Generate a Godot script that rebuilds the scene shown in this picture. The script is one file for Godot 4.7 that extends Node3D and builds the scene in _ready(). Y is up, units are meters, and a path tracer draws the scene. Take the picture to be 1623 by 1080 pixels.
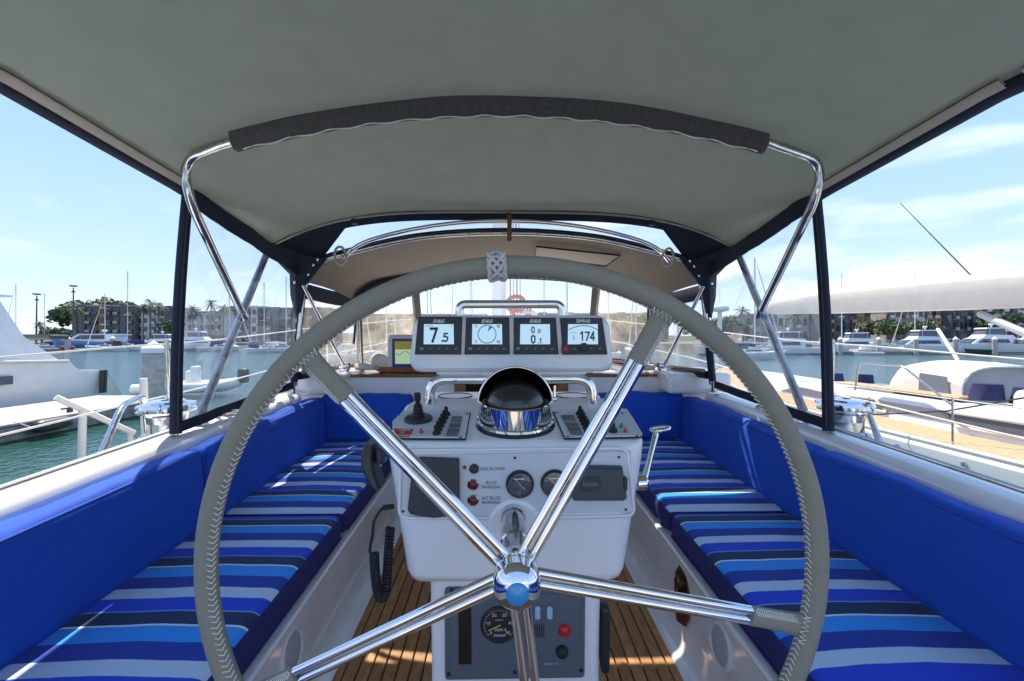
extends Node3D
# A yacht's cockpit seen from behind the wheel, in a marina. Boat frame: x to starboard, y up from the cockpit sole, -z to the bow.

const EYE := Vector3(-0.02, 1.25, 0.0)      # the lens in the boat's own frame
const EYE_WORLD := Vector3(0, 2.6, 0)       # the same point above the water
var BOAT: Transform3D
var TURN: Basis
var M := {}
var T := {}
var ORG := {}
var taken := {}
var rng := RandomNumberGenerator.new()

class MB:
	var v := PackedVector3Array()
	var uv := PackedVector2Array()
	var idx := PackedInt32Array()
	var col := PackedColorArray()
	var only := []
	func tri(a: Vector3, b: Vector3, c: Vector3) -> void:
		var s := v.size()
		v.append_array([a, b, c]); uv.append_array([Vector2(a.x, a.z), Vector2(b.x, b.z), Vector2(c.x, c.z)])
		idx.append_array([s, s + 1, s + 2])
	func quad(a: Vector3, b: Vector3, c: Vector3, d: Vector3) -> void:
		var s := v.size()
		v.append_array([a, b, c, d])
		uv.append_array([Vector2(0, 0), Vector2(1, 0), Vector2(1, 1), Vector2(0, 1)])
		idx.append_array([s, s + 1, s + 2, s, s + 2, s + 3])
	func grid(rows: Array, wrap := false, uvs := []) -> void:
		var s := v.size()
		var nr := rows.size()
		var nc: int = rows[0].size()
		for i in nr:
			for j in nc:
				v.append(rows[i][j])
				uv.append(uvs[i][j] if uvs else Vector2(float(j) / maxi(1, nc - 1), float(i) / maxi(1, nr - 1)))
		var lim := nc if wrap else nc - 1
		for i in nr - 1:
			for j in lim:
				var a := s + i * nc + j
				var b := s + i * nc + (j + 1) % nc
				var c := s + (i + 1) * nc + (j + 1) % nc
				var d := s + (i + 1) * nc + j
				idx.append_array([a, b, c, a, c, d])
	func fan(ring: PackedVector3Array, flip := false) -> void:
		var s := v.size()
		var m := Vector3.ZERO
		for p in ring:
			m += p
		m /= ring.size()
		v.append(m); uv.append(Vector2(m.x, m.z))
		for p in ring:
			v.append(p); uv.append(Vector2(p.x, p.z))
		var n := ring.size()
		for j in n:
			if flip:
				idx.append_array([s, s + 1 + (j + 1) % n, s + 1 + j])
			else:
				idx.append_array([s, s + 1 + j, s + 1 + (j + 1) % n])
	func loft(rings: Array, cap0 := true, cap1 := true) -> void:
		grid(rings, true)
		if cap0: fan(rings[0], true)
		if cap1: fan(rings[-1])
	func box(c: Vector3, s: Vector3, bev := 0.0, basis := Basis.IDENTITY) -> void:
		var h := s / 2.0
		var b := minf(bev, minf(h.x, minf(h.y, h.z)) * 0.9)
		if b <= 0.0:
			var p := []
			for i in 8:
				p.append(c + basis * Vector3(h.x if i & 1 else -h.x, h.y if i & 2 else -h.y, h.z if i & 4 else -h.z))
			for f in [[0, 1, 3, 2], [5, 4, 6, 7], [4, 0, 2, 6], [1, 5, 7, 3], [2, 3, 7, 6], [4, 5, 1, 0]]:
				quad(p[f[3]], p[f[2]], p[f[1]], p[f[0]])
			return
		# chamfered: every corner becomes three points, one on each face
		var q := []
		for i in 8:
			var sg := Vector3(1 if i & 1 else -1, 1 if i & 2 else -1, 1 if i & 4 else -1)
			q.append([c + basis * (sg * Vector3(h.x, h.y - b, h.z - b)), c + basis * (sg * Vector3(h.x - b, h.y, h.z - b)), c + basis * (sg * Vector3(h.x - b, h.y - b, h.z))])
		for f in [[0, 1, 3, 2, 2], [5, 4, 6, 7, 2], [4, 0, 2, 6, 0], [1, 5, 7, 3, 0], [2, 3, 7, 6, 1], [4, 5, 1, 0, 1]]:
			quad(q[f[3]][f[4]], q[f[2]][f[4]], q[f[1]][f[4]], q[f[0]][f[4]])
		for e in [[0, 1, 1, 2], [2, 3, 1, 2], [4, 5, 1, 2], [6, 7, 1, 2], [0, 2, 0, 2], [1, 3, 0, 2], [4, 6, 0, 2], [5, 7, 0, 2], [0, 4, 0, 1], [1, 5, 0, 1], [2, 6, 0, 1], [3, 7, 0, 1]]:
			var a1: Vector3 = q[e[0]][e[2]]
			var a2: Vector3 = q[e[1]][e[2]]
			var a3: Vector3 = q[e[1]][e[3]]
			var a4: Vector3 = q[e[0]][e[3]]
			if (a3 - a1).cross(a2 - a1).dot((a1 + a3) / 2 - c) > 0:
				quad(a1, a2, a3, a4)
			else:
				quad(a4, a3, a2, a1)
		for i in 8:
			if (q[i][2] - q[i][0]).cross(q[i][1] - q[i][0]).dot(q[i][0] - c) > 0:
				tri(q[i][0], q[i][1], q[i][2])
			else:
				tri(q[i][2], q[i][1], q[i][0])
	func tube(pts: Array, r, sides := 10, caps := true, closed := false) -> void:
		var n := pts.size()
		var rings := []
		var up := Vector3.ZERO
		for i in n:
			var t: Vector3
			if closed:
				t = (pts[(i + 1) % n] - pts[(i - 1 + n) % n]).normalized()
			else:
				t = (pts[mini(i + 1, n - 1)] - pts[maxi(i - 1, 0)]).normalized()
			if i == 0:
				up = Vector3.UP if absf(t.y) < 0.9 else Vector3.RIGHT
			up = (up - t * up.dot(t)).normalized()
			var side := t.cross(up)
			var rad: float = r[i] if r is Array or r is PackedFloat32Array else r
			var ring := PackedVector3Array()
			for k in sides:
				var a := TAU * k / sides
				ring.append(pts[i] + (side * cos(a) + up * sin(a)) * rad)
			rings.append(ring)
		if closed:
			rings.append(rings[0])
		grid(rings, true)
		if caps and not closed:
			fan(rings[0], true); fan(rings[-1])
	func lathe(prof: Array, xf: Transform3D, segs := 20, sharp := true) -> void:
		# prof: Vector2(radius, height along the xf's y)
		var rings := []
		for p in prof:
			var ring := PackedVector3Array()
			for k in segs:
				var a := TAU * k / segs
				ring.append(xf * Vector3(p.x * cos(a), p.y, p.x * sin(a)))
			rings.append(ring)
		if sharp:
			for i in rings.size() - 1:
				grid([rings[i], rings[i + 1]], true)
		else:
			grid(rings, true)
	func prism(poly: PackedVector2Array, xf: Transform3D, depth: float, bev := 0.0) -> void:
		# polygon in the xf's xy plane, from z = 0 to z = depth, with the far (+z) rim chamfered
		var n := poly.size()
		var top := poly
		if bev > 0.0:
			var o := Geometry2D.offset_polygon(poly, -bev, Geometry2D.JOIN_MITER)
			if o.size() == 1 and o[0].size() == n:
				# match the order of the points
				var best := 0
				for k in n:
					if o[0][k].distance_to(poly[0]) < o[0][best].distance_to(poly[0]):
						best = k
				top = PackedVector2Array()
				for k in n:
					top.append(o[0][(best + k) % n])
			else:
				bev = 0.0
		var a := PackedVector3Array()
		var b := PackedVector3Array()
		var c := PackedVector3Array()
		for k in n:
			a.append(xf * Vector3(poly[k].x, poly[k].y, 0))
			b.append(xf * Vector3(poly[k].x, poly[k].y, depth - bev))
			c.append(xf * Vector3(top[k].x, top[k].y, depth))
		for k in n:
			var l := (k + 1) % n
			quad(a[k], a[l], b[l], b[k])
			if bev > 0.0:
				quad(b[k], b[l], c[l], c[k])
		var tr := Geometry2D.triangulate_polygon(poly)
		for k in range(0, tr.size(), 3):
			tri(c[tr[k]], c[tr[k + 1]], c[tr[k + 2]])
			tri(a[tr[k + 2]], a[tr[k + 1]], a[tr[k]])
	func rbox(c: Vector3, size: Vector3, rad: float, n: int, puff := 0.0, basis := Basis.IDENTITY, wob := 0.0, seed := 0, ulen := 1.0) -> void:
		# rounded, slightly inflated box (a cushion); the UV runs along the local z
		var h := size / 2.0
		var noise := FastNoiseLite.new()
		noise.seed = seed; noise.frequency = 4.0
		for f in 6:
			if only and not f in only:
				continue
			var ax := f / 2
			var sg := 1.0 if f % 2 == 0 else -1.0
			var rows := []
			var uvs := []
			for i in n + 1:
				var row := PackedVector3Array()
				var ur := PackedVector2Array()
				for j in n + 1:
					var a := _ease(float(i) / n)
					var b := _ease(float(j) / n)
					var p := Vector3.ZERO
					p[ax] = sg * h[ax]
					p[(ax + 1) % 3] = a * h[(ax + 1) % 3]
					p[(ax + 2) % 3] = b * h[(ax + 2) % 3] * sg
					var inner := Vector3(clampf(p.x, -h.x + rad, h.x - rad), clampf(p.y, -h.y + rad, h.y - rad), clampf(p.z, -h.z + rad, h.z - rad))
					var d := p - inner
					if d.length() > 1e-6:
						p = inner + d.normalized() * rad
					var bulge := puff * (1 - a * a) * (1 - b * b)
					if wob > 0.0:
						bulge += wob * noise.get_noise_3dv(c + p) * (1 - a * a * a * a) * (1 - b * b * b * b)
					p[ax] += sg * bulge
					row.append(c + basis * p)
					ur.append(Vector2((p.x + h.x) / size.x, (p.z + h.z) / ulen))
				rows.append(row); uvs.append(ur)
			grid(rows, false, uvs)
	func _ease(t: float) -> float:
		var s := t * 2.0 - 1.0
		return signf(s) * (1.0 - pow(1.0 - absf(s), 1.7))
	func mesh(weld := false) -> ArrayMesh:
		var n := PackedVector3Array()
		n.resize(v.size())
		for k in range(0, idx.size(), 3):
			var a := v[idx[k]]
			var f := (v[idx[k + 2]] - a).cross(v[idx[k + 1]] - a)
			n[idx[k]] += f; n[idx[k + 1]] += f; n[idx[k + 2]] += f
		if weld:
			var sum := {}
			for k in v.size():
				var key := Vector3i((v[k] * 20000.0).round())
				sum[key] = sum.get(key, Vector3.ZERO) + n[k]
			for k in v.size():
				n[k] = sum[Vector3i((v[k] * 20000.0).round())]
		for k in n.size():
			n[k] = n[k].normalized() if n[k].length_squared() > 1e-24 else Vector3.UP
		var arr := []
		arr.resize(Mesh.ARRAY_MAX)
		arr[Mesh.ARRAY_VERTEX] = v
		arr[Mesh.ARRAY_NORMAL] = n
		arr[Mesh.ARRAY_TEX_UV] = uv
		arr[Mesh.ARRAY_INDEX] = idx
		if col.size() == v.size() and col.size() > 0:
			arr[Mesh.ARRAY_COLOR] = col
		var m := ArrayMesh.new()
		m.add_surface_from_arrays(Mesh.PRIMITIVE_TRIANGLES, arr)
		return m

# ---------- naming, parts and things ----------
func numbered(called: String) -> String:
	var k: int = taken.get(called, 0)
	taken[called] = k + 1
	return called if k == 0 else "%s_%03d" % [called, k]

func tag(o: Node3D, label: String, category: String, group := "", kind := "") -> Node3D:
	if label: o.set_meta("label", label)
	if category: o.set_meta("category", category)
	if group: o.set_meta("group", group)
	if kind: o.set_meta("kind", kind)
	return o

func thing(called: String, label: String, category: String, base: Vector3, group := "", on_boat := true) -> Node3D:
	var o := Node3D.new()
	o.name = numbered(called)
	add_child(o)
	o.transform = (BOAT if on_boat else Transform3D.IDENTITY) * Transform3D(Basis.IDENTITY, base)
	ORG[o.get_instance_id()] = base
	return tag(o, label, category, group)

func part(parent: Node3D, called: String, mb, m: Material, weld := false) -> MeshInstance3D:
	var o := MeshInstance3D.new()
	o.name = called
	o.mesh = mb.mesh(weld) if mb is MB else mb
	o.material_override = m
	o.position = -ORG.get(parent.get_instance_id(), Vector3.ZERO)
	parent.add_child(o, true)
	return o

func solo(called: String, label: String, category: String, mb: MB, m: Material, group := "", on_boat := true, weld := false, kind := "") -> MeshInstance3D:
	var o := MeshInstance3D.new()
	o.name = numbered(called)
	o.mesh = mb.mesh(weld)
	o.material_override = m
	if on_boat: o.transform = BOAT
	add_child(o)
	tag(o, label, category, group, kind)
	return o

# ---------- where things stand ----------
func sight(px: float, py: float) -> Vector3:
	return TURN.inverse() * Vector3((px - 811.5) / 720.0, -(py - 540.0) / 720.0, -1.0)
func bz(px: float, py: float, z: float) -> Vector3:      # a point of the boat on the plane z
	var r := sight(px, py)
	return EYE + r * ((z - EYE.z) / r.z)
func bx(px: float, py: float, x: float) -> Vector3:
	var r := sight(px, py)
	return EYE + r * ((x - EYE.x) / r.x)
func by(px: float, py: float, y: float) -> Vector3:
	var r := sight(px, py)
	return EYE + r * ((y - EYE.y) / r.y)
func bp(px: float, py: float, p: Vector3, n: Vector3) -> Vector3:
	var r := sight(px, py)
	return EYE + r * ((p - EYE).dot(n) / r.dot(n))
func wd(px: float, py: float, d: float) -> Vector3:      # a point of the harbour at that distance
	return EYE_WORLD + Vector3((px - 811.5) / 720.0, -(py - 540.0) / 720.0, -1.0) * d

# ---------- shapes ----------
func rrect(w: float, h: float, r: float, n := 4, c := Vector2.ZERO) -> PackedVector2Array:
	var out := PackedVector2Array()
	for q in 4:
		var cx := (w / 2 - r) * (1 if q in [0, 3] else -1)
		var cy := (h / 2 - r) * (1 if q < 2 else -1)
		for k in n + 1:
			var a := PI / 2 * (q + float(k) / n)
			out.append(c + Vector2(cx + r * cos(a), cy + r * sin(a)))
	return out

func disc2(r: float, n := 24, c := Vector2.ZERO) -> PackedVector2Array:
	var out := PackedVector2Array()
	for k in n:
		out.append(c + Vector2(cos(TAU * k / n), sin(TAU * k / n)) * r)
	return out

func bend(pts: Array, r: float, n := 6) -> Array:      # a bent pipe's centre line: corners rounded with radius r
	var out := [pts[0]]
	for i in range(1, pts.size() - 1):
		var p: Vector3 = pts[i]
		var a: Vector3 = pts[i - 1] - p
		var b: Vector3 = pts[i + 1] - p
		var l := minf(r, minf(a.length(), b.length()) * 0.48)
		var pa := p + a.normalized() * l
		var pb := p + b.normalized() * l
		for k in n + 1:
			var t := float(k) / n
			out.append(pa.lerp(p, t).lerp(p.lerp(pb, t), t))
	out.append(pts[-1])
	return out

func smooth(pts: Array, n := 6) -> Array:               # Catmull-Rom through the points
	var out := []
	for i in pts.size() - 1:
		var p0: Vector3 = pts[maxi(i - 1, 0)]
		var p1: Vector3 = pts[i]
		var p2: Vector3 = pts[i + 1]
		var p3: Vector3 = pts[mini(i + 2, pts.size() - 1)]
		for k in n:
			out.append(p1.cubic_interpolate(p2, p0, p3, float(k) / n))
	out.append(pts[-1])
	return out

func face(at: Vector3, n: Vector3, up := Vector3.UP) -> Transform3D:    # local z along n
	var z := n.normalized()
	var x := up.cross(z).normalized()
	return Transform3D(Basis(x, z.cross(x), z), at)

func spin(at: Vector3, axis: Vector3) -> Transform3D:   # local y along axis, for lathe()
	var y := axis.normalized()
	var x := (Vector3.RIGHT if absf(y.x) < 0.9 else Vector3.FORWARD)
	x = (x - y * x.dot(y)).normalized()
	return Transform3D(Basis(x, y, x.cross(y)), at)

func text(parent: Node3D, called: String, s: String, h: float, xf: Transform3D, m: Material, bold := false, squeeze := 1.0, italic := false) -> MeshInstance3D:
	var t := TextMesh.new()
	var f := SystemFont.new()
	f.font_names = PackedStringArray(["Droid Sans"])
	var fv := FontVariation.new()
	fv.base_font = f
	if italic: fv.variation_transform = Transform2D(Vector2(1, 0), Vector2(0.25, 1), Vector2.ZERO)
	t.font = fv
	t.text = s
	t.font_size = 32
	t.pixel_size = h / 23.0
	t.depth = 0.0006
	t.curve_step = 4.0
	t.horizontal_alignment = HORIZONTAL_ALIGNMENT_CENTER
	t.vertical_alignment = VERTICAL_ALIGNMENT_CENTER
	var o := MeshInstance3D.new()
	o.name = called
	o.mesh = t
	o.material_override = m
	parent.add_child(o, true)
	o.transform = Transform3D(xf.basis * Basis.from_scale(Vector3(squeeze, 1, 1)), xf.origin - ORG.get(parent.get_instance_id(), Vector3.ZERO))
	return o

const GLYPH := {
	"0": [[[0.3, 1], [0.08, 0.85], [0.04, 0.5], [0.08, 0.15], [0.3, 0], [0.52, 0.15], [0.56, 0.5], [0.52, 0.85], [0.3, 1]]],
	"1": [[[0.08, 0.8], [0.32, 1], [0.32, 0]]], "7": [[[0.03, 0.97], [0.57, 0.97], [0.2, 0]]],
	"4": [[[0.44, 0], [0.44, 1], [0.02, 0.27], [0.6, 0.27]]],
	"5": [[[0.52, 0.97], [0.1, 0.97], [0.08, 0.58], [0.3, 0.62], [0.53, 0.5], [0.55, 0.25], [0.4, 0.04], [0.2, 0.02], [0.04, 0.1]]],
	".": [[[0.1, 0.0], [0.1, 0.07]]], "I": [[[0.1, 0], [0.1, 1]]], "S": [[[0.55, 0.86], [0.35, 1], [0.12, 0.95], [0.08, 0.7], [0.5, 0.4], [0.54, 0.14], [0.32, 0], [0.05, 0.1]]],
	"M": [[[0.05, 0], [0.05, 1], [0.4, 0.35], [0.75, 1], [0.75, 0]]], "R": [[[0.07, 0], [0.07, 0.97], [0.42, 0.97], [0.54, 0.75], [0.4, 0.5], [0.07, 0.5]], [[0.32, 0.5], [0.56, 0]]],
	"A": [[[0.0, 0], [0.3, 1], [0.6, 0]], [[0.12, 0.3], [0.48, 0.3]]], "D": [[[0.07, 0.03], [0.07, 0.97], [0.35, 0.97], [0.56, 0.72], [0.56, 0.28], [0.35, 0.03], [0.07, 0.03]]],
	"B": [[[0.07, 0.03], [0.07, 0.97], [0.4, 0.97], [0.5, 0.75], [0.38, 0.52], [0.07, 0.52]], [[0.38, 0.52], [0.55, 0.28], [0.4, 0.03], [0.07, 0.03]]],
	"G": [[[0.54, 0.85], [0.32, 1], [0.08, 0.8], [0.05, 0.4], [0.15, 0.05], [0.38, 0], [0.56, 0.12], [0.56, 0.45], [0.34, 0.45]]],
	"&": [[[0.6, 0], [0.15, 0.72], [0.25, 1], [0.42, 0.92], [0.4, 0.72], [0.06, 0.35], [0.08, 0.06], [0.3, 0], [0.58, 0.4]]]}

func heavy(parent: Node3D, called: String, s: String, h: float, xf: Transform3D, m: Material, squeeze := 1.0, weight := 0.17, slant := 0.0) -> void:
	# bold display lettering drawn with a broad pen, centred on xf
	var mb := MB.new()
	var adv := []
	var total := 0.0
	for ch in s:
		var w: float = {".": 0.26, "I": 0.3, "M": 0.95}.get(ch, 0.74)
		adv.append(w); total += w
	var x := -total / 2
	for k in s.length():
		for line in GLYPH[s[k]]:
			for i in line.size() - 1:
				var a := Vector2(x + 0.07 + line[i][0], line[i][1] - 0.5)
				var b := Vector2(x + 0.07 + line[i + 1][0], line[i + 1][1] - 0.5)
				var d := (b - a).normalized() * weight / 2
				var n := Vector2(-d.y, d.x)
				var q := []
				for p in [a - d + n, a - d - n, b + d - n, b + d + n]:
					q.append(xf * Vector3((p.x + slant * p.y) * h * squeeze, p.y * h, 0.0001 * ((i + k) % 4)))
				mb.quad(q[3], q[2], q[1], q[0])
		x += adv[k]
	part(parent, called, mb, m)

# ---------- materials ----------
func noise_image(size: int, freq: float, seed: int, octaves := 4, lo := 0.0, hi := 1.0, stretch := Vector2.ONE) -> Image:
	var n := FastNoiseLite.new()
	n.seed = seed; n.frequency = freq; n.fractal_octaves = octaves
	var im := n.get_seamless_image(size, size)
	im.convert(Image.FORMAT_RGB8)
	if stretch != Vector2.ONE:
		var w := int(size / stretch.x)
		var h := int(size / stretch.y)
		im.resize(w, h, Image.INTERPOLATE_LANCZOS)
		im.resize(size, size, Image.INTERPOLATE_CUBIC)
	if lo != 0.0 or hi != 1.0:
		for y in size:
			for x in size:
				var g := lo + (hi - lo) * im.get_pixel(x, y).r
				im.set_pixel(x, y, Color(g, g, g))
	return im

func tex(im: Image) -> ImageTexture:
	im.generate_mipmaps()
	return ImageTexture.create_from_image(im)

func mat(called: String, c: Color, rough := 0.5, metal := 0.0) -> StandardMaterial3D:
	var m := StandardMaterial3D.new()
	m.resource_name = called
	m.albedo_color = c.linear_to_srgb()
	m.roughness = rough
	m.metallic = metal
	M[called] = m
	return m

func cover(m: StandardMaterial3D, colour: Texture2D, height: Texture2D, scale: float, cm := 0.05) -> StandardMaterial3D:
	m.uv1_triplanar = true
	m.uv1_scale = Vector3.ONE * scale
	if colour: m.albedo_texture = colour
	if height:
		m.heightmap_enabled = true
		m.heightmap_texture = height
		m.heightmap_scale = cm
	return m

func make_materials() -> void:
	T.fine = tex(noise_image(512, 0.12, 3, 3))
	T.weave = tex(weave_image())
	T.mottle = tex(noise_image(512, 0.012, 7, 5, 0.78, 1.1))
	T.soft = tex(noise_image(256, 0.02, 11, 4, 0.955, 1.015))
	T.grain = tex(grain_image())
	T.stripe = tex(stripe_image())
	T.ripple = tex(noise_image(1024, 0.02, 21, 5))
	# boat
	cover(mat("gelcoat", Color(0.84, 0.835, 0.815), 0.16), T.soft, null, 0.9)
	M.gelcoat.clearcoat_enabled = true; M.gelcoat.clearcoat = 0.6; M.gelcoat.clearcoat_roughness = 0.05
	cover(mat("nonskid", Color(0.42, 0.45, 0.47), 0.6), T.soft, T.diamond if T.has("diamond") else T.fine, 22.0, 0.12)
	mat("console_white", Color(0.82, 0.83, 0.84), 0.22)
	M.console_white.clearcoat_enabled = true; M.console_white.clearcoat = 0.5
	cover(mat("panel_grey", Color(0.60, 0.65, 0.68), 0.42), null, T.fine, 6.0, 0.002)
	mat("chrome", Color(0.78, 0.77, 0.75), 0.05, 1.0)
	cover(mat("steel", Color(0.66, 0.64, 0.61), 0.14, 1.0), T.mottle, null, 5.0)
	cover(mat("shaded_strut_steel", Color(0.34, 0.35, 0.38), 0.16, 1.0), T.mottle, null, 5.0)  # bare strut steel, its colour darkened to stand for the dim interior it mirrors
	cover(mat("bronze", Color(0.16, 0.09, 0.045), 0.3, 0.85), T.mottle, T.fine, 9.0, 0.02)
	cover(mat("blue_canvas", Color(0.003, 0.075, 0.50), 0.85), T.soft, T.weave, 14.0, 0.02)
	M.blue_canvas.rim_enabled = true; M.blue_canvas.rim = 0.25
	cover(mat("blue_piping", Color(0.008, 0.055, 0.40), 0.8), T.soft, T.weave, 30.0, 0.02)
	cover(mat("navy_boxing", Color(0.018, 0.02, 0.13), 0.85), T.soft, T.weave, 14.0, 0.02)
	cover(mat("navy_canvas", Color(0.012, 0.017, 0.035), 0.85), T.soft, T.weave, 10.0, 0.03)
	cover(mat("bimini_lining", Color(0.20, 0.235, 0.215), 0.9), T.soft, T.weave, 1.1, 0.02)
	M.bimini_lining.backlight_enabled = true; M.bimini_lining.backlight = Color(0.48, 0.46, 0.40)
	cover(mat("bimini_top", Color(0.03, 0.045, 0.06), 0.9), T.mottle, T.weave, 1.6, 0.03)
	cover(mat("sleeve", Color(0.085, 0.08, 0.075), 0.9), T.mottle, T.weave, 9.0, 0.05)
	cover(mat("dodger_lining", Color(0.20, 0.17, 0.135), 0.9), T.soft, T.weave, 2.2, 0.03)
	cover(mat("leather", Color(0.255, 0.245, 0.185), 0.78), T.soft, T.fine, 9.0, 0.02)
	mat("thread", Color(0.75, 0.75, 0.69), 0.8)
	cover(mat("rope_white", Color(0.6, 0.58, 0.54), 0.85), T.soft, T.fine, 25.0, 0.05)
	mat("rope_green", Color(0.05, 0.28, 0.12), 0.85)
	mat("rope_red", Color(0.4, 0.06, 0.05), 0.85)
	for k in 4:
		var c: Color = [Color(0.60, 0.30, 0.115), Color(0.65, 0.335, 0.135), Color(0.54, 0.26, 0.10), Color(0.70, 0.38, 0.165)][k]
		var m := mat("teak_%d" % k, c, 0.6)
		cover(m, T.grain, T.grain, 1.7, 0.02)
		m.uv1_offset = Vector3(0.13 * k, 0.37 * k, 0.21 * k)
	cover(mat("varnished_teak", Color(0.36, 0.13, 0.035), 0.2), T.grain, null, 2.0)
	mat("caulk", Color(0.012, 0.011, 0.01), 0.7)
	mat("black_plastic", Color(0.018, 0.02, 0.023), 0.4)
	cover(mat("charcoal_plastic", Color(0.035, 0.042, 0.05), 0.5), T.soft, T.fine, 18.0, 0.015)
	mat("rubber", Color(0.012, 0.013, 0.014), 0.65)
	mat("slate_panel", Color(0.095, 0.125, 0.15), 0.5)
	mat("slate_dark", Color(0.045, 0.062, 0.075), 0.45)
	mat("light_blue_plastic", Color(0.35, 0.55, 0.75), 0.35)
	mat("dial_blue", Color(0.16, 0.22, 0.34), 0.5)
	var gl := mat("clear_glass", Color(1, 1, 1), 0.03)
	gl.transparency = BaseMaterial3D.TRANSPARENCY_ALPHA
	gl.albedo_color.a = 0.04
	cover(mat("grille", Color(0.45, 0.46, 0.47), 0.7), T.soft, T.weave, 9.0, 0.1)
	mat("window_band", Color(0.17, 0.18, 0.21), 0.25)
	cover(mat("cover_green", Color(0.03, 0.07, 0.05), 0.8), T.mottle, null, 2.0)
	mat("dark_hole", Color(0.006, 0.005, 0.005), 0.5)
	mat("red_plastic", Color(0.5, 0.015, 0.015), 0.3)
	mat("dark_red_lens", Color(0.16, 0.012, 0.01), 0.2)
	mat("green_plastic", Color(0.02, 0.25, 0.07), 0.4)
	mat("white_print", Color(0.75, 0.76, 0.76), 0.5)
	mat("black_print", Color(0.02, 0.02, 0.022), 0.5)
	mat("yellow_print", Color(0.75, 0.6, 0.08), 0.5)
	mat("blue_print", Color(0.04, 0.22, 0.5), 0.5)
	mat("grey_print", Color(0.25, 0.28, 0.3), 0.5)
	mat("gauge_face", Color(0.015, 0.03, 0.065), 0.25)
	var s := mat("screen", Color(0.5, 0.6, 0.66), 0.25)
	s.emission_enabled = true; s.emission = Color(0.62, 0.76, 0.82); s.emission_energy_multiplier = 0.22
	s = mat("chart_screen", Color(0.45, 0.55, 0.4), 0.25)
	s.emission_enabled = true; s.emission = Color(0.6, 0.72, 0.5); s.emission_energy_multiplier = 0.2
	mat("chart_land", Color(0.75, 0.55, 0.02), 0.3)
	mat("chart_bar", Color(0.02, 0.02, 0.22), 0.3)
	mat("blue_resin", Color(0.01, 0.25, 0.55), 0.08)
	M.blue_resin.clearcoat_enabled = true
	mat("compass_dome", Color(0.004, 0.008, 0.007), 0.03)
	M.compass_dome.clearcoat_enabled = true
	var g := mat("vinyl", Color(0.85, 0.88, 0.9), 0.06)
	g.transparency = BaseMaterial3D.TRANSPARENCY_ALPHA
	g.albedo_color.a = 0.07
	g.backlight_enabled = true; g.backlight = Color(0.22, 0.225, 0.23)
	cover(g, null, T.ripple, 0.6, 0.12)
	g = mat("hazy_vinyl", Color(0.92, 0.9, 0.86), 0.5)
	g.transparency = BaseMaterial3D.TRANSPARENCY_ALPHA
	g.albedo_texture = tex(haze_image())
	g.uv1_triplanar = true; g.uv1_scale = Vector3.ONE * 0.8
	g.backlight_enabled = true; g.backlight = Color(0.9, 0.86, 0.78)
	g = mat("hazy_vinyl_thin", Color(0.92, 0.91, 0.9), 0.06)
	g.transparency = BaseMaterial3D.TRANSPARENCY_ALPHA
	g.albedo_color.a = 0.06
	g.backlight_enabled = true; g.backlight = Color(0.26, 0.26, 0.25)
	cover(mat("dodger_zip", Color(0.42, 0.37, 0.30), 0.6), T.soft, T.fine, 20.0, 0.05)
	g = mat("skylight", Color(0.85, 0.78, 0.62), 0.3)
	g.transparency = BaseMaterial3D.TRANSPARENCY_ALPHA
	g.albedo_color.a = 0.45
	g.backlight_enabled = true; g.backlight = Color(0.95, 0.85, 0.68)
	g = mat("pane", Color(0.05, 0.06, 0.07), 0.05)
	# harbour
	var w := mat("water", Color(0.022, 0.08, 0.066), 0.06)
	w.uv1_triplanar = true; w.uv1_world_triplanar = true; w.uv1_scale = Vector3.ONE * 0.13
	w.heightmap_enabled = true; w.heightmap_texture = T.ripple; w.heightmap_scale = 4.0
	cover(mat("boat_white", Color(0.74, 0.74, 0.73), 0.25), T.soft, null, 0.3)
	cover(mat("boat_cream", Color(0.68, 0.64, 0.57), 0.3), T.soft, null, 0.3)
	cover(mat("boat_grey", Color(0.42, 0.44, 0.46), 0.3), T.soft, null, 0.3)
	cover(mat("boat_blue", Color(0.02, 0.16, 0.38), 0.2), T.soft, null, 0.3)
	cover(mat("boat_black", Color(0.03, 0.03, 0.035), 0.4), T.soft, null, 0.3)
	cover(mat("cover_white", Color(0.66, 0.61, 0.55), 0.85), T.soft, null, 0.6)
	cover(mat("cover_navy", Color(0.02, 0.025, 0.10), 0.8), T.mottle, T.fine, 2.5, 0.3)
	cover(mat("concrete", Color(0.48, 0.45, 0.40), 0.85), T.mottle, T.fine, 0.7, 0.3)
	cover(mat("dock_side", Color(0.26, 0.25, 0.22), 0.85), T.mottle, T.fine, 0.6, 0.4)
	cover(mat("weed", Color(0.055, 0.065, 0.04), 0.9), T.mottle, T.fine, 1.2, 0.6)
	cover(mat("wood_brown", Color(0.16, 0.10, 0.06), 0.8), T.mottle, null, 0.8)
	cover(mat("deck_teak", Color(0.62, 0.45, 0.27), 0.7), T.grain, null, 0.8)
	mat("window_dark", Color(0.035, 0.04, 0.05), 0.1)
	mat("window_smoke", Color(0.10, 0.105, 0.13), 0.12)
	cover(mat("alloy", Color(0.55, 0.56, 0.57), 0.4, 0.6), T.soft, null, 1.0)
	mat("mast_white", Color(0.7, 0.7, 0.7), 0.4)
	mat("wire", Color(0.2, 0.2, 0.2), 0.4, 0.8)
	cover(mat("stucco_white", Color(0.60, 0.58, 0.54), 0.9), T.mottle, null, 0.1)
	cover(mat("stucco_dark", Color(0.12, 0.125, 0.135), 0.9), T.mottle, null, 0.1)
	cover(mat("stucco_ochre", Color(0.45, 0.22, 0.09), 0.9), T.mottle, null, 0.1)
	cover(mat("stucco_tan", Color(0.42, 0.35, 0.27), 0.9), T.mottle, null, 0.1)
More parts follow.
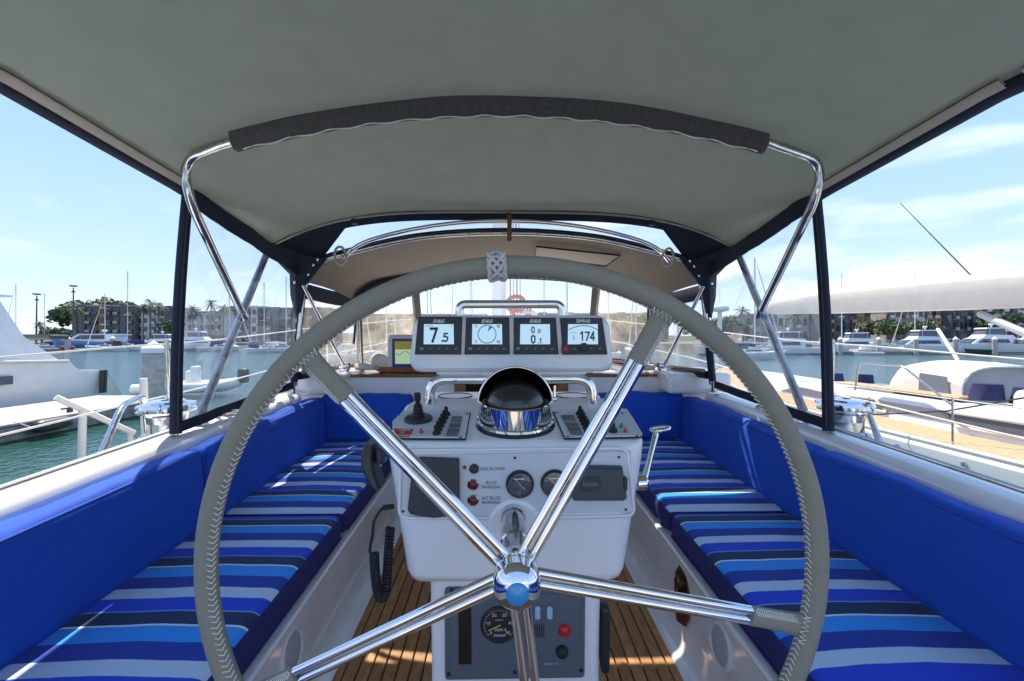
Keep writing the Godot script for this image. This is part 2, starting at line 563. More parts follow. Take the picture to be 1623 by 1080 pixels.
	cover(mat("bark", Color(0.14, 0.11, 0.08), 0.9), T.mottle, null, 0.6)
	for k in 3:
		var f := mat("leaf_%d" % k, [Color(0.05, 0.085, 0.025), Color(0.075, 0.10, 0.03), Color(0.035, 0.065, 0.025)][k], 0.7)
		f.backlight_enabled = true; f.backlight = Color(0.12, 0.16, 0.05)
	cover(mat("shore", Color(0.22, 0.20, 0.16), 0.95), T.mottle, null, 0.02)
	cover(mat("hill", Color(0.07, 0.09, 0.06), 0.95), T.mottle, null, 0.01)
	mat("lamp_glass", Color(0.6, 0.6, 0.58), 0.3)
	mat("kayak_red", Color(0.55, 0.06, 0.04), 0.4)

func weave_image() -> Image:
	var im := Image.create(256, 256, false, Image.FORMAT_RGB8)
	var r := RandomNumberGenerator.new(); r.seed = 5
	for y in 256:
		for x in 256:
			var a := sin(TAU * x / 8.0) * 0.5 + 0.5
			var b := sin(TAU * y / 8.0) * 0.5 + 0.5
			var g := (a if (int(x / 8.0) + int(y / 8.0)) % 2 == 0 else b) * 0.7 + r.randf() * 0.3
			im.set_pixel(x, y, Color(g, g, g))
	return im

func grain_image() -> Image:
	# long fibres along v
	var a := noise_image(512, 0.03, 31, 4, 0, 1, Vector2(1, 24))
	var b := noise_image(512, 0.15, 32, 2, 0, 1, Vector2(1, 40))
	for y in 512:
		for x in 512:
			var g := 0.72 + 0.34 * a.get_pixel(x, y).r - 0.22 * pow(b.get_pixel(x, y).r, 2.0)
			a.set_pixel(x, y, Color(g, g * 0.985, g * 0.96))
	return a

func stripe_image() -> Image:
	# woven print of the seat covers, one repeat along v, from the bow to the stern
	var pale := Color(0.74, 0.82, 0.90)
	var royal := Color(0.02, 0.26, 0.82)
	var deep := Color(0.01, 0.17, 0.34)
	var azure := Color(0.14, 0.58, 0.93)
	var blue := Color(0.02, 0.21, 0.62)
	var white := Color(0.86, 0.90, 0.94)
	var seq := [[pale, 0.17], [royal, 0.2], [Color(0.42, 0.62, 0.82), 0.018], [deep, 0.18], [white, 0.025], [azure, 0.2], [blue, 0.207]]
	var im := Image.create(256, 1024, false, Image.FORMAT_RGB8)
	var r := RandomNumberGenerator.new(); r.seed = 8
	var y0 := 0.0
	for s in seq:
		for y in range(int(y0 * 1024), mini(1024, int((y0 + s[1]) * 1024) + 1)):
			for x in 256:
				var k := 0.94 + 0.10 * r.randf()
				im.set_pixel(x, y, s[0] * k)
		y0 += s[1]
	return im

func haze_image() -> Image:
	# crazed, salt-stained clear vinyl: the stains are denser in patches and streaks
	var a := noise_image(512, 0.012, 41, 5)
	var b := noise_image(512, 0.05, 42, 4, 0, 1, Vector2(1, 10))
	var im := Image.create(512, 512, false, Image.FORMAT_RGBA8)
	for y in 512:
		for x in 512:
			var d := clampf(0.30 + 0.5 * (a.get_pixel(x, y).r - 0.45) + 0.22 * (b.get_pixel(x, y).r - 0.5), 0.12, 0.7)
			im.set_pixel(x, y, Color(1, 0.99, 0.97, d))
	return im

func sky_image() -> Image:
	var w := 2048
	var h := 1024
	var im := Image.create(w, h, false, Image.FORMAT_RGBF)
	var n := FastNoiseLite.new(); n.seed = 17; n.frequency = 1.0; n.fractal_octaves = 6
	var n2 := FastNoiseLite.new(); n2.seed = 23; n2.frequency = 0.55; n2.fractal_octaves = 3
	for y in h:
		var el := PI * (0.5 - (y + 0.5) / h)
		var t := clampf(sin(el), 0.0, 1.0)
		var k := pow(1.0 - t, 3.2)
		var base := Color(0.22, 0.40, 0.79).lerp(Color(0.52, 0.685, 0.95), k)
		base = base.lerp(Color(0.74, 0.83, 0.92), pow(1.0 - t, 14.0) * 0.75)
		for x in w:
			var c := base
			if el > 0.0 and el < 0.75:
				var az := TAU * x / w
				var d := Vector3(cos(az) * cos(el), sin(el) * 2.6, sin(az) * cos(el))
				# low cumulus near the horizon, thin wisps above
				var low := smoothstep(0.05, 0.32, n.get_noise_3dv(d * 2.2) + n2.get_noise_3dv(d * 1.6) * 0.7 - 0.05) * smoothstep(0.27, 0.07, el) * smoothstep(0.0, 0.03, el)
				var wisp := smoothstep(0.12, 0.6, n.get_noise_3dv(Vector3(d.x * 2.0, d.y * 4.0, d.z * 2.0) + Vector3(5, 3, 1)) + n2.get_noise_3dv(d * 1.1)) * 0.4 * smoothstep(0.75, 0.3, el) * smoothstep(0.05, 0.2, el)
				c = c.lerp(Color(0.95, 0.96, 0.98), clampf(low * 0.85 + wisp, 0, 1))
			im.set_pixel(x, y, c)
	return im

func _ready() -> void:
	rng.seed = 12
	TURN = Basis(Vector3.UP, deg_to_rad(1.27)) * Basis(Vector3.RIGHT, deg_to_rad(2.8))
	BOAT = Transform3D(TURN, EYE_WORLD) * Transform3D(Basis.IDENTITY, -EYE)
	var cam := Camera3D.new()
	cam.name = "camera"
	cam.fov = rad_to_deg(2.0 * atan(540.0 / 720.0))
	cam.near = 0.05
	cam.far = 6000.0
	add_child(cam)
	cam.position = EYE_WORLD
	cam.current = true
	var env := Environment.new()
	env.background_mode = Environment.BG_SKY
	env.sky = Sky.new()
	var sm := PanoramaSkyMaterial.new()
	sm.panorama = ImageTexture.create_from_image(sky_image())
	env.sky.sky_material = sm
	env.background_energy_multiplier = 0.43
	env.ambient_light_source = Environment.AMBIENT_SOURCE_SKY
	env.tonemap_mode = Environment.TONE_MAPPER_LINEAR
	env.tonemap_exposure = 3.75
	env.sdfgi_enabled = true; env.ssao_enabled = true; env.ssil_enabled = true
	var we := WorldEnvironment.new()
	we.name = "world_environment"
	we.environment = env
	add_child(we)
	var sun := DirectionalLight3D.new()
	sun.name = "sun"
	sun.light_energy = 0.74
	sun.light_color = Color(1.0, 0.95, 0.87)
	sun.light_angular_distance = 0.5
	sun.shadow_enabled = true
	add_child(sun)
	sun.look_at_from_position(Vector3.ZERO, Vector3(0.21, -0.87, 0.46), Vector3.UP)
	make_materials()
	harbour()
	boat_structure()
	seats()
	bimini()
	dodger()
	console()
	pod()
	wheel()
	fittings()
	neighbours()
	far_shores()
	print("built ", get_child_count())

# ---------- the yacht we stand on ----------
func structure(called: String, mb: MB, m: Material, on_boat := true, weld := false) -> MeshInstance3D:
	return solo(called, "", "", mb, m, "", on_boat, weld, "structure")

func sweep_z(mb: MB, prof: Array, z0: float, z1: float, mirror := 1.0, n := 2) -> void:
	# a cross-section (x, y) carried along the boat
	var rows := []
	var uvs := []
	for k in n:
		var z := lerpf(z0, z1, float(k) / (n - 1))
		var row := PackedVector3Array()
		var u := PackedVector2Array()
		for p in prof:
			row.append(Vector3(p.x * mirror, p.y, z)); u.append(Vector2(p.x, z))
		if mirror < 0: row.reverse()
		rows.append(row); uvs.append(u)
	mb.grid(rows, false, uvs)

func round_prof(pts: Array, r: float, n := 4) -> Array:
	var p3 := []
	for p in pts: p3.append(Vector3(p.x, p.y, 0))
	var out := []
	for p in bend(p3, r, n): out.append(Vector2(p.x, p.y))
	return out

func boat_structure() -> void:
	# sole: teak strips with black caulking between
	var base := MB.new()
	base.box(Vector3(0, -0.026, -0.9), Vector3(1.30, 0.04, 4.1))
	var sole := structure("cockpit_floor", base, M.caulk)
	var plank := MB.new()
	plank.box(Vector3(0, 0, 0), Vector3(0.0405, 0.012, 4.05), 0.0015)
	var pm := plank.mesh()
	for k in 27:
		var x := (k - 13) * 0.046
		var o := part(sole, "plank", pm, M["teak_%d" % rng.randi_range(0, 3)])
		o.position = Vector3(x, 0.0, -0.9)
	for s in [-1.0, 1.0]:
		# seat base: cove from the sole, riser, lip and the shelf under the cushion
		var mb := MB.new()
		sweep_z(mb, round_prof([Vector2(0.60, -0.01), Vector2(0.605, 0.012), Vector2(0.645, 0.03), Vector2(0.665, 0.09), Vector2(0.65, 0.36), Vector2(0.615, 0.375), Vector2(0.612, 0.398), Vector2(1.22, 0.398)], 0.03), 1.2, -2.92, s)
		structure("seat_base_left" if s < 0 else "seat_base_right", mb, M.gelcoat)
		# coaming behind the backrests: inner wall, rounded top, outer wall down to the side deck
		mb = MB.new()
		sweep_z(mb, round_prof([Vector2(1.215, 0.39), Vector2(1.205, 0.755), Vector2(1.215, 0.80), Vector2(1.26, 0.818), Vector2(1.36, 0.80), Vector2(1.42, 0.74), Vector2(1.47, 0.47), Vector2(1.56, 0.452)], 0.035), 1.6, -2.7, s)
		var co := structure("coaming_left" if s < 0 else "coaming_right", mb, M.gelcoat)
		# anti-slip strip let into the outer half of its top
		var ns := MB.new()
		sweep_z(ns, [Vector2(1.296, 0.8175), Vector2(1.33, 0.8125), Vector2(1.362, 0.804)], 1.5, -2.2, s)
		part(co, "antislip_strip", ns, M.nonskid)
		# side deck and hull side
		mb = MB.new()
		var rows := []
		for k in 13:
			var z := lerpf(2.6, -9.6, k / 12.0)
			var w := 2.12 if z > -3 else 2.12 * sqrt(maxf(0.0, 1 - pow((-z - 3) / 7.0, 2.0)))
			var up := 0.0 if z > -3 else (-z - 3) * 0.03
			var inn := minf(1.5, w * 0.6)
			var row := PackedVector3Array([Vector3(inn * s, 0.452 + up, z), Vector3(w * s, 0.44 + up, z), Vector3((w + 0.02) * s, 0.41 + up, z), Vector3((w + 0.01) * s, -0.1, z), Vector3(w * 0.93 * s, -0.9, z), Vector3(w * 0.7 * s, -2.0, z)])
			if s < 0: row.reverse()
			rows.append(row)
		mb.grid(rows)
		var dk := structure("side_deck_left" if s < 0 else "side_deck_right", mb, M.gelcoat)
		var tr := MB.new()
		var pts := []
		for k in 13:
			var z := lerpf(2.6, -9.2, k / 12.0)
			var w := 2.06 if z > -3 else 2.06 * sqrt(maxf(0.0, 1 - pow((-z - 3) / 7.0, 2.0)))
			pts.append(Vector3(w * s, 0.475 + (0.0 if z > -3 else (-z - 3) * 0.03), z))
		tr.tube(pts, 0.022, 8)
		part(dk, "toe_rail", tr, M.alloy)
		# the block where the coaming climbs to the cabin top
		mb = MB.new()
		mb.rbox(Vector3(1.19 * s, 0.85, -2.93), Vector3(0.40, 0.13, 0.40), 0.03, 12)
		structure("coaming_block_left" if s < 0 else "coaming_block_right", mb, M.gelcoat, true, true)
	# bulkhead with the companionway in it
	var bh := MB.new()
	bh.box(Vector3(-0.80, 0.43, -2.94), Vector3(1.06, 0.88, 0.08), 0.01)
	bh.box(Vector3(0.84, 0.43, -2.94), Vector3(0.98, 0.88, 0.08), 0.01)
	bh.box(Vector3(0.04, 0.20, -2.94), Vector3(0.62, 0.42, 0.078), 0.01)
	var bulk := structure("bulkhead", bh, M.gelcoat)
	var fr := MB.new()
	fr.box(Vector3(-0.285, 0.63, -2.885), Vector3(0.075, 0.50, 0.04), 0.006)
	fr.box(Vector3(0.365, 0.63, -2.885), Vector3(0.075, 0.50, 0.04), 0.006)
	fr.box(Vector3(0.04, 0.395, -2.885), Vector3(0.575, 0.04, 0.038), 0.006)
	part(bulk, "companionway_frame", fr, M.varnished_teak)
	var bd := MB.new()
	for k in 3:
		bd.box(Vector3(0.04, 0.47 + k * 0.09, -2.95), Vector3(0.57, 0.085, 0.02), 0.006)
	part(bulk, "washboard", bd, M.varnished_teak)
	var inside := MB.new()
	inside.box(Vector3(0.04, 0.45, -3.6), Vector3(0.7, 0.8, 0.04))
	inside.box(Vector3(-0.33, 0.45, -3.3), Vector3(0.04, 0.8, 0.6))
	inside.box(Vector3(0.41, 0.45, -3.3), Vector3(0.04, 0.8, 0.6))
	part(bulk, "companionway_lining", inside, M.wood_brown)
	# cabin top with its rounded shoulders
	var ct := MB.new()
	var rows := []
	for k in 9:
		var z := lerpf(-2.90, -7.6, k / 8.0)
		var w := 1.36 - 0.05 * k
		var y := 0.872 - (0.0 if k < 3 else (k - 3) * 0.05)
		rows.append(PackedVector3Array([Vector3(-w - 0.12, 0.44, z), Vector3(-w, y - 0.10, z), Vector3(-w + 0.10, y - 0.015, z), Vector3(-w + 0.3, y, z), Vector3(0, y + 0.02, z), Vector3(w - 0.3, y, z), Vector3(w - 0.10, y - 0.015, z), Vector3(w, y - 0.10, z), Vector3(w + 0.12, 0.44, z)]))
	ct.grid(rows)
	var roof := structure("cabin_top", ct, M.gelcoat)
	var tk := MB.new()
	tk.box(Vector3(-0.76, 0.884, -2.96), Vector3(0.70, 0.014, 0.10), 0.004)
	tk.box(Vector3(0.78, 0.884, -2.96), Vector3(0.66, 0.014, 0.10), 0.004)
	part(roof, "teak_trim", tk, M.varnished_teak)
	var sb := MB.new()
	for s in [-1.0, 1.0]:
		sb.tube([Vector3(1.16 * s, 0.945, -2.62), Vector3(1.13 * s, 0.93, -2.9), Vector3(1.0 * s, 0.905, -3.5), Vector3(0.7 * s, 0.90, -3.92)], 0.012, 8)
	part(roof, "teak_base_strip", sb, M.varnished_teak)
	var fd := MB.new()
	rows = []
	for k in 10:
		var z := lerpf(-7.2, -9.9, k / 9.0)
		var w := 2.05 * sqrt(maxf(0.0, 1 - pow((-z - 3) / 7.0, 2.0)))
		rows.append(PackedVector3Array([Vector3(-w, 0.44 + (-z - 3) * 0.03, z), Vector3(0, 0.50 + (-z - 3) * 0.03, z), Vector3(w, 0.44 + (-z - 3) * 0.03, z)]))
	fd.grid(rows)
	structure("foredeck", fd, M.gelcoat)
	# the stern behind the lens, closing the cockpit
	var st := MB.new()
	st.box(Vector3(0, 0.40, 1.3), Vector3(2.9, 0.84, 0.12), 0.03)
	st.box(Vector3(0, 0.44, 2.0), Vector3(4.2, 0.06, 1.3), 0.02)
	structure("aft_deck", st, M.gelcoat)

func cushion(called: String, label: String, c: Vector3, size: Vector3, rad: float, group: String, seed: int) -> Node3D:
	var t := thing(called, label, "cushion", Vector3(c.x, c.y - size.y / 2, c.z), group)
	return t

func seats() -> void:
	var stripe := mat("stripes", Color(1, 1, 1), 0.85)
	stripe.albedo_texture = T.stripe
	stripe.rim_enabled = true; stripe.rim = 0.2
	var seat_spec := [
		["blue striped seat cushion along the left side, the aft one nearest the wheel", -1.0, 0.45, -1.737, 0.0],
		["blue striped seat cushion along the left side, the forward one beside the console", -1.0, -1.745, -2.80, 0.0],
		["blue striped seat cushion along the right side, the aft one nearest the wheel", 1.0, 0.45, -1.727, 0.0],
		["blue striped seat cushion along the right side, the forward one beside the console", 1.0, -1.735, -2.80, 0.0]]
	for k in 4:
		var sp: Array = seat_spec[k]
		var s: float = sp[1]
		var len: float = sp[2] - sp[3]
		var c := Vector3(s * 0.874, 0.448, (sp[2] + sp[3]) / 2)
		var size := Vector3(0.486, 0.098, len)
		var t := thing("seat_cushion", sp[0], "cushion", Vector3(c.x, 0.398, c.z), "striped seat cushions")
		var top := MB.new()
		top.only = [2]
		top.rbox(c, size, 0.034, 26, 0.010, Basis.IDENTITY, 0.006, k + 1, 0.272)
		# the weave's repeats keep one phase along each side of the cockpit
		for i in top.uv.size():
			top.uv[i].y = (top.v[i].z + 1.245) / 0.272
			top.uv[i].x = top.v[i].x * 2.0
		part(t, "striped_top", top, stripe)
		var bx_ := MB.new()
		bx_.only = [0, 1, 3, 4, 5]
		bx_.rbox(c, size, 0.034, 14, 0.004, Basis.IDENTITY, 0.004, k + 1)
		part(t, "boxing", bx_, M.navy_boxing, false)
		var pp := MB.new()
		pp.tube([Vector3(c.x - s * 0.241, 0.413, sp[2] - 0.03), Vector3(c.x - s * 0.2415, 0.413, c.z), Vector3(c.x - s * 0.241, 0.413, sp[3] + 0.03)], 0.004, 6)
		part(t, "piping", pp, M.navy_boxing)
	var back_spec := [
		["long royal blue backrest cushion along the left coaming, the aft one at the picture edge", -1.0, 0.5, -1.655],
		["royal blue backrest cushion along the left coaming, forward of the long one", -1.0, -1.675, -2.79],
		["long royal blue backrest cushion along the right coaming, the aft one at the picture edge", 1.0, 0.5, -1.615],
		["royal blue backrest cushion along the right coaming, forward of the long one", 1.0, -1.635, -2.79]]
	for k in 4:
		var sp: Array = back_spec[k]
		var s: float = sp[1]
		var fwd := k % 2 == 1
		var lean := Basis(Vector3.BACK, s * deg_to_rad(-3.0))
		var c := Vector3(s * 1.148, 0.628 + (-0.006 if fwd else 0.0), (sp[2] + sp[3]) / 2)
		backrest(sp[0], c, Vector3(0.10, 0.29, sp[2] - sp[3]), lean, Vector3(-s, 0, 0), k + 10)
	backrest("short royal blue backrest cushion against the bulkhead, left of the companionway", Vector3(-0.862, 0.628, -2.845), Vector3(0.555, 0.29, 0.085), Basis(Vector3.RIGHT, deg_to_rad(-3.0)), Vector3(0, 0, 1), 21)
	backrest("short royal blue backrest cushion against the bulkhead, right of the companionway", Vector3(0.845, 0.628, -2.845), Vector3(0.575, 0.29, 0.085), Basis(Vector3.RIGHT, deg_to_rad(-3.0)), Vector3(0, 0, 1), 22)

func backrest(label: String, c: Vector3, size: Vector3, basis: Basis, n: Vector3, seed: int) -> void:
	var t := thing("backrest_cushion", label, "cushion", c - Vector3(0, size.y / 2, 0), "blue backrest cushions")
	var mb := MB.new()
	mb.rbox(c, size, 0.026, 34, 0.009, basis, 0.017, seed)
	part(t, "cover", mb, M.blue_canvas, true)
	# corded seams: round the front panel, and one below the top
	var along := Vector3(absf(n.z), 0, absf(n.x))
	var len := size.dot(along) / 2 - 0.006
	var thick := absf(size.dot(n.abs())) / 2
	for y in [size.y / 2 - 0.012, -size.y / 2 + 0.012]:
		var pts := []
		for k in 21:
			var u := lerpf(-1.0, 1.0, k / 20.0)
			var drop := 0.016 * pow(absf(u), 40.0)
			pts.append(c + basis * (along * (u * len) + n * (thick - 0.005) + Vector3.UP * (y - signf(y) * drop)))
		var pp := MB.new()
		pp.tube(pts, 0.0042, 6)
		part(t, "piping", pp, M.blue_piping)
	for e in [-1.0, 1.0]:
		var pp := MB.new()
		pp.tube([c + basis * (along * (e * len) + n * (thick - 0.012) + Vector3.UP * (size.y / 2 - 0.02)), c + basis * (along * (e * len) + n * (thick - 0.010)), c + basis * (along * (e * len) + n * (thick - 0.012) - Vector3.UP * (size.y / 2 - 0.02))], 0.004, 6)
		part(t, "piping", pp, M.blue_piping)

# ---------- canopy and spray hood ----------
func bim_edge(z: float) -> float:
	var a := [[0.9, 1.85], [0.0, 1.875], [-1.2, 1.862], [-1.875, 1.787], [-2.63, 1.655]]
	return table(a, z)
func bim_crown(z: float) -> float:
	return table([[0.9, 2.03], [0.0, 2.075], [-1.2, 2.072], [-1.7, 2.045], [-2.2, 1.965], [-2.62, 1.862]], z)
func table(a: Array, z: float) -> float:
	for k in a.size() - 1:
		if z >= a[k + 1][0]:
			return lerpf(a[k][1], a[k + 1][1], clampf((z - a[k][0]) / (a[k + 1][0] - a[k][0]), 0, 1))
	return a[-1][1]
func bim_width(z: float) -> float:
	return 1.30 + 0.03 * clampf((-z - 1.2) / 1.4, 0, 1)
func bim(x: float, z: float) -> Vector3:
	var t := absf(x) / bim_width(z)
	var p := 2.0 + 1.8 * clampf((-z - 1.7) / 0.9, 0, 1)
	var y := bim_edge(z) + (bim_crown(z) - bim_edge(z)) * (1.0 - pow(t, p))
	# cloth hangs a little between the bows
	y -= 0.012 * sin(PI * clampf((-z - 1.7) / 0.9, 0, 1)) * (1 - t * t) + 0.016 * sin(PI * clampf((-z + 0.3) / 2.0, 0, 1)) * (1 - t * t)
	return Vector3(x, y, z)

func bimini() -> void:
	var t := thing("bimini_canopy", "grey-green lined bimini canopy stretched overhead on stainless bows", "canopy", Vector3(0, 1.6, -1.2))
	var wr := FastNoiseLite.new(); wr.seed = 4; wr.frequency = 1.0
	for layer in 1:
		var rows := []
		for i in 61:
			var z := lerpf(0.05, -2.62, i / 60.0)
			var row := PackedVector3Array()
			for j in 61:
				var u := lerpf(-1, 1, j / 60.0)
				var p := bim(u * bim_width(z), z)
				# small tension creases running in from the edges
				var e := pow(absf(u), 3.0)
				p.y += 0.005 * e * sin((z * 1.3 + u * 0.9) * 38.0 + 3.0 * wr.get_noise_2d(z * 2, u * 2)) * (1 - pow(absf(u), 12.0)) + 0.005 * wr.get_noise_2d(u * 2.2, z * 2.2)
				p.y += 0.012 * layer
				row.append(p)
			if layer == 0: row.reverse()
			rows.append(row)
		var mb := MB.new()
		mb.grid(rows)
		part(t, "cloth", mb, M.bimini_lining)
	# rolled edges with the zip tape inside
	for s in [-1.0, 1.0]:
		var pts := []
		for k in 31:
			var z := lerpf(0.05, -2.64, k / 30.0)
			pts.append(bim(bim_width(z) * s, z) + Vector3(0, -0.012, 0))
		var mb := MB.new()
		mb.tube(pts, 0.024, 10)
		part(t, "edge_roll", mb, M.navy_canvas)
		for seg in [[-0.2, -1.12], [-1.17, -1.86]]:
			var zt := MB.new()
			var rows := []
			for k in 15:
				var z := lerpf(seg[0], seg[1], k / 14.0)
				var a := bim((bim_width(z) - 0.018) * s, z) + Vector3(0, -0.021, 0)
				var b := bim((bim_width(z) - 0.044) * s, z) + Vector3(0, -0.010, 0)
				rows.append(PackedVector3Array([a + Vector3(0, -0.006, 0), b + Vector3(0, -0.006, 0), b + Vector3(0, 0.002, 0), a + Vector3(0, 0.002, 0)]))
			zt.grid(rows, true)
			part(t, "zip_tape", zt, M.dodger_zip)
	# main bow: bare stainless at both sides, sleeved in the middle
	var arc := []
	for k in 33:
		var x := lerpf(-1.0, 1.0, k / 32.0)
		arc.append(bim(x, -1.70) + Vector3(0, -0.028, 0))
	var left := [bz(386, 503, -2.22), bz(300, 318, -1.74), bz(290, 252, -1.72), bz(372, 222, -1.70)]
	var right := [bz(1203, 500, -2.22), bz(1293, 316, -1.74), bz(1303, 256, -1.72), bz(1208, 222, -1.70)]
	for side in [left, right]:
		var mb := MB.new()
		var q: Array = side.duplicate()
		var inner: Vector3 = q[3] + Vector3(-signf(q[3].x) * 0.12, 0.02, 0)
		mb.tube(bend([q[0], q[1], q[2], q[3], inner], 0.13, 8), 0.0165, 12)
		part(t, "bow_tube", mb, M.steel)
		var jm := MB.new()
		var d: Vector3 = (q[0] - q[1]).normalized()
		jm.tube([q[0] - d * 0.035, q[0] + d * 0.004], 0.021, 10)
		jm.tube([q[0] - d * 0.03 + Vector3(0.022, 0, 0), q[0] - d * 0.03 - Vector3(0.022, 0, 0)], 0.006, 6)
		part(t, "jaw_slide", jm, M.steel)
	var sl := MB.new()
	var rows := []
	for k in 65:
		var u := k / 64.0
		var x := lerpf(-0.99, 0.955, u)
		var c := bim(x, -1.70)
		var pk := 0.0025 * sin(k * 2.4)
		rows.append(PackedVector3Array([c + Vector3(0, 0.004, 0.035), c + Vector3(0, -0.032 + pk, 0.030), c + Vector3(0, -0.052 + pk, 0.004), c + Vector3(0, -0.050, -0.022 - pk), c + Vector3(0, -0.025, -0.055), c + Vector3(0, 0.004, -0.060)]))
	sl.grid(rows)
	var slv := part(t, "zipped_sleeve", sl, M.sleeve)
	var zp := MB.new()
	var zl := []
	for k in 90:
		var x := lerpf(-0.96, 0.93, k / 89.0)
		zl.append(bim(x, -1.70) + Vector3(0, -0.0535 + 0.001 * sin(k * 0.95), -0.004 + 0.006 * sin(k * 0.95)))
	zp.tube(zl, 0.0028, 5)
	part(slv, "zip", zp, M.thread)
	# front bow under its rolled hem
	var fa := []
	var fb := []
	for k in 41:
		var u := lerpf(-1, 1, k / 40.0)
		var p := bim(u * bim_width(-2.62), -2.62)
		fa.append(p + Vector3(0, -0.012, 0.012))
		fb.append(p)
	var ft := MB.new(); ft.tube(fa, 0.006, 8)
	part(t, "front_bead", ft, M.dodger_zip)
	var hem := MB.new()
	rows = []
	for k in 41:
		var p: Vector3 = fb[k]
		rows.append(PackedVector3Array([p + Vector3(0, 0.014, -0.004), p + Vector3(0, -0.022, -0.022), p + Vector3(0, -0.047, -0.028), p + Vector3(0, -0.047, -0.034), p + Vector3(0, 0.014, -0.03)]))
	hem.grid(rows)
	part(t, "front_hem", hem, M.navy_canvas)
	for px in [560.0, 806.0, 1035.0]:
		var cl := MB.new()
		var p := bim(bz(px, 340, -2.60).x, -2.62) + Vector3(0, -0.03, 0.01)
		cl.box(p, Vector3(0.035, 0.03, 0.03), 0.006)
		part(t, "webbing_loop", cl, M.black_plastic)
	# struts from the coaming to the front corners, and the dark posts that edge the side curtains
	for s in [-1.0, 1.0]:
		var foot := Vector3(1.262 * s, 0.845, -1.875)
		var head := bim(1.325 * s, -2.56) + Vector3(-0.02 * s, -0.03, 0)
		var mb := MB.new()
		mb.tube([foot, head], 0.0175, 12)
		part(t, "strut", mb, M.shaded_strut_steel if M.has("shaded_strut_steel") else M.steel)
		var ft2 := MB.new()
		ft2.lathe([Vector2(0, 0), Vector2(0.032, 0), Vector2(0.03, 0.008), Vector2(0.012, 0.012), Vector2(0.012, 0.035), Vector2(0, 0.036)], spin(Vector3(foot.x, 0.813, foot.z), Vector3.UP), 12)
		ft2.box(foot + Vector3(0, -0.005, 0), Vector3(0.018, 0.05, 0.03), 0.004)
		part(t, "deck_hinge", ft2, M.steel)
		var pb := Vector3(1.235 * s, 0.818, -1.70)
		var ptop := bim(1.31 * s, -1.92) + Vector3(0, -0.02, 0)
		var pts := []
		for k in 9:
			pts.append(pb.lerp(ptop, k / 8.0) + Vector3(0.012 * s * sin(PI * k / 8.0), 0, 0))
		mb = MB.new()
		mb.tube(pts, 0.021, 10)
		var post := part(t, "curtain_post", mb, M.navy_canvas)
		var zz := MB.new()
		var zp2 := []
		for p in pts: zp2.append(p + Vector3(-0.016 * s, 0, 0.012))
		zz.tube(zp2, 0.003, 5)
		part(post, "zip", zz, M.charcoal_plastic)
	# clear side curtains
	for s in [-1.0, 1.0]:
		var rows2 := []
		for i in 25:
			var v := i / 24.0
			var row := PackedVector3Array()
			for j in 25:
				var u := j / 24.0
				var low := Vector3(1.24 * s, 0.83, -1.70).lerp(Vector3(1.22 * s, 0.86, -2.62), u)
				var high := (bim(1.31 * s, -1.92) + Vector3(0, -0.03, 0)).lerp(Vector3(1.19 * s, 1.52, -2.66), u)
				var p := low.lerp(high, v)
				p.x += s * (0.02 * sin(PI * v) * sin(PI * u) + 0.012 * wr.get_noise_2d(u * 4 + s * 9, v * 4) + 0.004 * sin(u * 24.0 + v * 5.0) * u * u)
				row.append(p)
			rows2.append(row)
		var mb := MB.new()
		mb.grid(rows2)
		var g := thing("side_curtain", "clear vinyl side curtain on the %s between canopy post and spray hood" % ("left" if s < 0 else "right"), "curtain", Vector3(1.24 * s, 0.82, -2.1), "clear side curtains")
		part(g, "clear_panel", mb, M.vinyl)
		var bd := MB.new()
		var r0 := []
		for j in 25:
			var b: Vector3 = rows2[0][j]
			r0.append(PackedVector3Array([b + Vector3(-0.004 * s, -0.012, 0), b + Vector3(-0.004 * s, 0.028, 0), b + Vector3(0.004 * s, 0.028, 0), b + Vector3(0.004 * s, -0.012, 0)]))
		bd.grid(r0, true)
		part(g, "bottom_binding", bd, M.navy_canvas)
		bd = MB.new()
		r0 = []
		for j in 25:
			var b: Vector3 = rows2[24][j]
			r0.append(PackedVector3Array([b + Vector3(-0.005 * s, -0.03, 0), b + Vector3(-0.005 * s, 0.05, 0), b + Vector3(0.005 * s, 0.05, 0), b + Vector3(0.005 * s, -0.03, 0)]))
		bd.grid(r0, true)
		part(g, "top_binding", bd, M.navy_canvas)

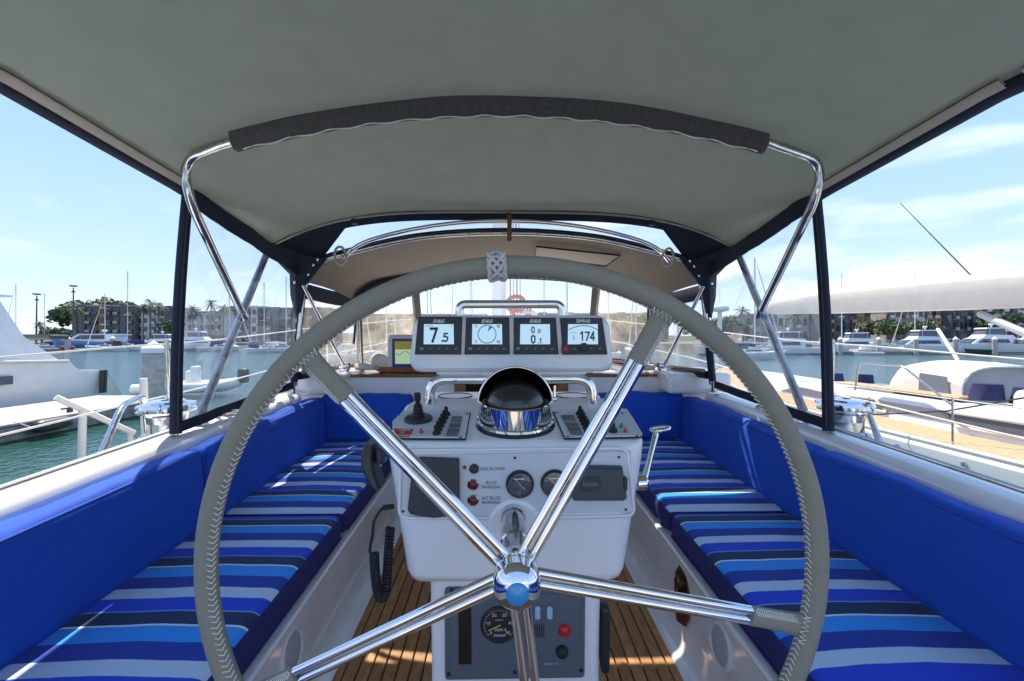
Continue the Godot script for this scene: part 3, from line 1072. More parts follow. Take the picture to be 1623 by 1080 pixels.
func dodger() -> void:
	var t := thing("spray_hood", "tan lined spray hood with stained clear windows ahead of the console", "spray hood", Vector3(0, 0.85, -3.2))
	# aft and forward bows
	var aft := smooth([Vector3(-1.215, 0.86, -2.62), Vector3(-1.19, 1.25, -2.66), Vector3(-1.15, 1.47, -2.67), Vector3(-1.06, 1.575, -2.67), Vector3(-0.92, 1.622, -2.67), Vector3(-0.5, 1.715, -2.67), Vector3(0.01, 1.745, -2.67), Vector3(0.52, 1.715, -2.67), Vector3(0.94, 1.622, -2.67), Vector3(1.07, 1.575, -2.67), Vector3(1.15, 1.47, -2.67), Vector3(1.19, 1.25, -2.66), Vector3(1.215, 0.86, -2.62)], 6)
	var fwd := smooth([Vector3(-1.03, 0.93, -3.25), Vector3(-1.03, 1.2, -3.22), Vector3(-1.02, 1.36, -3.2), Vector3(-0.97, 1.43, -3.22), Vector3(-0.84, 1.495, -3.26), Vector3(-0.45, 1.56, -3.33), Vector3(0.01, 1.585, -3.36), Vector3(0.47, 1.56, -3.33), Vector3(0.85, 1.495, -3.26), Vector3(0.98, 1.43, -3.22), Vector3(1.03, 1.36, -3.2), Vector3(1.04, 1.2, -3.22), Vector3(1.04, 0.93, -3.25)], 6)
	var mb := MB.new()
	mb.tube(aft, 0.013, 10)
	part(t, "aft_bow", mb, M.steel)
	mb = MB.new()
	mb.tube(fwd, 0.012, 8)
	part(t, "forward_bow", mb, M.steel)
	# roof cloth between the bows: lining below, navy above; the sides only from the windows' top up
	var n := aft.size()
	var i0 := 11
	var i1 := n - 12
	for layer in 2:
		var rows := []
		for i in range(i0, i1 + 1):
			var row := PackedVector3Array()
			for k in 13:
				var u := k / 12.0
				var p: Vector3 = aft[i].lerp(fwd[i], u)
				p.y += 0.03 * sin(PI * u) * 0.6 + 0.016 + 0.010 * layer
				if u == 0.0: p.z += 0.02
				row.append(p)
			if layer == 1: row.reverse()
			rows.append(row)
		mb = MB.new()
		mb.grid(rows)
		part(t, "lining" if layer == 0 else "top_cloth", mb, M.dodger_lining if layer == 0 else M.navy_canvas)
	# navy binding along the aft edge, round the forward edge and down the sides
	var bind := MB.new()
	var rows3 := []
	for i in n:
		var p: Vector3 = aft[i]
		var o := Vector3(p.x, p.y - 1.0, 0).normalized() * (0.02 if i > 9 and i < n - 10 else 0.008)
		var w := 0.05 if i < 13 or i > n - 14 else 0.028
		rows3.append(PackedVector3Array([p + o + Vector3(0, 0, 0.016), p + o + Vector3(0, 0.012, 0.0), p + o + Vector3(0, 0.008, -w), p + o * 0.3 + Vector3(0, -0.004, -w)]))
	bind.grid(rows3, true)
	part(t, "aft_binding", bind, M.navy_canvas)
	bind = MB.new()
	rows3 = []
	for i in range(8, n - 8):
		var p: Vector3 = fwd[i]
		var a := Vector3(p.x * 1.0, p.y, p.z)
		rows3.append(PackedVector3Array([a + Vector3(0, 0.02, 0.07), a + Vector3(0, -0.012, 0.05), a + Vector3(0, -0.045, -0.01), a + Vector3(0, -0.03, -0.04), a + Vector3(0, 0.035, -0.03)]))
	bind.grid(rows3, true)
	part(t, "forward_binding", bind, M.navy_canvas)
	for s in [-1.0, 1.0]:
		# navy corner gusset between hood and canopy with press studs
		bind = MB.new()
		var c1 := Vector3(1.13 * s, 1.50, -2.655)
		var c2 := Vector3(1.20 * s, 1.32, -2.655)
		var e1 := bim(1.325 * s, -2.60) + Vector3(-0.01 * s, -0.04, 0)
		var poly := [Vector3(1.02 * s, 1.60, -2.65), Vector3(1.12 * s, 1.60, -2.64), e1 + Vector3(-0.01 * s, 0.05, 0), e1 + Vector3(0.01 * s, -0.015, 0), Vector3(1.235 * s, 1.50, -2.64), Vector3(1.235 * s, 1.38, -2.645), Vector3(1.215 * s, 1.25, -2.65), Vector3(1.18 * s, 1.28, -2.65), Vector3(1.15 * s, 1.44, -2.65)]
		var ring := PackedVector3Array()
		var ring2 := PackedVector3Array()
		for p in poly:
			ring.append(p); ring2.append(p + Vector3(0, 0, -0.014))
		if s < 0:
			ring.reverse(); ring2.reverse()
		bind.loft([ring, ring2])
		var gu := part(t, "corner_gusset", bind, M.navy_canvas)
		for q in [Vector2(1.185, 1.545), Vector2(1.205, 1.50), Vector2(1.208, 1.455), Vector2(1.10, 1.555), Vector2(1.13, 1.50), Vector2(1.075, 1.585)]:
			var stud := MB.new()
			stud.lathe([Vector2(0, 0.004), Vector2(0.006, 0.003), Vector2(0.009, 0)], spin(Vector3(q.x * s, q.y, -2.639), Vector3(0, 0, 1)), 10)
			part(gu, "press_stud", stud, M.chrome)
		# chrome stays inside the hood
		mb = MB.new()
		mb.tube([Vector3(1.155 * s, 1.44, -2.63), Vector3(1.03 * s, 0.93, -2.93)], 0.011, 10)
		var stay := part(t, "stay", mb, M.chrome)
		mb = MB.new()
		mb.box(Vector3(1.03 * s, 0.915, -2.93), Vector3(0.06, 0.035, 0.05), 0.008)
		mb.lathe([Vector2(0.02, -0.03), Vector2(0.02, 0.03)], spin(Vector3(1.03 * s, 0.945, -2.93), Vector3.RIGHT), 10)
		part(stay, "stay_foot", mb, M.chrome)
		mb = MB.new()
		mb.tube([fwd[12 if s < 0 else n - 13] + Vector3(0, 0, 0.02), Vector3(1.0 * s, 1.08, -3.02)], 0.008, 8)
		part(t, "inner_stay", mb, M.black_plastic)
		# navy cuff low on the leg
		mb = MB.new()
		mb.tube([Vector3(1.212 * s, 0.885, -2.615), Vector3(1.197 * s, 1.08, -2.637)], 0.021, 10)
		part(t, "leg_cuff", mb, M.navy_canvas)
		mb = MB.new()
		mb.lathe([Vector2(0, 0), Vector2(0.03, 0), Vector2(0.028, 0.008), Vector2(0.014, 0.012), Vector2(0.014, 0.07), Vector2(0, 0.07)], spin(Vector3(1.217 * s, 0.815, -2.61), Vector3.UP), 12)
		part(t, "leg_foot", mb, M.steel)
		# plastic rings hanging from the grab rail
		mb = MB.new()
		var ring3 := []
		for k in 20:
			ring3.append(Vector3(0.93 * s + 0.032 * cos(TAU * k / 20), 1.60 + 0.05 * sin(TAU * k / 20), -2.60 + 0.01 * sin(TAU * k / 20)))
		mb.tube(ring3, 0.0075, 8, false, true)
		solo("hanging_ring", "tan oval ring hanging at the %s end of the spray hood rail" % ("left" if s < 0 else "right"), "ring", mb, M.dodger_zip, "rings on the spray hood rail")
	# stainless grab rail behind the hood's aft edge
	mb = MB.new()
	var rail := []
	for k in 41:
		var u := lerpf(-1, 1, k / 40.0)
		rail.append(Vector3(0.945 * u + 0.01, 1.80 - 0.165 * pow(absf(u), 2.1) - 0.05 * pow(absf(u), 16.0), -2.60 - 0.05 * pow(absf(u), 12.0)))
	mb.tube(rail, 0.0125, 10)
	var gr := solo("grab_rail", "arched stainless grab rail along the aft edge of the spray hood", "rail", mb, M.chrome)
	# a wooden peg on the rail
	mb = MB.new()
	mb.box(Vector3(0.022, 1.755, -2.575), Vector3(0.026, 0.145, 0.018), 0.005)
	solo("wooden_strap", "short brown wooden strap hanging from the middle of the grab rail", "strap", mb, M.varnished_teak)
	# little skylight in the lining
	mb = MB.new()
	var k0 := bz(850, 391, -2.86); var k1 := bz(983, 405, -2.86); var k2 := bz(960, 422, -3.02); var k3 := bz(848, 408, -3.02)
	mb.quad(k0, k1, k2, k3)
	var sky_l := part(t, "skylight", mb, M.skylight)
	mb = MB.new()
	mb.tube([k0, k1, k2, k3], 0.006, 6, false, true)
	part(sky_l, "skylight_binding", mb, M.navy_canvas)
	# windows: ruled between the forward edge and the cabin top
	var top := [Vector3(-1.175, 1.40, -2.69), Vector3(-1.02, 1.37, -3.2), Vector3(-0.655, 1.515, -3.33), Vector3(0.01, 1.565, -3.38), Vector3(0.675, 1.515, -3.33), Vector3(1.03, 1.37, -3.2), Vector3(1.175, 1.40, -2.69)]
	var low := [Vector3(-1.20, 0.905, -2.66), Vector3(-1.06, 0.885, -3.35), Vector3(-0.72, 0.895, -3.92), Vector3(0.01, 0.905, -4.05), Vector3(0.74, 0.895, -3.92), Vector3(1.07, 0.885, -3.35), Vector3(1.20, 0.905, -2.66)]
	var panes := [[0, 1], [1, 2], [2, 4], [4, 5], [5, 6]]
	var ts := smooth(top, 8)
	var ls := smooth(low, 8)
	for pn in panes:
		var rows := []
		for i in range(pn[0] * 8, pn[1] * 8 + 1):
			var row := PackedVector3Array()
			for k in 9:
				row.append(ts[i].lerp(ls[i], k / 8.0))
			rows.append(row)
		mb = MB.new()
		mb.grid(rows)
		part(t, "clear_window", mb, M.hazy_vinyl if pn != [2, 4] else M.hazy_vinyl_thin)
	for i in [8, 16, 32, 40]:
		var d: Vector3 = (ls[i] - ts[i])
		mb = MB.new()
		var w := 0.03 if i in [16, 32] else 0.02
		var pts := PackedVector3Array([Vector3(-w, 0, 0.006), Vector3(w, 0, 0.006), Vector3(w, 0, -0.006), Vector3(-w, 0, -0.006)])
		var ra := PackedVector3Array()
		var rb := PackedVector3Array()
		for p in pts:
			ra.append(p + ts[i]); rb.append(p + ls[i])
		mb.loft([ra, rb])
		part(t, "window_seam", mb, M.sleeve)
	# navy valance over the side windows
	for s in [0, 1]:
		mb = MB.new()
		var va := []
		for i in 9:
			var j: int = i if s == 0 else ts.size() - 1 - i
			var p: Vector3 = ts[j]
			va.append(PackedVector3Array([p + Vector3(0.012, 0.05, 0.0), p + Vector3(0.012, -0.035, 0.0), p + Vector3(-0.012, -0.035, 0.0), p + Vector3(-0.012, 0.05, 0.0)]))
		mb.grid(va, true)
		part(t, "side_valance", mb, M.navy_canvas)
	mb = MB.new()
	var lo2 := []
	for p in ls: lo2.append(p + Vector3(0, 0.01, 0.005))
	mb.tube(lo2, 0.024, 8)
	part(t, "base_roll", mb, M.navy_canvas)
	# clear strip that joins the hood to the canopy, with navy ends
	mb = MB.new()
	var ends := [MB.new(), MB.new()]
	var rows4 := []
	var er := [[], []]
	for k in 41:
		var u := lerpf(-1, 1, k / 40.0)
		var a := bim(u * 1.30, -2.62) + Vector3(0, -0.04, -0.03)
		var i := clampi(int(lerpf(11, n - 12, k / 40.0)), 0, n - 1)
		var b: Vector3 = aft[i] + Vector3(0, 0.03, -0.02)
		var row := PackedVector3Array([a, a.lerp(b, 0.5), b])
		if absf(u) <= 0.72: rows4.append(row)
		if u <= -0.69: er[0].append(row)
		if u >= 0.69: er[1].append(row)
	mb.grid(rows4)
	part(t, "clear_strip", mb, M.vinyl)
	for q in 2:
		ends[q].grid(er[q])
		part(t, "strip_end_panel", ends[q], M.navy_canvas)

# ---------- console ----------
const CX := 0.012
func ring_rect(hx0: float, z0: float, z1: float, r: float, y0: float, y1: float, cx := CX) -> PackedVector3Array:
	# a rounded rectangle seen from above; its height runs from y0 at the front (z0) to y1 at the back (z1)
	var out := PackedVector3Array()
	for p in rrect(hx0 * 2, absf(z1 - z0), r, 5):
		var z := (z0 + z1) / 2 + p.y
		out.append(Vector3(cx + p.x, lerpf(y0, y1, (z - z0) / (z1 - z0)), z))
	return out

func top_pt(px: float, py: float, lift := 0.0) -> Vector3:
	var n := Vector3(0, 0.25, 0.04).normalized()
	return bp(px, py, Vector3(0, 0.982, -0.97) + n * lift, n)

func console() -> void:
	var t := thing("steering_console", "white moulded steering console with switch panels and gauges", "console", Vector3(CX, 0, -1.1))
	var body := MB.new()
	var rings := []
	# from the bottom of the head upwards
	for L in [[0.225, -0.99, -1.20, 0.03, 0.668, 0.668], [0.238, -0.975, -1.215, 0.035, 0.672, 0.672], [0.2445, -0.9705, -1.22, 0.035, 0.69, 0.69], [0.262, -0.97, -1.235, 0.04, 0.80, 0.80], [0.284, -0.97, -1.25, 0.045, 0.935, 0.965], [0.2885, -0.972, -1.252, 0.05, 0.965, 1.012], [0.287, -0.978, -1.248, 0.05, 0.976, 1.024], [0.278, -0.99, -1.24, 0.05, 0.982, 1.030]]:
		rings.append(ring_rect(L[0], L[1], L[2], L[3], L[4], L[5]))
	body.loft(rings)
	part(t, "head", body, M.console_white)
	var ped := MB.new()
	ped.loft([ring_rect(0.215, -0.99, -1.20, 0.03, 0.0, 0.0), ring_rect(0.205, -0.995, -1.195, 0.03, 0.02, 0.02), ring_rect(0.195, -1.0, -1.19, 0.025, 0.45, 0.45), ring_rect(0.197, -1.0, -1.19, 0.025, 0.672, 0.672)])
	part(t, "pedestal", ped, M.console_white)
	# raised round boss where the wheel's shaft enters
	var boss := MB.new()
	boss.lathe([Vector2(0.062, 0), Vector2(0.058, 0.006), Vector2(0.05, 0.008), Vector2(0.0, 0.008)], spin(Vector3(0.008, 0.80, -0.97), Vector3(0, 0, 1)), 28)
	var bs := part(t, "shaft_boss", boss, M.console_white)
	var bolt := MB.new()
	bolt.lathe([Vector2(0.0075, 0), Vector2(0.0075, 0.006), Vector2(0.005, 0.008), Vector2(0, 0.008)], spin(bz(818, 850, -0.962), Vector3(0, 0, 1)), 12)
	part(bs, "bolt", bolt, M.charcoal_plastic)
	# front instrument panel set in a moulded surround
	var pa := bz(634, 723, -0.966)
	var pb := bz(992, 817, -0.966)
	var fp := MB.new()
	var quad2 := PackedVector2Array()
	var tl := bz(646, 722, -0.966); var trr := bz(988, 722, -0.966); var br := bz(1008, 812, -0.966); var bl := bz(637, 818, -0.966)
	tl = bz(640, 722, -0.966); trr = bz(1000, 716, -0.966); br = bz(1004, 812, -0.966); bl = bz(636, 819, -0.966)
	for p in [trr, tl, bl, br]: quad2.append(Vector2(p.x, p.y))
	fp.prism(quad2, Transform3D(Basis.IDENTITY, Vector3(0, 0, -0.972)), 0.006, 0.001)
	var panel := part(t, "instrument_panel", fp, M.panel_grey)
	var zf := -0.966
	var lip := MB.new()
	var lp := bend([bz(820, 822, zf), bz(632, 821, zf), bz(636, 714, zf), bz(994, 711, zf), bz(1006, 818, zf), bz(822, 822, zf)], 0.02, 5)
	lip.tube(lp, 0.0035, 6, false, true)
	part(t, "panel_surround", lip, M.console_white)
	for q in [[639, 811], [816, 726], [818, 810], [981, 725], [992, 808]]:
		var sc := MB.new()
		sc.lathe([Vector2(0.0032, 0), Vector2(0.0028, 0.0015), Vector2(0, 0.002)], spin(bz(q[0], q[1], zf), Vector3(0, 0, 1)), 10)
		part(panel, "screw", sc, M.black_plastic)
	# speaker-like cover at the left with a rounded foot
	var cv := MB.new()
	var pl := PackedVector2Array()
	for q in [[728, 726], [672, 724], [664, 724], [655, 740], [648, 804], [652, 811], [672, 815], [690, 817], [712, 814], [727, 806], [729, 797]]:
		var p := bz(q[0], q[1], zf); pl.append(Vector2(p.x, p.y))
	cv.prism(pl, Transform3D(Basis.IDENTITY, Vector3(0, 0, zf)), 0.014, 0.004)
	var cov := part(t, "instrument_cover", cv, M.charcoal_plastic)
	var rec := MB.new()
	var rp := bz(688, 788, zf)
	rec.box(Vector3(rp.x, rp.y, zf + 0.0145), Vector3(0.045, 0.022, 0.003), 0.001)
	part(cov, "catch", rec, M.charcoal_plastic)
	# lamps and push switch
	var led := MB.new()
	led.lathe([Vector2(0.0042, 0), Vector2(0.004, 0.003), Vector2(0.0022, 0.005), Vector2(0, 0.0055)], spin(bz(736.5, 741, zf), Vector3(0, 0, 1)), 12)
	part(panel, "indicator_lamp", led, M.red_plastic)
	var sw := MB.new()
	sw.lathe([Vector2(0.0105, 0), Vector2(0.0105, 0.004), Vector2(0.0075, 0.008), Vector2(0.004, 0.010), Vector2(0, 0.0105)], spin(bz(751.5, 743, zf), Vector3(0, 0, 1)), 18)
	part(panel, "push_switch", sw, M.charcoal_plastic)
	for q in [[750, 768], [750, 793]]:
		var b := MB.new()
		b.lathe([Vector2(0.0125, 0), Vector2(0.0125, 0.003), Vector2(0.0100, 0.005), Vector2(0.0095, 0.004)], spin(bz(q[0], q[1], zf), Vector3(0, 0, 1)), 20)
		var bz_ := part(t, "warning_lamp", b, M.steel)
		var l := MB.new()
		l.lathe([Vector2(0.0098, 0.003), Vector2(0.0085, 0.0055), Vector2(0.005, 0.0075), Vector2(0, 0.008)], spin(bz(q[0], q[1], zf), Vector3(0, 0, 1)), 20, false)
		part(bz_, "lens", l, M.dark_red_lens)
	text(panel, "lettering", "ENG BLOWER", 0.0062, face(bz(781, 743.5, zf + 0.0002), Vector3(0, 0, 1)), M.black_print)
	text(panel, "lettering", "BILGE", 0.0065, face(bz(778.5, 765.5, zf + 0.0002), Vector3(0, 0, 1)), M.black_print)
	text(panel, "lettering", "WARNING", 0.0065, face(bz(778.5, 772.5, zf + 0.0002), Vector3(0, 0, 1)), M.black_print)
	text(panel, "lettering", "AFT BILGE", 0.0065, face(bz(778.5, 790, zf + 0.0002), Vector3(0, 0, 1)), M.black_print)
	text(panel, "lettering", "WARNING", 0.0065, face(bz(778.5, 797, zf + 0.0002), Vector3(0, 0, 1)), M.black_print)
	gauge(t, bz(824, 767, zf), 0.0305)
	gauge(t, bz(879, 766, zf), 0.0305)
	# stereo under its splash cover
	var st := MB.new()
	pl = PackedVector2Array()
	for q in [[984, 738], [924, 737], [916, 741], [905, 785], [909, 790], [986, 790], [991, 786]]:
		var p := bz(q[0], q[1], zf); pl.append(Vector2(p.x, p.y))
	st.prism(pl, Transform3D(Basis.IDENTITY, Vector3(0, 0, zf)), 0.018, 0.004)
	var stereo := part(t, "stereo_cover", st, M.slate_dark)
	var bd := MB.new()
	var sp := bz(933, 763, zf)
	bd.prism(rrect(0.043, 0.031, 0.008, 4), Transform3D(Basis.IDENTITY, Vector3(sp.x, sp.y, zf + 0.018)), 0.0025, 0.0008)
	part(stereo, "badge", bd, M.charcoal_plastic)
	text(stereo, "lettering", "FUSION", 0.0065, face(Vector3(sp.x, sp.y, zf + 0.0207), Vector3(0, 0, 1)), M.grey_print, true)
	var tab := MB.new()
	var tp := bz(988, 763, zf)
	tab.box(Vector3(tp.x, tp.y, zf + 0.014), Vector3(0.008, 0.028, 0.014), 0.002)
	part(stereo, "latch", tab, M.charcoal_plastic)
	# sloping switch plates on top
	top_plate(t, true)
	top_plate(t, false)
	# engine panel on the pedestal
	engine_panel(t)
	# rear ledge with cup holders
	var ldg := MB.new()
	ldg.loft([ring_rect(0.25, -1.24, -1.37, 0.05, 1.0, 1.0), ring_rect(0.255, -1.24, -1.38, 0.05, 1.012, 1.012), ring_rect(0.25, -1.245, -1.375, 0.05, 1.026, 1.026)])
	var ledge := part(t, "cup_ledge", ldg, M.console_white)
	for x in [-0.155, 0.185]:
		var cup := MB.new()
		cup.lathe([Vector2(0.052, 0.0), Vector2(0.048, 0.002), Vector2(0.046, 0.0005), Vector2(0, 0.0004)], spin(Vector3(x, 1.0265, -1.305), Vector3.UP), 24)
		part(ledge, "cup_recess", cup, M.varnished_teak)
	# guard rail behind the head, carrying the instrument pod
	var gr := MB.new()
	gr.tube(bend([Vector3(-0.213, 0.99, -1.21), Vector3(-0.213, 1.088, -1.21), Vector3(0.223, 1.088, -1.21), Vector3(0.223, 0.99, -1.21)], 0.05, 8), 0.0135, 14)
	solo("guard_rail", "bent chrome guard rail on the console under the instrument pod", "rail", gr, M.chrome)
	# moulded plinth under the compass
	var pli := MB.new()
	var xf := spin(Vector3(CX, 0.968, -1.085), Vector3(0, 1, 0.10))
	pli.lathe([Vector2(0.112, 0.0), Vector2(0.109, 0.010), Vector2(0.104, 0.018), Vector2(0.100, 0.026), Vector2(0.0, 0.026)], xf, 40, false)
	part(t, "compass_plinth", pli, M.console_white)
	compass(xf)

func gauge(panel: Node3D, at: Vector3, r: float) -> void:
	var b := MB.new()
	b.lathe([Vector2(r, 0), Vector2(r, 0.006), Vector2(r * 0.95, 0.009), Vector2(r * 0.84, 0.008), Vector2(r * 0.82, 0.003), Vector2(0, 0.003)], spin(at, Vector3(0, 0, 1)), 32)
	var g := part(panel, "gauge", b, M.black_plastic)
	var f := MB.new()
	f.lathe([Vector2(r * 0.82, 0.0036), Vector2(0, 0.0038)], spin(at, Vector3(0, 0, 1)), 28)
	part(g, "dial", f, M.gauge_face)
	var nd := MB.new()
	nd.box(at + Vector3(-0.001, 0.001, 0.0052), Vector3(0.0014, r * 1.05, 0.0006), 0.0, Basis(Vector3.BACK, deg_to_rad(43)))
	part(g, "needle", nd, M.yellow_print)
	var tk := MB.new()
	tk.box(at + Vector3(-0.002, r * 0.38, 0.0044), Vector3(r * 0.75, 0.0022, 0.0005))
	for k in 9:
		var a := deg_to_rad(160 - k * 17.5)
		tk.box(at + Vector3(cos(a), sin(a), 0) * r * 0.7 + Vector3(0, 0, 0.0043), Vector3(r * 0.12, 0.0007, 0.0004), 0.0, Basis(Vector3.BACK, a))
	part(g, "scale_marks", tk, M.white_print)
	var gl := MB.new()
	gl.lathe([Vector2(r * 0.85, 0.0078), Vector2(0, 0.0088)], spin(at, Vector3(0, 0, 1)), 28)
	part(g, "glass", gl, M.clear_glass)

func top_plate(t: Node3D, left: bool) -> void:
	var c := [[745, 656], [640, 655], [622, 672], [622, 694], [637, 697], [737, 698]] if left else [[993, 652], [877, 655], [896, 697], [1015, 695], [1018, 692], [1004, 668]]
	var n := Vector3(0, 0.25, 0.04).normalized()
	var lo := PackedVector3Array()
	var hi := PackedVector3Array()
	var hi2 := PackedVector3Array()
	var m := Vector3.ZERO
	for q in c: m += top_pt(q[0], q[1]) / c.size()
	for q in c:
		var p := top_pt(q[0], q[1])
		var g := m + (p - m) * 1.015
		lo.append(g); hi.append(g + n * 0.004); hi2.append(p + n * 0.007)
	var mb := MB.new()
	if left:
		pass
	mb.loft([lo, hi])
	var gasket := part(t, "switch_plate_gasket", mb, M.rubber)
	mb = MB.new()
	var hi3 := PackedVector3Array()
	for q in c: hi3.append(top_pt(q[0], q[1]) + n * 0.004)
	mb.loft([hi3, hi2])
	var plate := part(t, "switch_plate", mb, M.panel_grey)
	var L := 0.007
	for q in ([[632, 657.5], [740.5, 656.5], [730.5, 694]] if left else [[882, 655], [986.5, 655.5], [900, 692.5], [1010, 692]]):
		var sc := MB.new()
		sc.lathe([Vector2(0.0032, 0), Vector2(0.0028, 0.0015), Vector2(0, 0.002)], spin(top_pt(q[0], q[1], L), n), 10)
		part(plate, "screw", sc, M.black_plastic)
	# row of rubber-booted toggles
	for k in 6:
		var u := k / 5.0
		var q := Vector2(688, 688).lerp(Vector2(704, 658), u) if left else Vector2(932, 684).lerp(Vector2(918, 657), u)
		var tg := MB.new()
		var at := top_pt(q.x + 4 if left else q.x, q.y, L)
		tg.lathe([Vector2(0.0095, 0), Vector2(0.009, 0.004), Vector2(0.006, 0.007), Vector2(0.0055, 0.011), Vector2(0.0042, 0.018), Vector2(0.0048, 0.023), Vector2(0.0035, 0.027), Vector2(0, 0.028)], spin(at, n + Vector3(0, 0, 0.5)), 12, false)
		part(plate, "toggle_switch", tg, M.rubber)
	# breaker window
	var w := [[733, 660], [717, 660], [706, 691], [726, 691]] if left else [[909, 658], [889, 658], [905, 689], [924, 689]]
	var wl := PackedVector3Array()
	var wh := PackedVector3Array()
	for q in w:
		wl.append(top_pt(q[0], q[1], L)); wh.append(top_pt(q[0], q[1], L + 0.0018))
	mb = MB.new(); mb.loft([wl, wh])
	var win := part(t, "fuse_window", mb, M.window_smoke)
	for k in 3:
		var u := (k + 1) / 4.0
		mb = MB.new()
		mb.tube([wh[1].lerp(wh[2], u), wh[0].lerp(wh[3], u)], 0.0009, 4)
		part(win, "divider", mb, M.charcoal_plastic)
	if left:
		# joystick with its bellows boot on a round flange
		var at := top_pt(663, 665, L)
		mb = MB.new()
		mb.lathe([Vector2(0.034, 0), Vector2(0.034, 0.003), Vector2(0.031, 0.006), Vector2(0.014, 0.009), Vector2(0.0, 0.010)], spin(at, n), 28)
		var js := part(t, "joystick", mb, M.charcoal_plastic)
		mb = MB.new()
		mb.lathe([Vector2(0.0125, 0.006), Vector2(0.0135, 0.012), Vector2(0.0115, 0.016), Vector2(0.0128, 0.020), Vector2(0.0108, 0.024), Vector2(0.0118, 0.028), Vector2(0.0095, 0.032), Vector2(0.0098, 0.036), Vector2(0.006, 0.040), Vector2(0.0055, 0.046), Vector2(0.0075, 0.049), Vector2(0.0078, 0.064), Vector2(0.0068, 0.066), Vector2(0.0, 0.066)], spin(at, n), 20)
		part(js, "bellows_grip", mb, M.rubber)
		# red sticker
		var w2 := [[656, 680], [624, 679.5], [628, 693], [649, 693]]
		wl = PackedVector3Array(); wh = PackedVector3Array()
		for q in w2:
			wl.append(top_pt(q[0], q[1], L)); wh.append(top_pt(q[0], q[1], L + 0.0006))
		mb = MB.new(); mb.loft([wl, wh])
		var stk := part(t, "sticker", mb, M.red_plastic)
		text(stk, "lettering", "CREW", 0.006, face(top_pt(641, 682, L + 0.0008), n, Vector3(0, 0, -1)), M.white_print, true, 1.2)
		text(stk, "lettering", "OVERBOARD", 0.0055, face(top_pt(640, 690.5, L + 0.0008), n, Vector3(0, 0, -1)), M.white_print, true, 0.9)
		var bd := MB.new()
		bd.lathe([Vector2(0.006, 0), Vector2(0, 0.0006)], spin(top_pt(638, 686, L + 0.0008), n), 12)
		part(stk, "emblem", bd, M.grey_print)
		button(plate, top_pt(667.5, 686, L), n, M.red_plastic)
	else:
		var at := top_pt(971, 684, L)
		mb = MB.new()
		mb.lathe([Vector2(0.0115, 0), Vector2(0.0105, 0.006), Vector2(0.0065, 0.010), Vector2(0.005, 0.018), Vector2(0.0035, 0.021), Vector2(0, 0.022)], spin(at, n), 16, false)
		part(plate, "key_switch", mb, M.rubber)
		mb = MB.new()
		mb.lathe([Vector2(0.008, 0), Vector2(0.0075, 0.008), Vector2(0.006, 0.012), Vector2(0, 0.013)], spin(top_pt(965, 664, L), n), 16, false)
		part(plate, "key_switch", mb, M.slate_panel)
		button(plate, top_pt(985, 677.5, L), n, M.green_plastic)
		button(plate, top_pt(991.5, 685, L), n, M.red_plastic)

func button(parent: Node3D, at: Vector3, n: Vector3, m: Material) -> void:
	var mb := MB.new()
	mb.lathe([Vector2(0.0052, 0), Vector2(0.005, 0.003), Vector2(0.0032, 0.004), Vector2(0.003, 0.008), Vector2(0.002, 0.0095), Vector2(0, 0.01)], spin(at, n), 12, false)
	part(parent, "push_button", mb, m)

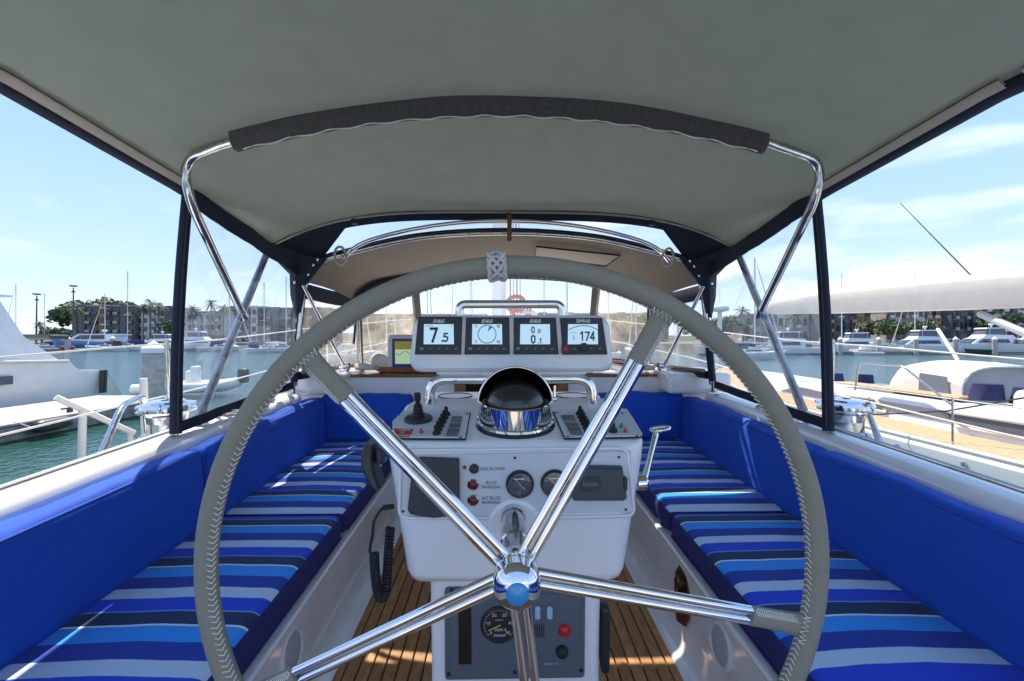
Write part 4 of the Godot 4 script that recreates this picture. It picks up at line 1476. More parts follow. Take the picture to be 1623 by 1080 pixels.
func engine_panel(t: Node3D) -> void:
	var z := -0.9985
	var a := bz(706, 1075, z)
	var b := bz(927, 928, z)
	var c := Vector2((a.x + b.x) / 2, (a.y + b.y) / 2)
	var mb := MB.new()
	mb.prism(rrect(b.x - a.x, b.y - a.y, 0.008, 4, c), Transform3D(Basis.IDENTITY, Vector3(0, 0, z - 0.003)), 0.012, 0.003)
	var p := part(t, "engine_panel", mb, M.slate_panel)
	z = -0.9895
	var ridge := MB.new()
	var g0 := bz(714, 1062, z)
	var g1 := bz(921, 940, z)
	ridge.prism(rrect(g1.x - g0.x, g1.y - g0.y, 0.004, 3, Vector2((g0.x + g1.x) / 2, (g0.y + g1.y) / 2)), Transform3D(Basis.IDENTITY, Vector3(0, 0, z)), 0.003, 0.0015)
	part(p, "raised_field", ridge, M.slate_panel)
	z = -0.9865
	var wn := MB.new()
	var w0 := bz(727, 1053, z); var w1 := bz(747, 958, z)
	wn.prism(rrect(w1.x - w0.x, w1.y - w0.y, 0.002, 2, Vector2((w0.x + w1.x) / 2, (w0.y + w1.y) / 2)), Transform3D(Basis.IDENTITY, Vector3(0, 0, z)), 0.0015)
	part(p, "warning_light_window", wn, M.dark_hole)
	# tachometer
	var at := bz(791.5, 990, z)
	var r := 0.0425
	mb = MB.new()
	mb.lathe([Vector2(r, 0), Vector2(r, 0.004), Vector2(r * 0.95, 0.006), Vector2(r * 0.9, 0.003), Vector2(0, 0.003)], spin(at, Vector3(0, 0, 1)), 36)
	var tc := part(t, "tachometer", mb, M.black_plastic)
	var tk := MB.new()
	for k in 31:
		var an := deg_to_rad(222 - k * 8.8)
		var l := r * (0.13 if k % 6 == 0 else 0.07)
		tk.box(at + Vector3(cos(an), sin(an), 0) * (r * 0.84 - l / 2) + Vector3(0, 0, 0.0036), Vector3(l, 0.0007, 0.0004), 0.0, Basis(Vector3.BACK, an))
	part(tc, "scale_marks", tk, M.white_print)
	for k in 6:
		var an := deg_to_rad(222 - k * 52.8)
		text(tc, "numeral", str(k * 10), 0.0062, face(at + Vector3(cos(an), sin(an), 0) * r * 0.60 + Vector3(0, 0, 0.0036), Vector3(0, 0, 1)), M.white_print)
	text(tc, "lettering", "YANMAR", 0.0048, face(at + Vector3(0, -r * 0.56, 0.0036), Vector3(0, 0, 1)), M.white_print, true)
	text(tc, "hour_counter", "03201.8", 0.0052, face(at + Vector3(0.002, -r * 0.25, 0.0036), Vector3(0, 0, 1)), M.white_print)
	text(tc, "lettering", "x100 r/min", 0.0026, face(at + Vector3(0, r * 0.28, 0.0036), Vector3(0, 0, 1)), M.white_print)
	var nd := MB.new()
	nd.box(at + Vector3(-0.011, -0.005, 0.005), Vector3(0.029, 0.0018, 0.0006), 0.0, Basis(Vector3.BACK, deg_to_rad(24)))
	part(tc, "needle", nd, M.yellow_print)
	for q in [[852, 970], [871, 970]]:
		mb = MB.new()
		mb.box(bz(q[0], q[1], z) + Vector3(0, 0, 0.004), Vector3(0.0125, 0.029, 0.009), 0.003)
		part(p, "key_tag", mb, M.light_blue_plastic)
	for k in 6:
		mb = MB.new()
		mb.box(bz(844 + k * 3.6, 1000, z) + Vector3(0, 0, 0.0004), Vector3(0.0022, 0.030, 0.0012))
		part(p, "buzzer_slot", mb, M.dark_hole)
	mb = MB.new()
	mb.lathe([Vector2(0.0145, 0), Vector2(0.0145, 0.003), Vector2(0.0125, 0.003), Vector2(0.0115, 0.008), Vector2(0.009, 0.010), Vector2(0, 0.0105)], spin(bz(894.5, 999, z), Vector3(0, 0, 1)), 24, false)
	part(p, "stop_button", mb, M.red_plastic)
	mb = MB.new()
	mb.lathe([Vector2(0.014, 0), Vector2(0.0135, 0.008), Vector2(0.011, 0.012), Vector2(0, 0.013)], spin(bz(890.5, 1032, z), Vector3(0, 0, 1)), 24, false)
	part(p, "start_button", mb, M.rubber)
	mb = MB.new()
	mb.lathe([Vector2(0.011, 0), Vector2(0.011, 0.0012), Vector2(0.0102, 0.0012), Vector2(0.0102, 0.0002), Vector2(0, 0.0002)], spin(bz(851, 1042, z), Vector3(0, 0, 1)), 24)
	part(p, "blank_plug", mb, M.slate_panel)
	mb = MB.new()
	mb.box(bz(791, 1048, z) + Vector3(0, 0, 0.0006), Vector3(0.056, 0.020, 0.0014), 0.0004)
	part(p, "label_plate", mb, M.slate_panel)
	text(p, "lettering", "AN-MPC-101", 0.0042, face(bz(873.5, 1053, z + 0.0002), Vector3(0, 0, 1)), M.light_blue_plastic)
	for q in [[711, 1069], [816, 1066], [921, 1063], [716, 936]]:
		mb = MB.new()
		mb.lathe([Vector2(0.0048, 0), Vector2(0.0045, 0.002), Vector2(0.003, 0.0015), Vector2(0, 0.0015)], spin(bz(q[0], q[1], -0.9895), Vector3(0, 0, 1)), 12)
		part(p, "screw", mb, M.black_plastic)

func compass(xf: Transform3D) -> void:
	var t := thing("steering_compass", "chrome steering compass with black lined half hood on the console", "compass", xf.origin)
	var o := xf.translated_local(Vector3(0, 0.022, 0))
	var mb := MB.new()
	mb.lathe([Vector2(0.096, 0), Vector2(0.097, 0.006), Vector2(0.093, 0.013), Vector2(0.0, 0.013)], o, 44)
	part(t, "gasket", mb, M.rubber)
	mb = MB.new()
	mb.lathe([Vector2(0.0945, 0.013), Vector2(0.0935, 0.018), Vector2(0.0885, 0.020), Vector2(0.088, 0.064), Vector2(0.084, 0.066), Vector2(0.080, 0.062)], o, 48)
	part(t, "chrome_ring", mb, M.chrome)
	var c := o.translated_local(Vector3(0, 0.058, 0))
	mb = MB.new()
	var prof := []
	for k in 13:
		var a := PI / 2 * k / 12.0
		prof.append(Vector2(0.071 * cos(a), 0.056 * sin(a)))
	mb.lathe(prof, c, 40, false)
	part(t, "dome", mb, M.compass_dome)
	# hood: the forward half of a sphere, black inside
	for inner in 2:
		mb = MB.new()
		var R := 0.0895 if inner == 0 else 0.0868
		var rows := []
		for i in 17:
			var el := PI / 2 * i / 16.0
			var row := PackedVector3Array()
			for j in 33:
				var az := PI + PI * j / 32.0
				row.append(c * Vector3(R * cos(az) * cos(el), R * sin(el), R * sin(az) * cos(el) + 0.004))
			rows.append(row)
		mb.grid(rows)
		part(t, "hood_shell" if inner == 0 else "hood_lining", mb, M.chrome if inner == 0 else M.dark_hole)
	mb = MB.new()
	var lip := []
	for k in 33:
		var a := PI * k / 32.0
		lip.append(c * Vector3(0.0885 * cos(a), 0.0885 * sin(a), 0.004))
	mb.tube(lip, 0.0026, 6)
	part(t, "hood_rim", mb, M.chrome)
	mb = MB.new()
	mb.lathe([Vector2(0.006, -0.004), Vector2(0.006, 0.006), Vector2(0, 0.007)], Transform3D(Basis(Vector3.BACK, -PI / 2), c * Vector3(0.092, 0.01, 0)), 12)
	mb.lathe([Vector2(0.0035, 0), Vector2(0.0035, 0.03), Vector2(0, 0.031)], spin(c * Vector3(0.094, 0.012, 0), Vector3.UP), 10)
	part(t, "hood_pivot", mb, M.chrome)

func pod() -> void:
	var t := thing("instrument_pod", "white pod with four instrument displays above the console", "instruments", Vector3(CX, 1.10, -1.24))
	var rings := []
	var tilt := Basis(Vector3.RIGHT, deg_to_rad(-4.0))
	# front to back: rounded rectangles
	for L in [[0.498, 0.126, 0.028, 0.0], [0.516, 0.140, 0.03, -0.004], [0.528, 0.150, 0.033, -0.016], [0.530, 0.150, 0.033, -0.05], [0.50, 0.135, 0.033, -0.10], [0.46, 0.10, 0.03, -0.12]]:
		var ring := PackedVector3Array()
		for p in rrect(L[0], L[1], L[2], 6):
			# the bottom corners are drawn in
			ring.append(Vector3(0.006, 1.184, -1.185) + tilt * Vector3(p.x * (1.0 + 0.05 * (-p.y / 0.15)), p.y, L[3]))
		ring.reverse()
		rings.append(ring)
	var mb := MB.new()
	mb.loft(rings)
	part(t, "housing", mb, M.console_white)
	mb = MB.new()
	mb.tube(bend([Vector3(-0.135, 1.25, -1.235), Vector3(-0.135, 1.288, -1.235), Vector3(0.142, 1.288, -1.235), Vector3(0.142, 1.25, -1.235)], 0.035, 7), 0.0115, 14)
	part(t, "top_handle", mb, M.chrome)
	mb = MB.new()
	mb.box(Vector3(0.006, 1.108, -1.225), Vector3(0.16, 0.026, 0.06), 0.006)
	mb.box(Vector3(0.006, 1.106, -1.225), Vector3(0.40, 0.012, 0.05), 0.004)
	part(t, "rail_clamp", mb, M.console_white)
	var F := func(px: float, py: float, off: float) -> Vector3:
		return bp(px, py, Vector3(0.006, 1.184, -1.185) + tilt * Vector3(0, 0, off), tilt * Vector3(0, 0, 1))
	var spec := [[658, 731, 663.5, 733, 502.5], [736.5, 808, 739, 807, 503.5], [814, 885, 814, 880.5, 504], [892, 962, 887.5, 953.5, 504.5]]
	for k in 4:
		var q: Array = spec[k]
		var lo: Vector3 = F.call(q[0], 562.0 if k < 3 else 562.5, 0.0)
		var hi: Vector3 = F.call(q[1], 562.0, 0.0)
		var tl: Vector3 = F.call(q[2], q[4], 0.0)
		var tr: Vector3 = F.call(q[3], q[4], 0.0)
		var d := tilt * Vector3(0, 0, 0.0085)
		mb = MB.new()
		var a := PackedVector3Array([tr, tl, lo, hi])
		var b := PackedVector3Array()
		var c := PackedVector3Array()
		var m := (tl + tr + lo + hi) / 4
		for p in a:
			b.append(p + d * 0.8); c.append(p.lerp(m, 0.03) + d)
		mb.loft([a, b], false, false); mb.loft([b, c], false, true)
		var disp := part(t, "display", mb, M.black_plastic)
		var cx: float = (q[0] + q[1] + q[2] + q[3]) / 4.0
		var off := 0.0090
		var W := 24.0
		var st := 514.0
		var sb := 546.0
		cx += -1.0 + k * 0.4
		mb = MB.new()
		mb.loft([PackedVector3Array([F.call(cx + W - 0.5, st, 0.008), F.call(cx - W + 0.5, st, 0.008), F.call(cx - W, sb, 0.008), F.call(cx + W, sb, 0.008)]), PackedVector3Array([F.call(cx + W - 0.5, st, off), F.call(cx - W + 0.5, st, off), F.call(cx - W, sb, off), F.call(cx + W, sb, off)])])
		var scr := part(disp, "screen", mb, M.screen)
		var tx := func(s: String, px: float, py: float, h: float, m2: Material, bold: bool, sq: float) -> void:
			if bold:
				heavy(disp, "lettering", s, h, face(F.call(px, py, off + 0.0004), tilt * Vector3(0, 0, 1)), m2, sq, 0.2)
				return
			text(disp, "lettering", s, h, face(F.call(px, py, off + 0.0004), tilt * Vector3(0, 0, 1)), m2, bold, sq)
		heavy(disp, "lettering", "B&G" if k < 3 else "SIMRAD", 0.0078, face(F.call(cx + 0.5, 509.0, off + 0.0004), tilt * Vector3(0, 0, 1)), M.white_print, 1.7 if k < 3 else 1.15, 0.17, 0.25 if k < 3 else 0.0)
		mb = MB.new()
		mb.loft([PackedVector3Array([F.call(cx + 34.0, 546.8, 0.0085), F.call(cx - 34.0, 546.8, 0.0085), F.call(cx - 34.5, 560.0, 0.0085), F.call(cx + 34.5, 560.0, 0.0085)]), PackedVector3Array([F.call(cx + 34.0, 547.2, 0.0092), F.call(cx - 34.0, 547.2, 0.0092), F.call(cx - 34.5, 559.6, 0.0092), F.call(cx + 34.5, 559.6, 0.0092)])])
		part(disp, "key_strip", mb, M.charcoal_plastic)
		for j in 5:
			if k == 3 and j == 2:
				continue
			mb = MB.new()
			var at: Vector3 = F.call(cx - 27.0 + j * 13.5, 553.0, 0.0098)
			if k == 3 and j == 0:
				mb.lathe([Vector2(0.0068, 0), Vector2(0.006, 0.0014), Vector2(0, 0.0016)], spin(at, tilt * Vector3(0, 0, 1)), 16)
				part(disp, "red_button", mb, M.red_plastic)
				continue
			mb.box(at, Vector3(0.0075 if j in [0, 4] else 0.005, 0.0065 if j == 0 else 0.0028, 0.0012), 0.0004, tilt)
			part(disp, "button_symbol", mb, M.grey_print)
		match k:
			0:
				tx.call("7", cx - 8.0, 531.0, 0.034, M.black_print, true, 0.85)
				tx.call(".5", cx + 9.5, 535.0, 0.021, M.black_print, true, 0.9)
				tx.call("DEPTH", cx - 15.0, 516.8, 0.0042, M.grey_print, false, 1.2)
				tx.call("M", cx + 20.0, 516.8, 0.004, M.grey_print, false, 1.0)
			1:
				mb = MB.new()
				var ring := []
				var cc: Vector3 = F.call(cx, 530.0, off + 0.0006)
				for j in 36:
					ring.append(cc + tilt * Vector3(cos(TAU * j / 36), sin(TAU * j / 36), 0) * 0.0232)
				mb.tube(ring, 0.0011, 5, false, true)
				part(disp, "wind_dial", mb, M.dial_blue)
				mb = MB.new()
				mb.tri(cc + tilt * Vector3(0.006, 0.021, 0.0005), cc + tilt * Vector3(0.013, 0.018, 0.0005), cc + tilt * Vector3(0.001, 0.006, 0.0005))
				part(disp, "wind_pointer", mb, M.blue_print)
				mb = MB.new()
				mb.box(cc + tilt * Vector3(-0.004, 0.0232, 0.001), Vector3(0.008, 0.0018, 0.0006), 0, tilt * Basis(Vector3.BACK, 0.17))
				part(disp, "red_sector", mb, M.red_plastic)
				for e in [[-17.5, 517.5, "7."], [17.5, 517.5, "10"], [-17.5, 542.0, "7."], [17.5, 542.0, "10"]]:
					tx.call(e[2], cx + e[0], e[1], 0.0068, M.black_print, true, 0.9)
			2:
				tx.call("0", cx - 3.5, 523.0, 0.015, M.black_print, true, 0.9)
				tx.call(".0", cx + 6.0, 525.0, 0.009, M.black_print, true, 1.0)
				tx.call("0", cx - 3.0, 538.0, 0.0195, M.black_print, true, 0.9)
				tx.call(".1", cx + 8.0, 540.5, 0.012, M.black_print, true, 1.0)
			3:
				tx.call("174", cx + 7.0, 533.0, 0.021, M.black_print, true, 0.85)
				tx.call("S", cx - 14.5, 536.0, 0.0105, M.black_print, false, 0.8)
				tx.call("ACTUAL", cx - 14.5, 527.5, 0.0032, M.grey_print, false, 1.0)
				mb = MB.new()
				var arc := []
				for j in 15:
					var u := lerpf(-1, 1, j / 14.0)
					arc.append(F.call(cx + 0.5 + u * 23.0, 516.5 + 6.5 * u * u, off + 0.0006))
				mb.tube(arc, 0.0009, 5)
				part(disp, "compass_arc", mb, M.black_print)
				mb = MB.new()
				mb.lathe([Vector2(0.0105, 0), Vector2(0.0105, 0.010), Vector2(0.009, 0.012), Vector2(0, 0.012)], spin(F.call(cx + 1.0, 550.0, 0.009), tilt * Vector3(0, 0, 1)), 20)
				part(disp, "rotary_knob", mb, M.black_plastic)

func wheel() -> void:
	var C := Vector3(0.004, 0.824, -0.738)
	var R := 0.510
	var t := thing("helm", "large steering wheel with stitched grey leather rim and paired chrome spokes", "wheel", Vector3(C.x, C.y - R, C.z))
	var mb := MB.new()
	var rim := []
	for k in 160:
		var a := TAU * k / 160
		rim.append(C + Vector3(sin(a), cos(a), 0) * R)
	mb.tube(rim, 0.0174, 20, false, true)
	var rm := part(t, "rim", mb, M.leather)
	# herringbone lacing along the inside of the rim
	var lace := MB.new()
	for k in 330:
		var a := TAU * k / 330
		var rad := Vector3(sin(a), cos(a), 0)
		var tan := Vector3(cos(a), -sin(a), 0)
		var dg := fposmod(rad_to_deg(a) + 180.0, 360.0) - 180.0
		var th0 := table([[180.0, 0.45], [130.0, 0.30], [90.0, 0.05], [45.0, -0.15], [0.0, -0.45], [-30.0, -0.1], [-55.0, 0.35], [-90.0, 0.55], [-130.0, 0.6], [-180.0, 0.45]], dg)
		var c := C + rad * R
		var q := func(th: float) -> Vector3: return (-rad * cos(th) + Vector3(0, 0, 1) * sin(th)) * 0.0181
		var jit := rng.randf_range(-0.08, 0.08)
		var s1: Vector3 = c + q.call(th0 + 0.05)
		var s2: Vector3 = c + q.call(th0 + 0.46 + jit) + tan * 0.0055
		var s3: Vector3 = c + q.call(th0 - 0.36 - jit) + tan * 0.0055
		lace.tube([s1, s2], 0.0010, 4, false)
		lace.tube([s1, s3], 0.0010, 4, false)
	part(rm, "lacing", lace, M.thread)
	# turk's head knot at the king spoke
	var kn := MB.new()
	var ka := deg_to_rad(-3.6)
	var kc := C + Vector3(sin(ka), cos(ka), 0) * R
	var tdir := Vector3(cos(ka), -sin(ka), 0)
	var rdir := Vector3(sin(ka), cos(ka), 0)
	for strand in 3:
		var pts := []
		for k in 72:
			var th := TAU * k / 72.0 * 2.0
			var u := sin(th * 1.5 + TAU * strand / 3.0) * 0.0135
			var lift := 0.0205 + 0.0022 * cos(th * 3.0 + TAU * strand / 3.0)
			pts.append(kc + tdir * u + (rdir * cos(th) + Vector3(0, 0, 1) * sin(th)) * lift)
		kn.tube(pts, 0.0030, 6, false, true)
	part(t, "rope_knot", kn, M.rope_white)
	# spokes
	var zoff := Vector3(0, 0, 0.0)
	for k in 5:
		var a := deg_to_rad(29.0 + 72.0 * k)
		var d := Vector3(sin(a), cos(a), 0)
		var w := Vector3(cos(a), -sin(a), 0)
		var sp: MeshInstance3D = null
		mb = MB.new()
		for s in [-1.0, 1.0]:
			mb.tube([C + zoff + d * 0.03 + w * (0.0098 * s), C + zoff * 0.6 + d * 0.22 + w * (0.0090 * s), C + d * 0.42 + w * (0.0083 * s)], 0.0078, 14)
		sp = part(t, "spoke", mb, M.chrome)
		mb = MB.new()
		var rows := []
		for i in 9:
			var u := lerpf(0.405, 0.505, i / 8.0)
			var fl := 1.0 + 0.25 * pow(i / 8.0, 4.0)
			var ring := PackedVector3Array()
			for j in 20:
				var th := TAU * j / 20
				ring.append(C + d * u + w * (0.0172 * cos(th) * fl) + Vector3(0, 0, 0.0108 * sin(th) * fl))
			rows.append(ring)
		mb.loft(rows)
		var slv := part(sp, "leather_sleeve", mb, M.leather)
		var l2 := MB.new()
		for i in 20:
			var u := lerpf(0.408, 0.492, i / 19.0)
			var e := 0.75
			var sgn := 1.0 if k in [0, 3] else -1.0
			var s1 := C + d * u + w * (sgn * 0.0176 * cos(e)) + Vector3(0, 0, 0.0112 * sin(e))
			l2.tube([s1, C + d * (u + 0.006) + w * (sgn * 0.0176 * cos(e + 0.4)) + Vector3(0, 0, 0.0113 * sin(e + 0.4))], 0.0009, 4, false)
			l2.tube([s1, C + d * (u + 0.006) + w * (sgn * 0.0177 * cos(e - 0.4)) + Vector3(0, 0, 0.0112 * sin(e - 0.4))], 0.0009, 4, false)
		# whipping where sleeve and rim meet
		var zig := []
		for i in 13:
			var u := lerpf(-0.024, 0.024, i / 12.0)
			var out := (0.005 if i % 2 == 0 else -0.0045) + rng.randf_range(-0.0015, 0.0015)
			zig.append(C + d * (R - 0.020 + out) + w * (u + rng.randf_range(-0.001, 0.001)) + Vector3(0, 0, 0.0145 if out < 0 else 0.0172))
		l2.tube(zig, 0.0011, 5, false)
		part(sp, "sleeve_lacing", l2, M.thread)
	# hub, shaft and the blue-centred cap
	var ax := Vector3(0, 0, 1)
	mb = MB.new()
	mb.lathe([Vector2(0.026, -0.23), Vector2(0.026, -0.205), Vector2(0.0235, -0.20), Vector2(0.0235, -0.14), Vector2(0.027, -0.135), Vector2(0.027, -0.10), Vector2(0.0245, -0.095), Vector2(0.0245, -0.03), Vector2(0.034, -0.028), Vector2(0.036, -0.024)], spin(C, ax), 36)
	part(t, "shaft", mb, M.steel)
	mb = MB.new()
	mb.lathe([Vector2(0.0, -0.026), Vector2(0.036, -0.026), Vector2(0.0385, -0.02), Vector2(0.0385, 0.012), Vector2(0.037, 0.0135), Vector2(0.0385, 0.015), Vector2(0.0385, 0.034)], spin(C, ax), 40)
	part(t, "hub", mb, M.chrome)
	mb = MB.new()
	var prof := []
	for k in 11:
		var a := deg_to_rad(62.0) * k / 10.0
		prof.append(Vector2(0.0385 * cos(a), 0.034 + 0.026 * sin(a)))
	mb.lathe(prof, spin(C, ax), 40, false)
	var cap := part(t, "hub_cap", mb, M.chrome)
	mb = MB.new()
	mb.lathe([Vector2(0.0185, 0.0565), Vector2(0.0175, 0.0595), Vector2(0.013, 0.0615), Vector2(0.0, 0.0625)], spin(C, ax), 32, false)
	part(cap, "blue_centre", mb, M.blue_resin)

# ---------- loose fittings of the cockpit ----------
func fittings() -> void:
	# chart plotter on the cabin top
	var z := -2.99
	var t := thing("chart_plotter", "white cased chart plotter with yellow and green chart left of the instrument pod", "plotter", bz(650, 592, z))
	var a := bz(614, 592, z); var b := bz(700, 531, z)
	var c := Vector2((a.x + b.x) / 2, (a.y + b.y) / 2)
	var mb := MB.new()
	mb.prism(rrect(b.x - a.x, b.y - a.y, 0.03, 5, c), Transform3D(Basis.IDENTITY, Vector3(0, 0, z - 0.06)), 0.06, 0.012)
	part(t, "case", mb, M.boat_cream)
	var q0 := bz(622, 585, z); var q1 := bz(692, 537, z)
	mb = MB.new()
	mb.prism(rrect(q1.x - q0.x, q1.y - q0.y, 0.006, 3, Vector2((q0.x + q1.x) / 2, (q0.y + q1.y) / 2)), Transform3D(Basis.IDENTITY, Vector3(0, 0, z)), 0.004)
	part(t, "bezel", mb, M.chart_bar)
	for e in [[626.5, 577.0, 688.0, 541.5, M.chart_screen, 0.0052, "screen"], [626.5, 554.0, 688.0, 541.5, M.chart_land, 0.0062, "chart_land"], [626.5, 581.5, 688.0, 577.5, M.chart_bar, 0.0058, "status_bar"]]:
		var e0 := bz(e[0], e[1], z); var e1 := bz(e[2], e[3], z)
		mb = MB.new()
		mb.box(Vector3((e0.x + e1.x) / 2, (e0.y + e1.y) / 2, z + e[5] - 0.002), Vector3(e1.x - e0.x, e1.y - e0.y, 0.004))
		part(t, e[6], mb, e[4])
	mb = MB.new()
	var coast := []
	for k in 12:
		coast.append(bz(627 + k * 5.4, 560 + 3.5 * sin(k * 1.7) + 2.0 * sin(k * 3.1), z + 0.006))
	mb.tube(coast, 0.002, 4)
	part(t, "depth_contour", mb, M.grey_print)
	# wooden tray and ropes on the cabin top
	mb = MB.new()
	var tc := by(655, 600, 0.90)
	mb.box(Vector3(-0.62, 0.902, -3.06), Vector3(0.42, 0.022, 0.14), 0.004)
	mb.box(Vector3(-0.62, 0.918, -3.13), Vector3(0.42, 0.05, 0.015), 0.004)
	mb.box(Vector3(-0.62, 0.912, -2.99), Vector3(0.42, 0.035, 0.015), 0.004)
	solo("wooden_tray", "shallow varnished wooden tray on the cabin top below the plotter", "tray", mb, M.varnished_teak)
	coil("rope_coil", "small green and white coil of rope right of the instrument pod", Vector3(0.56, 0.915, -3.0), 0.05, 0.010, M.rope_green, 4)
	coil("rope_coil", "red flecked coil of line right of the instrument pod", Vector3(0.64, 0.91, -3.02), 0.045, 0.009, M.rope_red, 3)
	coil("rope_coil", "white rope hank at the left foot of the spray hood stay", Vector3(-0.92, 0.92, -3.0), 0.055, 0.011, M.rope_white, 4)
	coil("rope_coil", "white rope hank at the right foot of the spray hood stay", Vector3(0.93, 0.915, -2.99), 0.05, 0.011, M.rope_white, 4)
	# round ventilators / instruments on the cabin face
	for e in [["round white vent in the left cabin corner", -0.835], ["round white vent in the right cabin corner", 0.88]]:
		mb = MB.new()
		mb.lathe([Vector2(0.0, 0.03), Vector2(0.045, 0.028), Vector2(0.055, 0.034), Vector2(0.062, 0.025), Vector2(0.066, -0.08), Vector2(0.0, -0.08)], spin(Vector3(e[1], 0.955, -3.05), Vector3(-signf(e[1]) * 0.4, 0.1, 1)), 28)
		solo("cabin_vent", e[0], "vent", mb, M.boat_cream, "cabin vents")
	# two knobs on the bulkhead right of the companionway
	for e in [["clear glass knob on the bulkhead seen under the pod", 892.0, M.chrome], ["red knob on the bulkhead seen under the pod", 911.0, M.red_plastic]]:
		var at := bz(e[1], 631, -2.898)
		var kt := thing("valve_knob", e[0], "knob", at, "knobs on the bulkhead")
		mb = MB.new()
		mb.lathe([Vector2(0.0, 0.0), Vector2(0.026, 0.0), Vector2(0.024, 0.012), Vector2(0.012, 0.018), Vector2(0, 0.019)], spin(at, Vector3(0, 0, 1)), 20)
		part(kt, "button", mb, e[2])
		for k in 5:
			mb = MB.new()
			var an := TAU * k / 5 + 0.3
			mb.box(at + Vector3(cos(an), sin(an), 0) * 0.026 + Vector3(0, 0, 0.012), Vector3(0.012, 0.012, 0.014), 0.003, Basis(Vector3.BACK, an))
			part(kt, "grip_lug", mb, M.chrome)
	# radio handset with its coiled lead on the console's left side
	t = thing("radio_handset", "black radio handset with coiled lead hanging on the console side", "handset", bz(600, 770, -1.02))
	mb = MB.new()
	var hs := bz(592, 700, -1.03)
	var he := bz(604, 768, -1.01)
	var rows := []
	for k in 9:
		var u := k / 8.0
		var p := hs.lerp(he, u) + Vector3(-0.004 + 0.012 * sin(PI * u) * -1, 0, 0)
		var w := 0.016 * (0.75 + 0.35 * sin(PI * clampf(u * 0.9 + 0.12, 0, 1)))
		var ring := PackedVector3Array()
		for q in rrect(w * 2, 0.06, 0.009, 3):
			ring.append(p + Vector3(q.x * 0.75, 0, q.y))
		rows.append(ring)
	mb.loft(rows)
	part(t, "body", mb, M.black_plastic)
	mb = MB.new()
	mb.box(hs.lerp(he, 0.35) + Vector3(0.010, 0.004, 0.0), Vector3(0.016, 0.035, 0.03), 0.004)
	part(t, "hanger", mb, M.charcoal_plastic)
	var lead := MB.new()
	lead.tube(smooth([bz(617, 803, -1.0), bz(606, 806, -0.99), bz(593, 826, -0.98), bz(590, 850, -0.98), bz(586, 872, -0.98), bz(589, 880, -0.975), bz(594, 878, -0.975)], 5), 0.0032, 7)
	part(t, "straight_lead", lead, M.rubber)
	lead = MB.new()
	lead.tube([bz(624, 803, -1.0), bz(607, 805, -0.99)], 0.006, 8)
	part(t, "plug", lead, M.rubber)
	var path := smooth([bz(593, 878, -0.975), bz(594, 900, -0.97), bz(597, 930, -0.97), bz(603, 948, -0.97), bz(611, 940, -0.975), bz(614, 905, -0.98), bz(616, 870, -0.985), bz(618.5, 838, -0.995)], 24)
	var hel := []
	var n := path.size()
	for k in n * 6:
		var f := float(k) / 6.0
		var i := mini(int(f), n - 2)
		var p: Vector3 = path[i].lerp(path[i + 1], f - i)
		var tg: Vector3 = (path[i + 1] - path[i]).normalized()
		var sd := tg.cross(Vector3(0, 0, 1)).normalized()
		var an := TAU * f / 3.4
		hel.append(p + (sd * cos(an) + Vector3(0, 0, 1) * sin(an)) * 0.0085)
	var hl := MB.new()
	hl.tube(hel, 0.0024, 6)
	part(t, "coiled_lead", hl, M.rubber)
	# throttle lever on the right
	t = thing("throttle_lever", "chrome throttle lever with T handle right of the console", "lever", bz(1019, 765, -1.02))
	var t0 := bz(1020, 765, -1.02); var t1 := bz(1040, 688, -1.08)
	mb = MB.new()
	mb.tube([t0, t0.lerp(t1, 0.5), t1], [0.0085, 0.0065, 0.0075], 12)
	part(t, "shank", mb, M.chrome)
	mb = MB.new()
	mb.lathe([Vector2(0.0, -0.012), Vector2(0.017, -0.012), Vector2(0.017, 0.008), Vector2(0.013, 0.012), Vector2(0, 0.012)], spin(t0 + Vector3(-0.004, 0, 0), Vector3.RIGHT), 18)
	part(t, "pivot", mb, M.chrome)
	mb = MB.new()
	var hr := []
	for k in 24:
		var an := TAU * k / 24
		hr.append(t1 + Vector3(0.010, 0.012, 0.0) + Vector3(0.021 * cos(an), 0.003 * cos(an), 0.014 * sin(an)))
	mb.tube(hr, 0.005, 8, false, true)
	mb.lathe([Vector2(0.0, -0.002), Vector2(0.018, 0.0), Vector2(0.0, 0.004)], Transform3D(Basis.from_scale(Vector3(1.1, 1, 0.7)), t1 + Vector3(0.010, 0.010, 0)), 16)
	mb.tube([t1, t1 + Vector3(0.006, 0.010, 0)], 0.0075, 10)
	part(t, "handle", mb, M.chrome)
	# small black lever low on the pedestal's right side
	mb = MB.new()
	mb.rbox(Vector3(0.222, 0.50, -1.03), Vector3(0.022, 0.16, 0.035), 0.009, 6)
	solo("engine_control", "black engine control handle low on the right side of the pedestal", "handle", mb, M.black_plastic, "", true, true)
	# speakers in the seat risers and the bronze latch
	for s in [-1.0, 1.0]:
		var at := Vector3(0.656 * s, 0.245, -1.335)
		var st := thing("cockpit_speaker", "round white loudspeaker set in the %s seat riser" % ("left" if s < 0 else "right"), "speaker", at, "cockpit loudspeakers")
		var ax := Vector3(-s, 0.07, 0)
		var xf := spin(at, ax).scaled_local(Vector3(0.82, 1.0, 0.82))
		mb = MB.new()
		mb.lathe([Vector2(0.086, -0.008), Vector2(0.085, 0.006), Vector2(0.078, 0.011), Vector2(0.068, 0.010), Vector2(0.066, 0.006)], xf, 36)
		part(st, "ring", mb, M.boat_white)
		mb = MB.new()
		mb.lathe([Vector2(0.067, 0.006), Vector2(0.05, 0.010), Vector2(0.02, 0.012), Vector2(0, 0.012)], xf, 36, false)
		part(st, "grille", mb, M.grille)
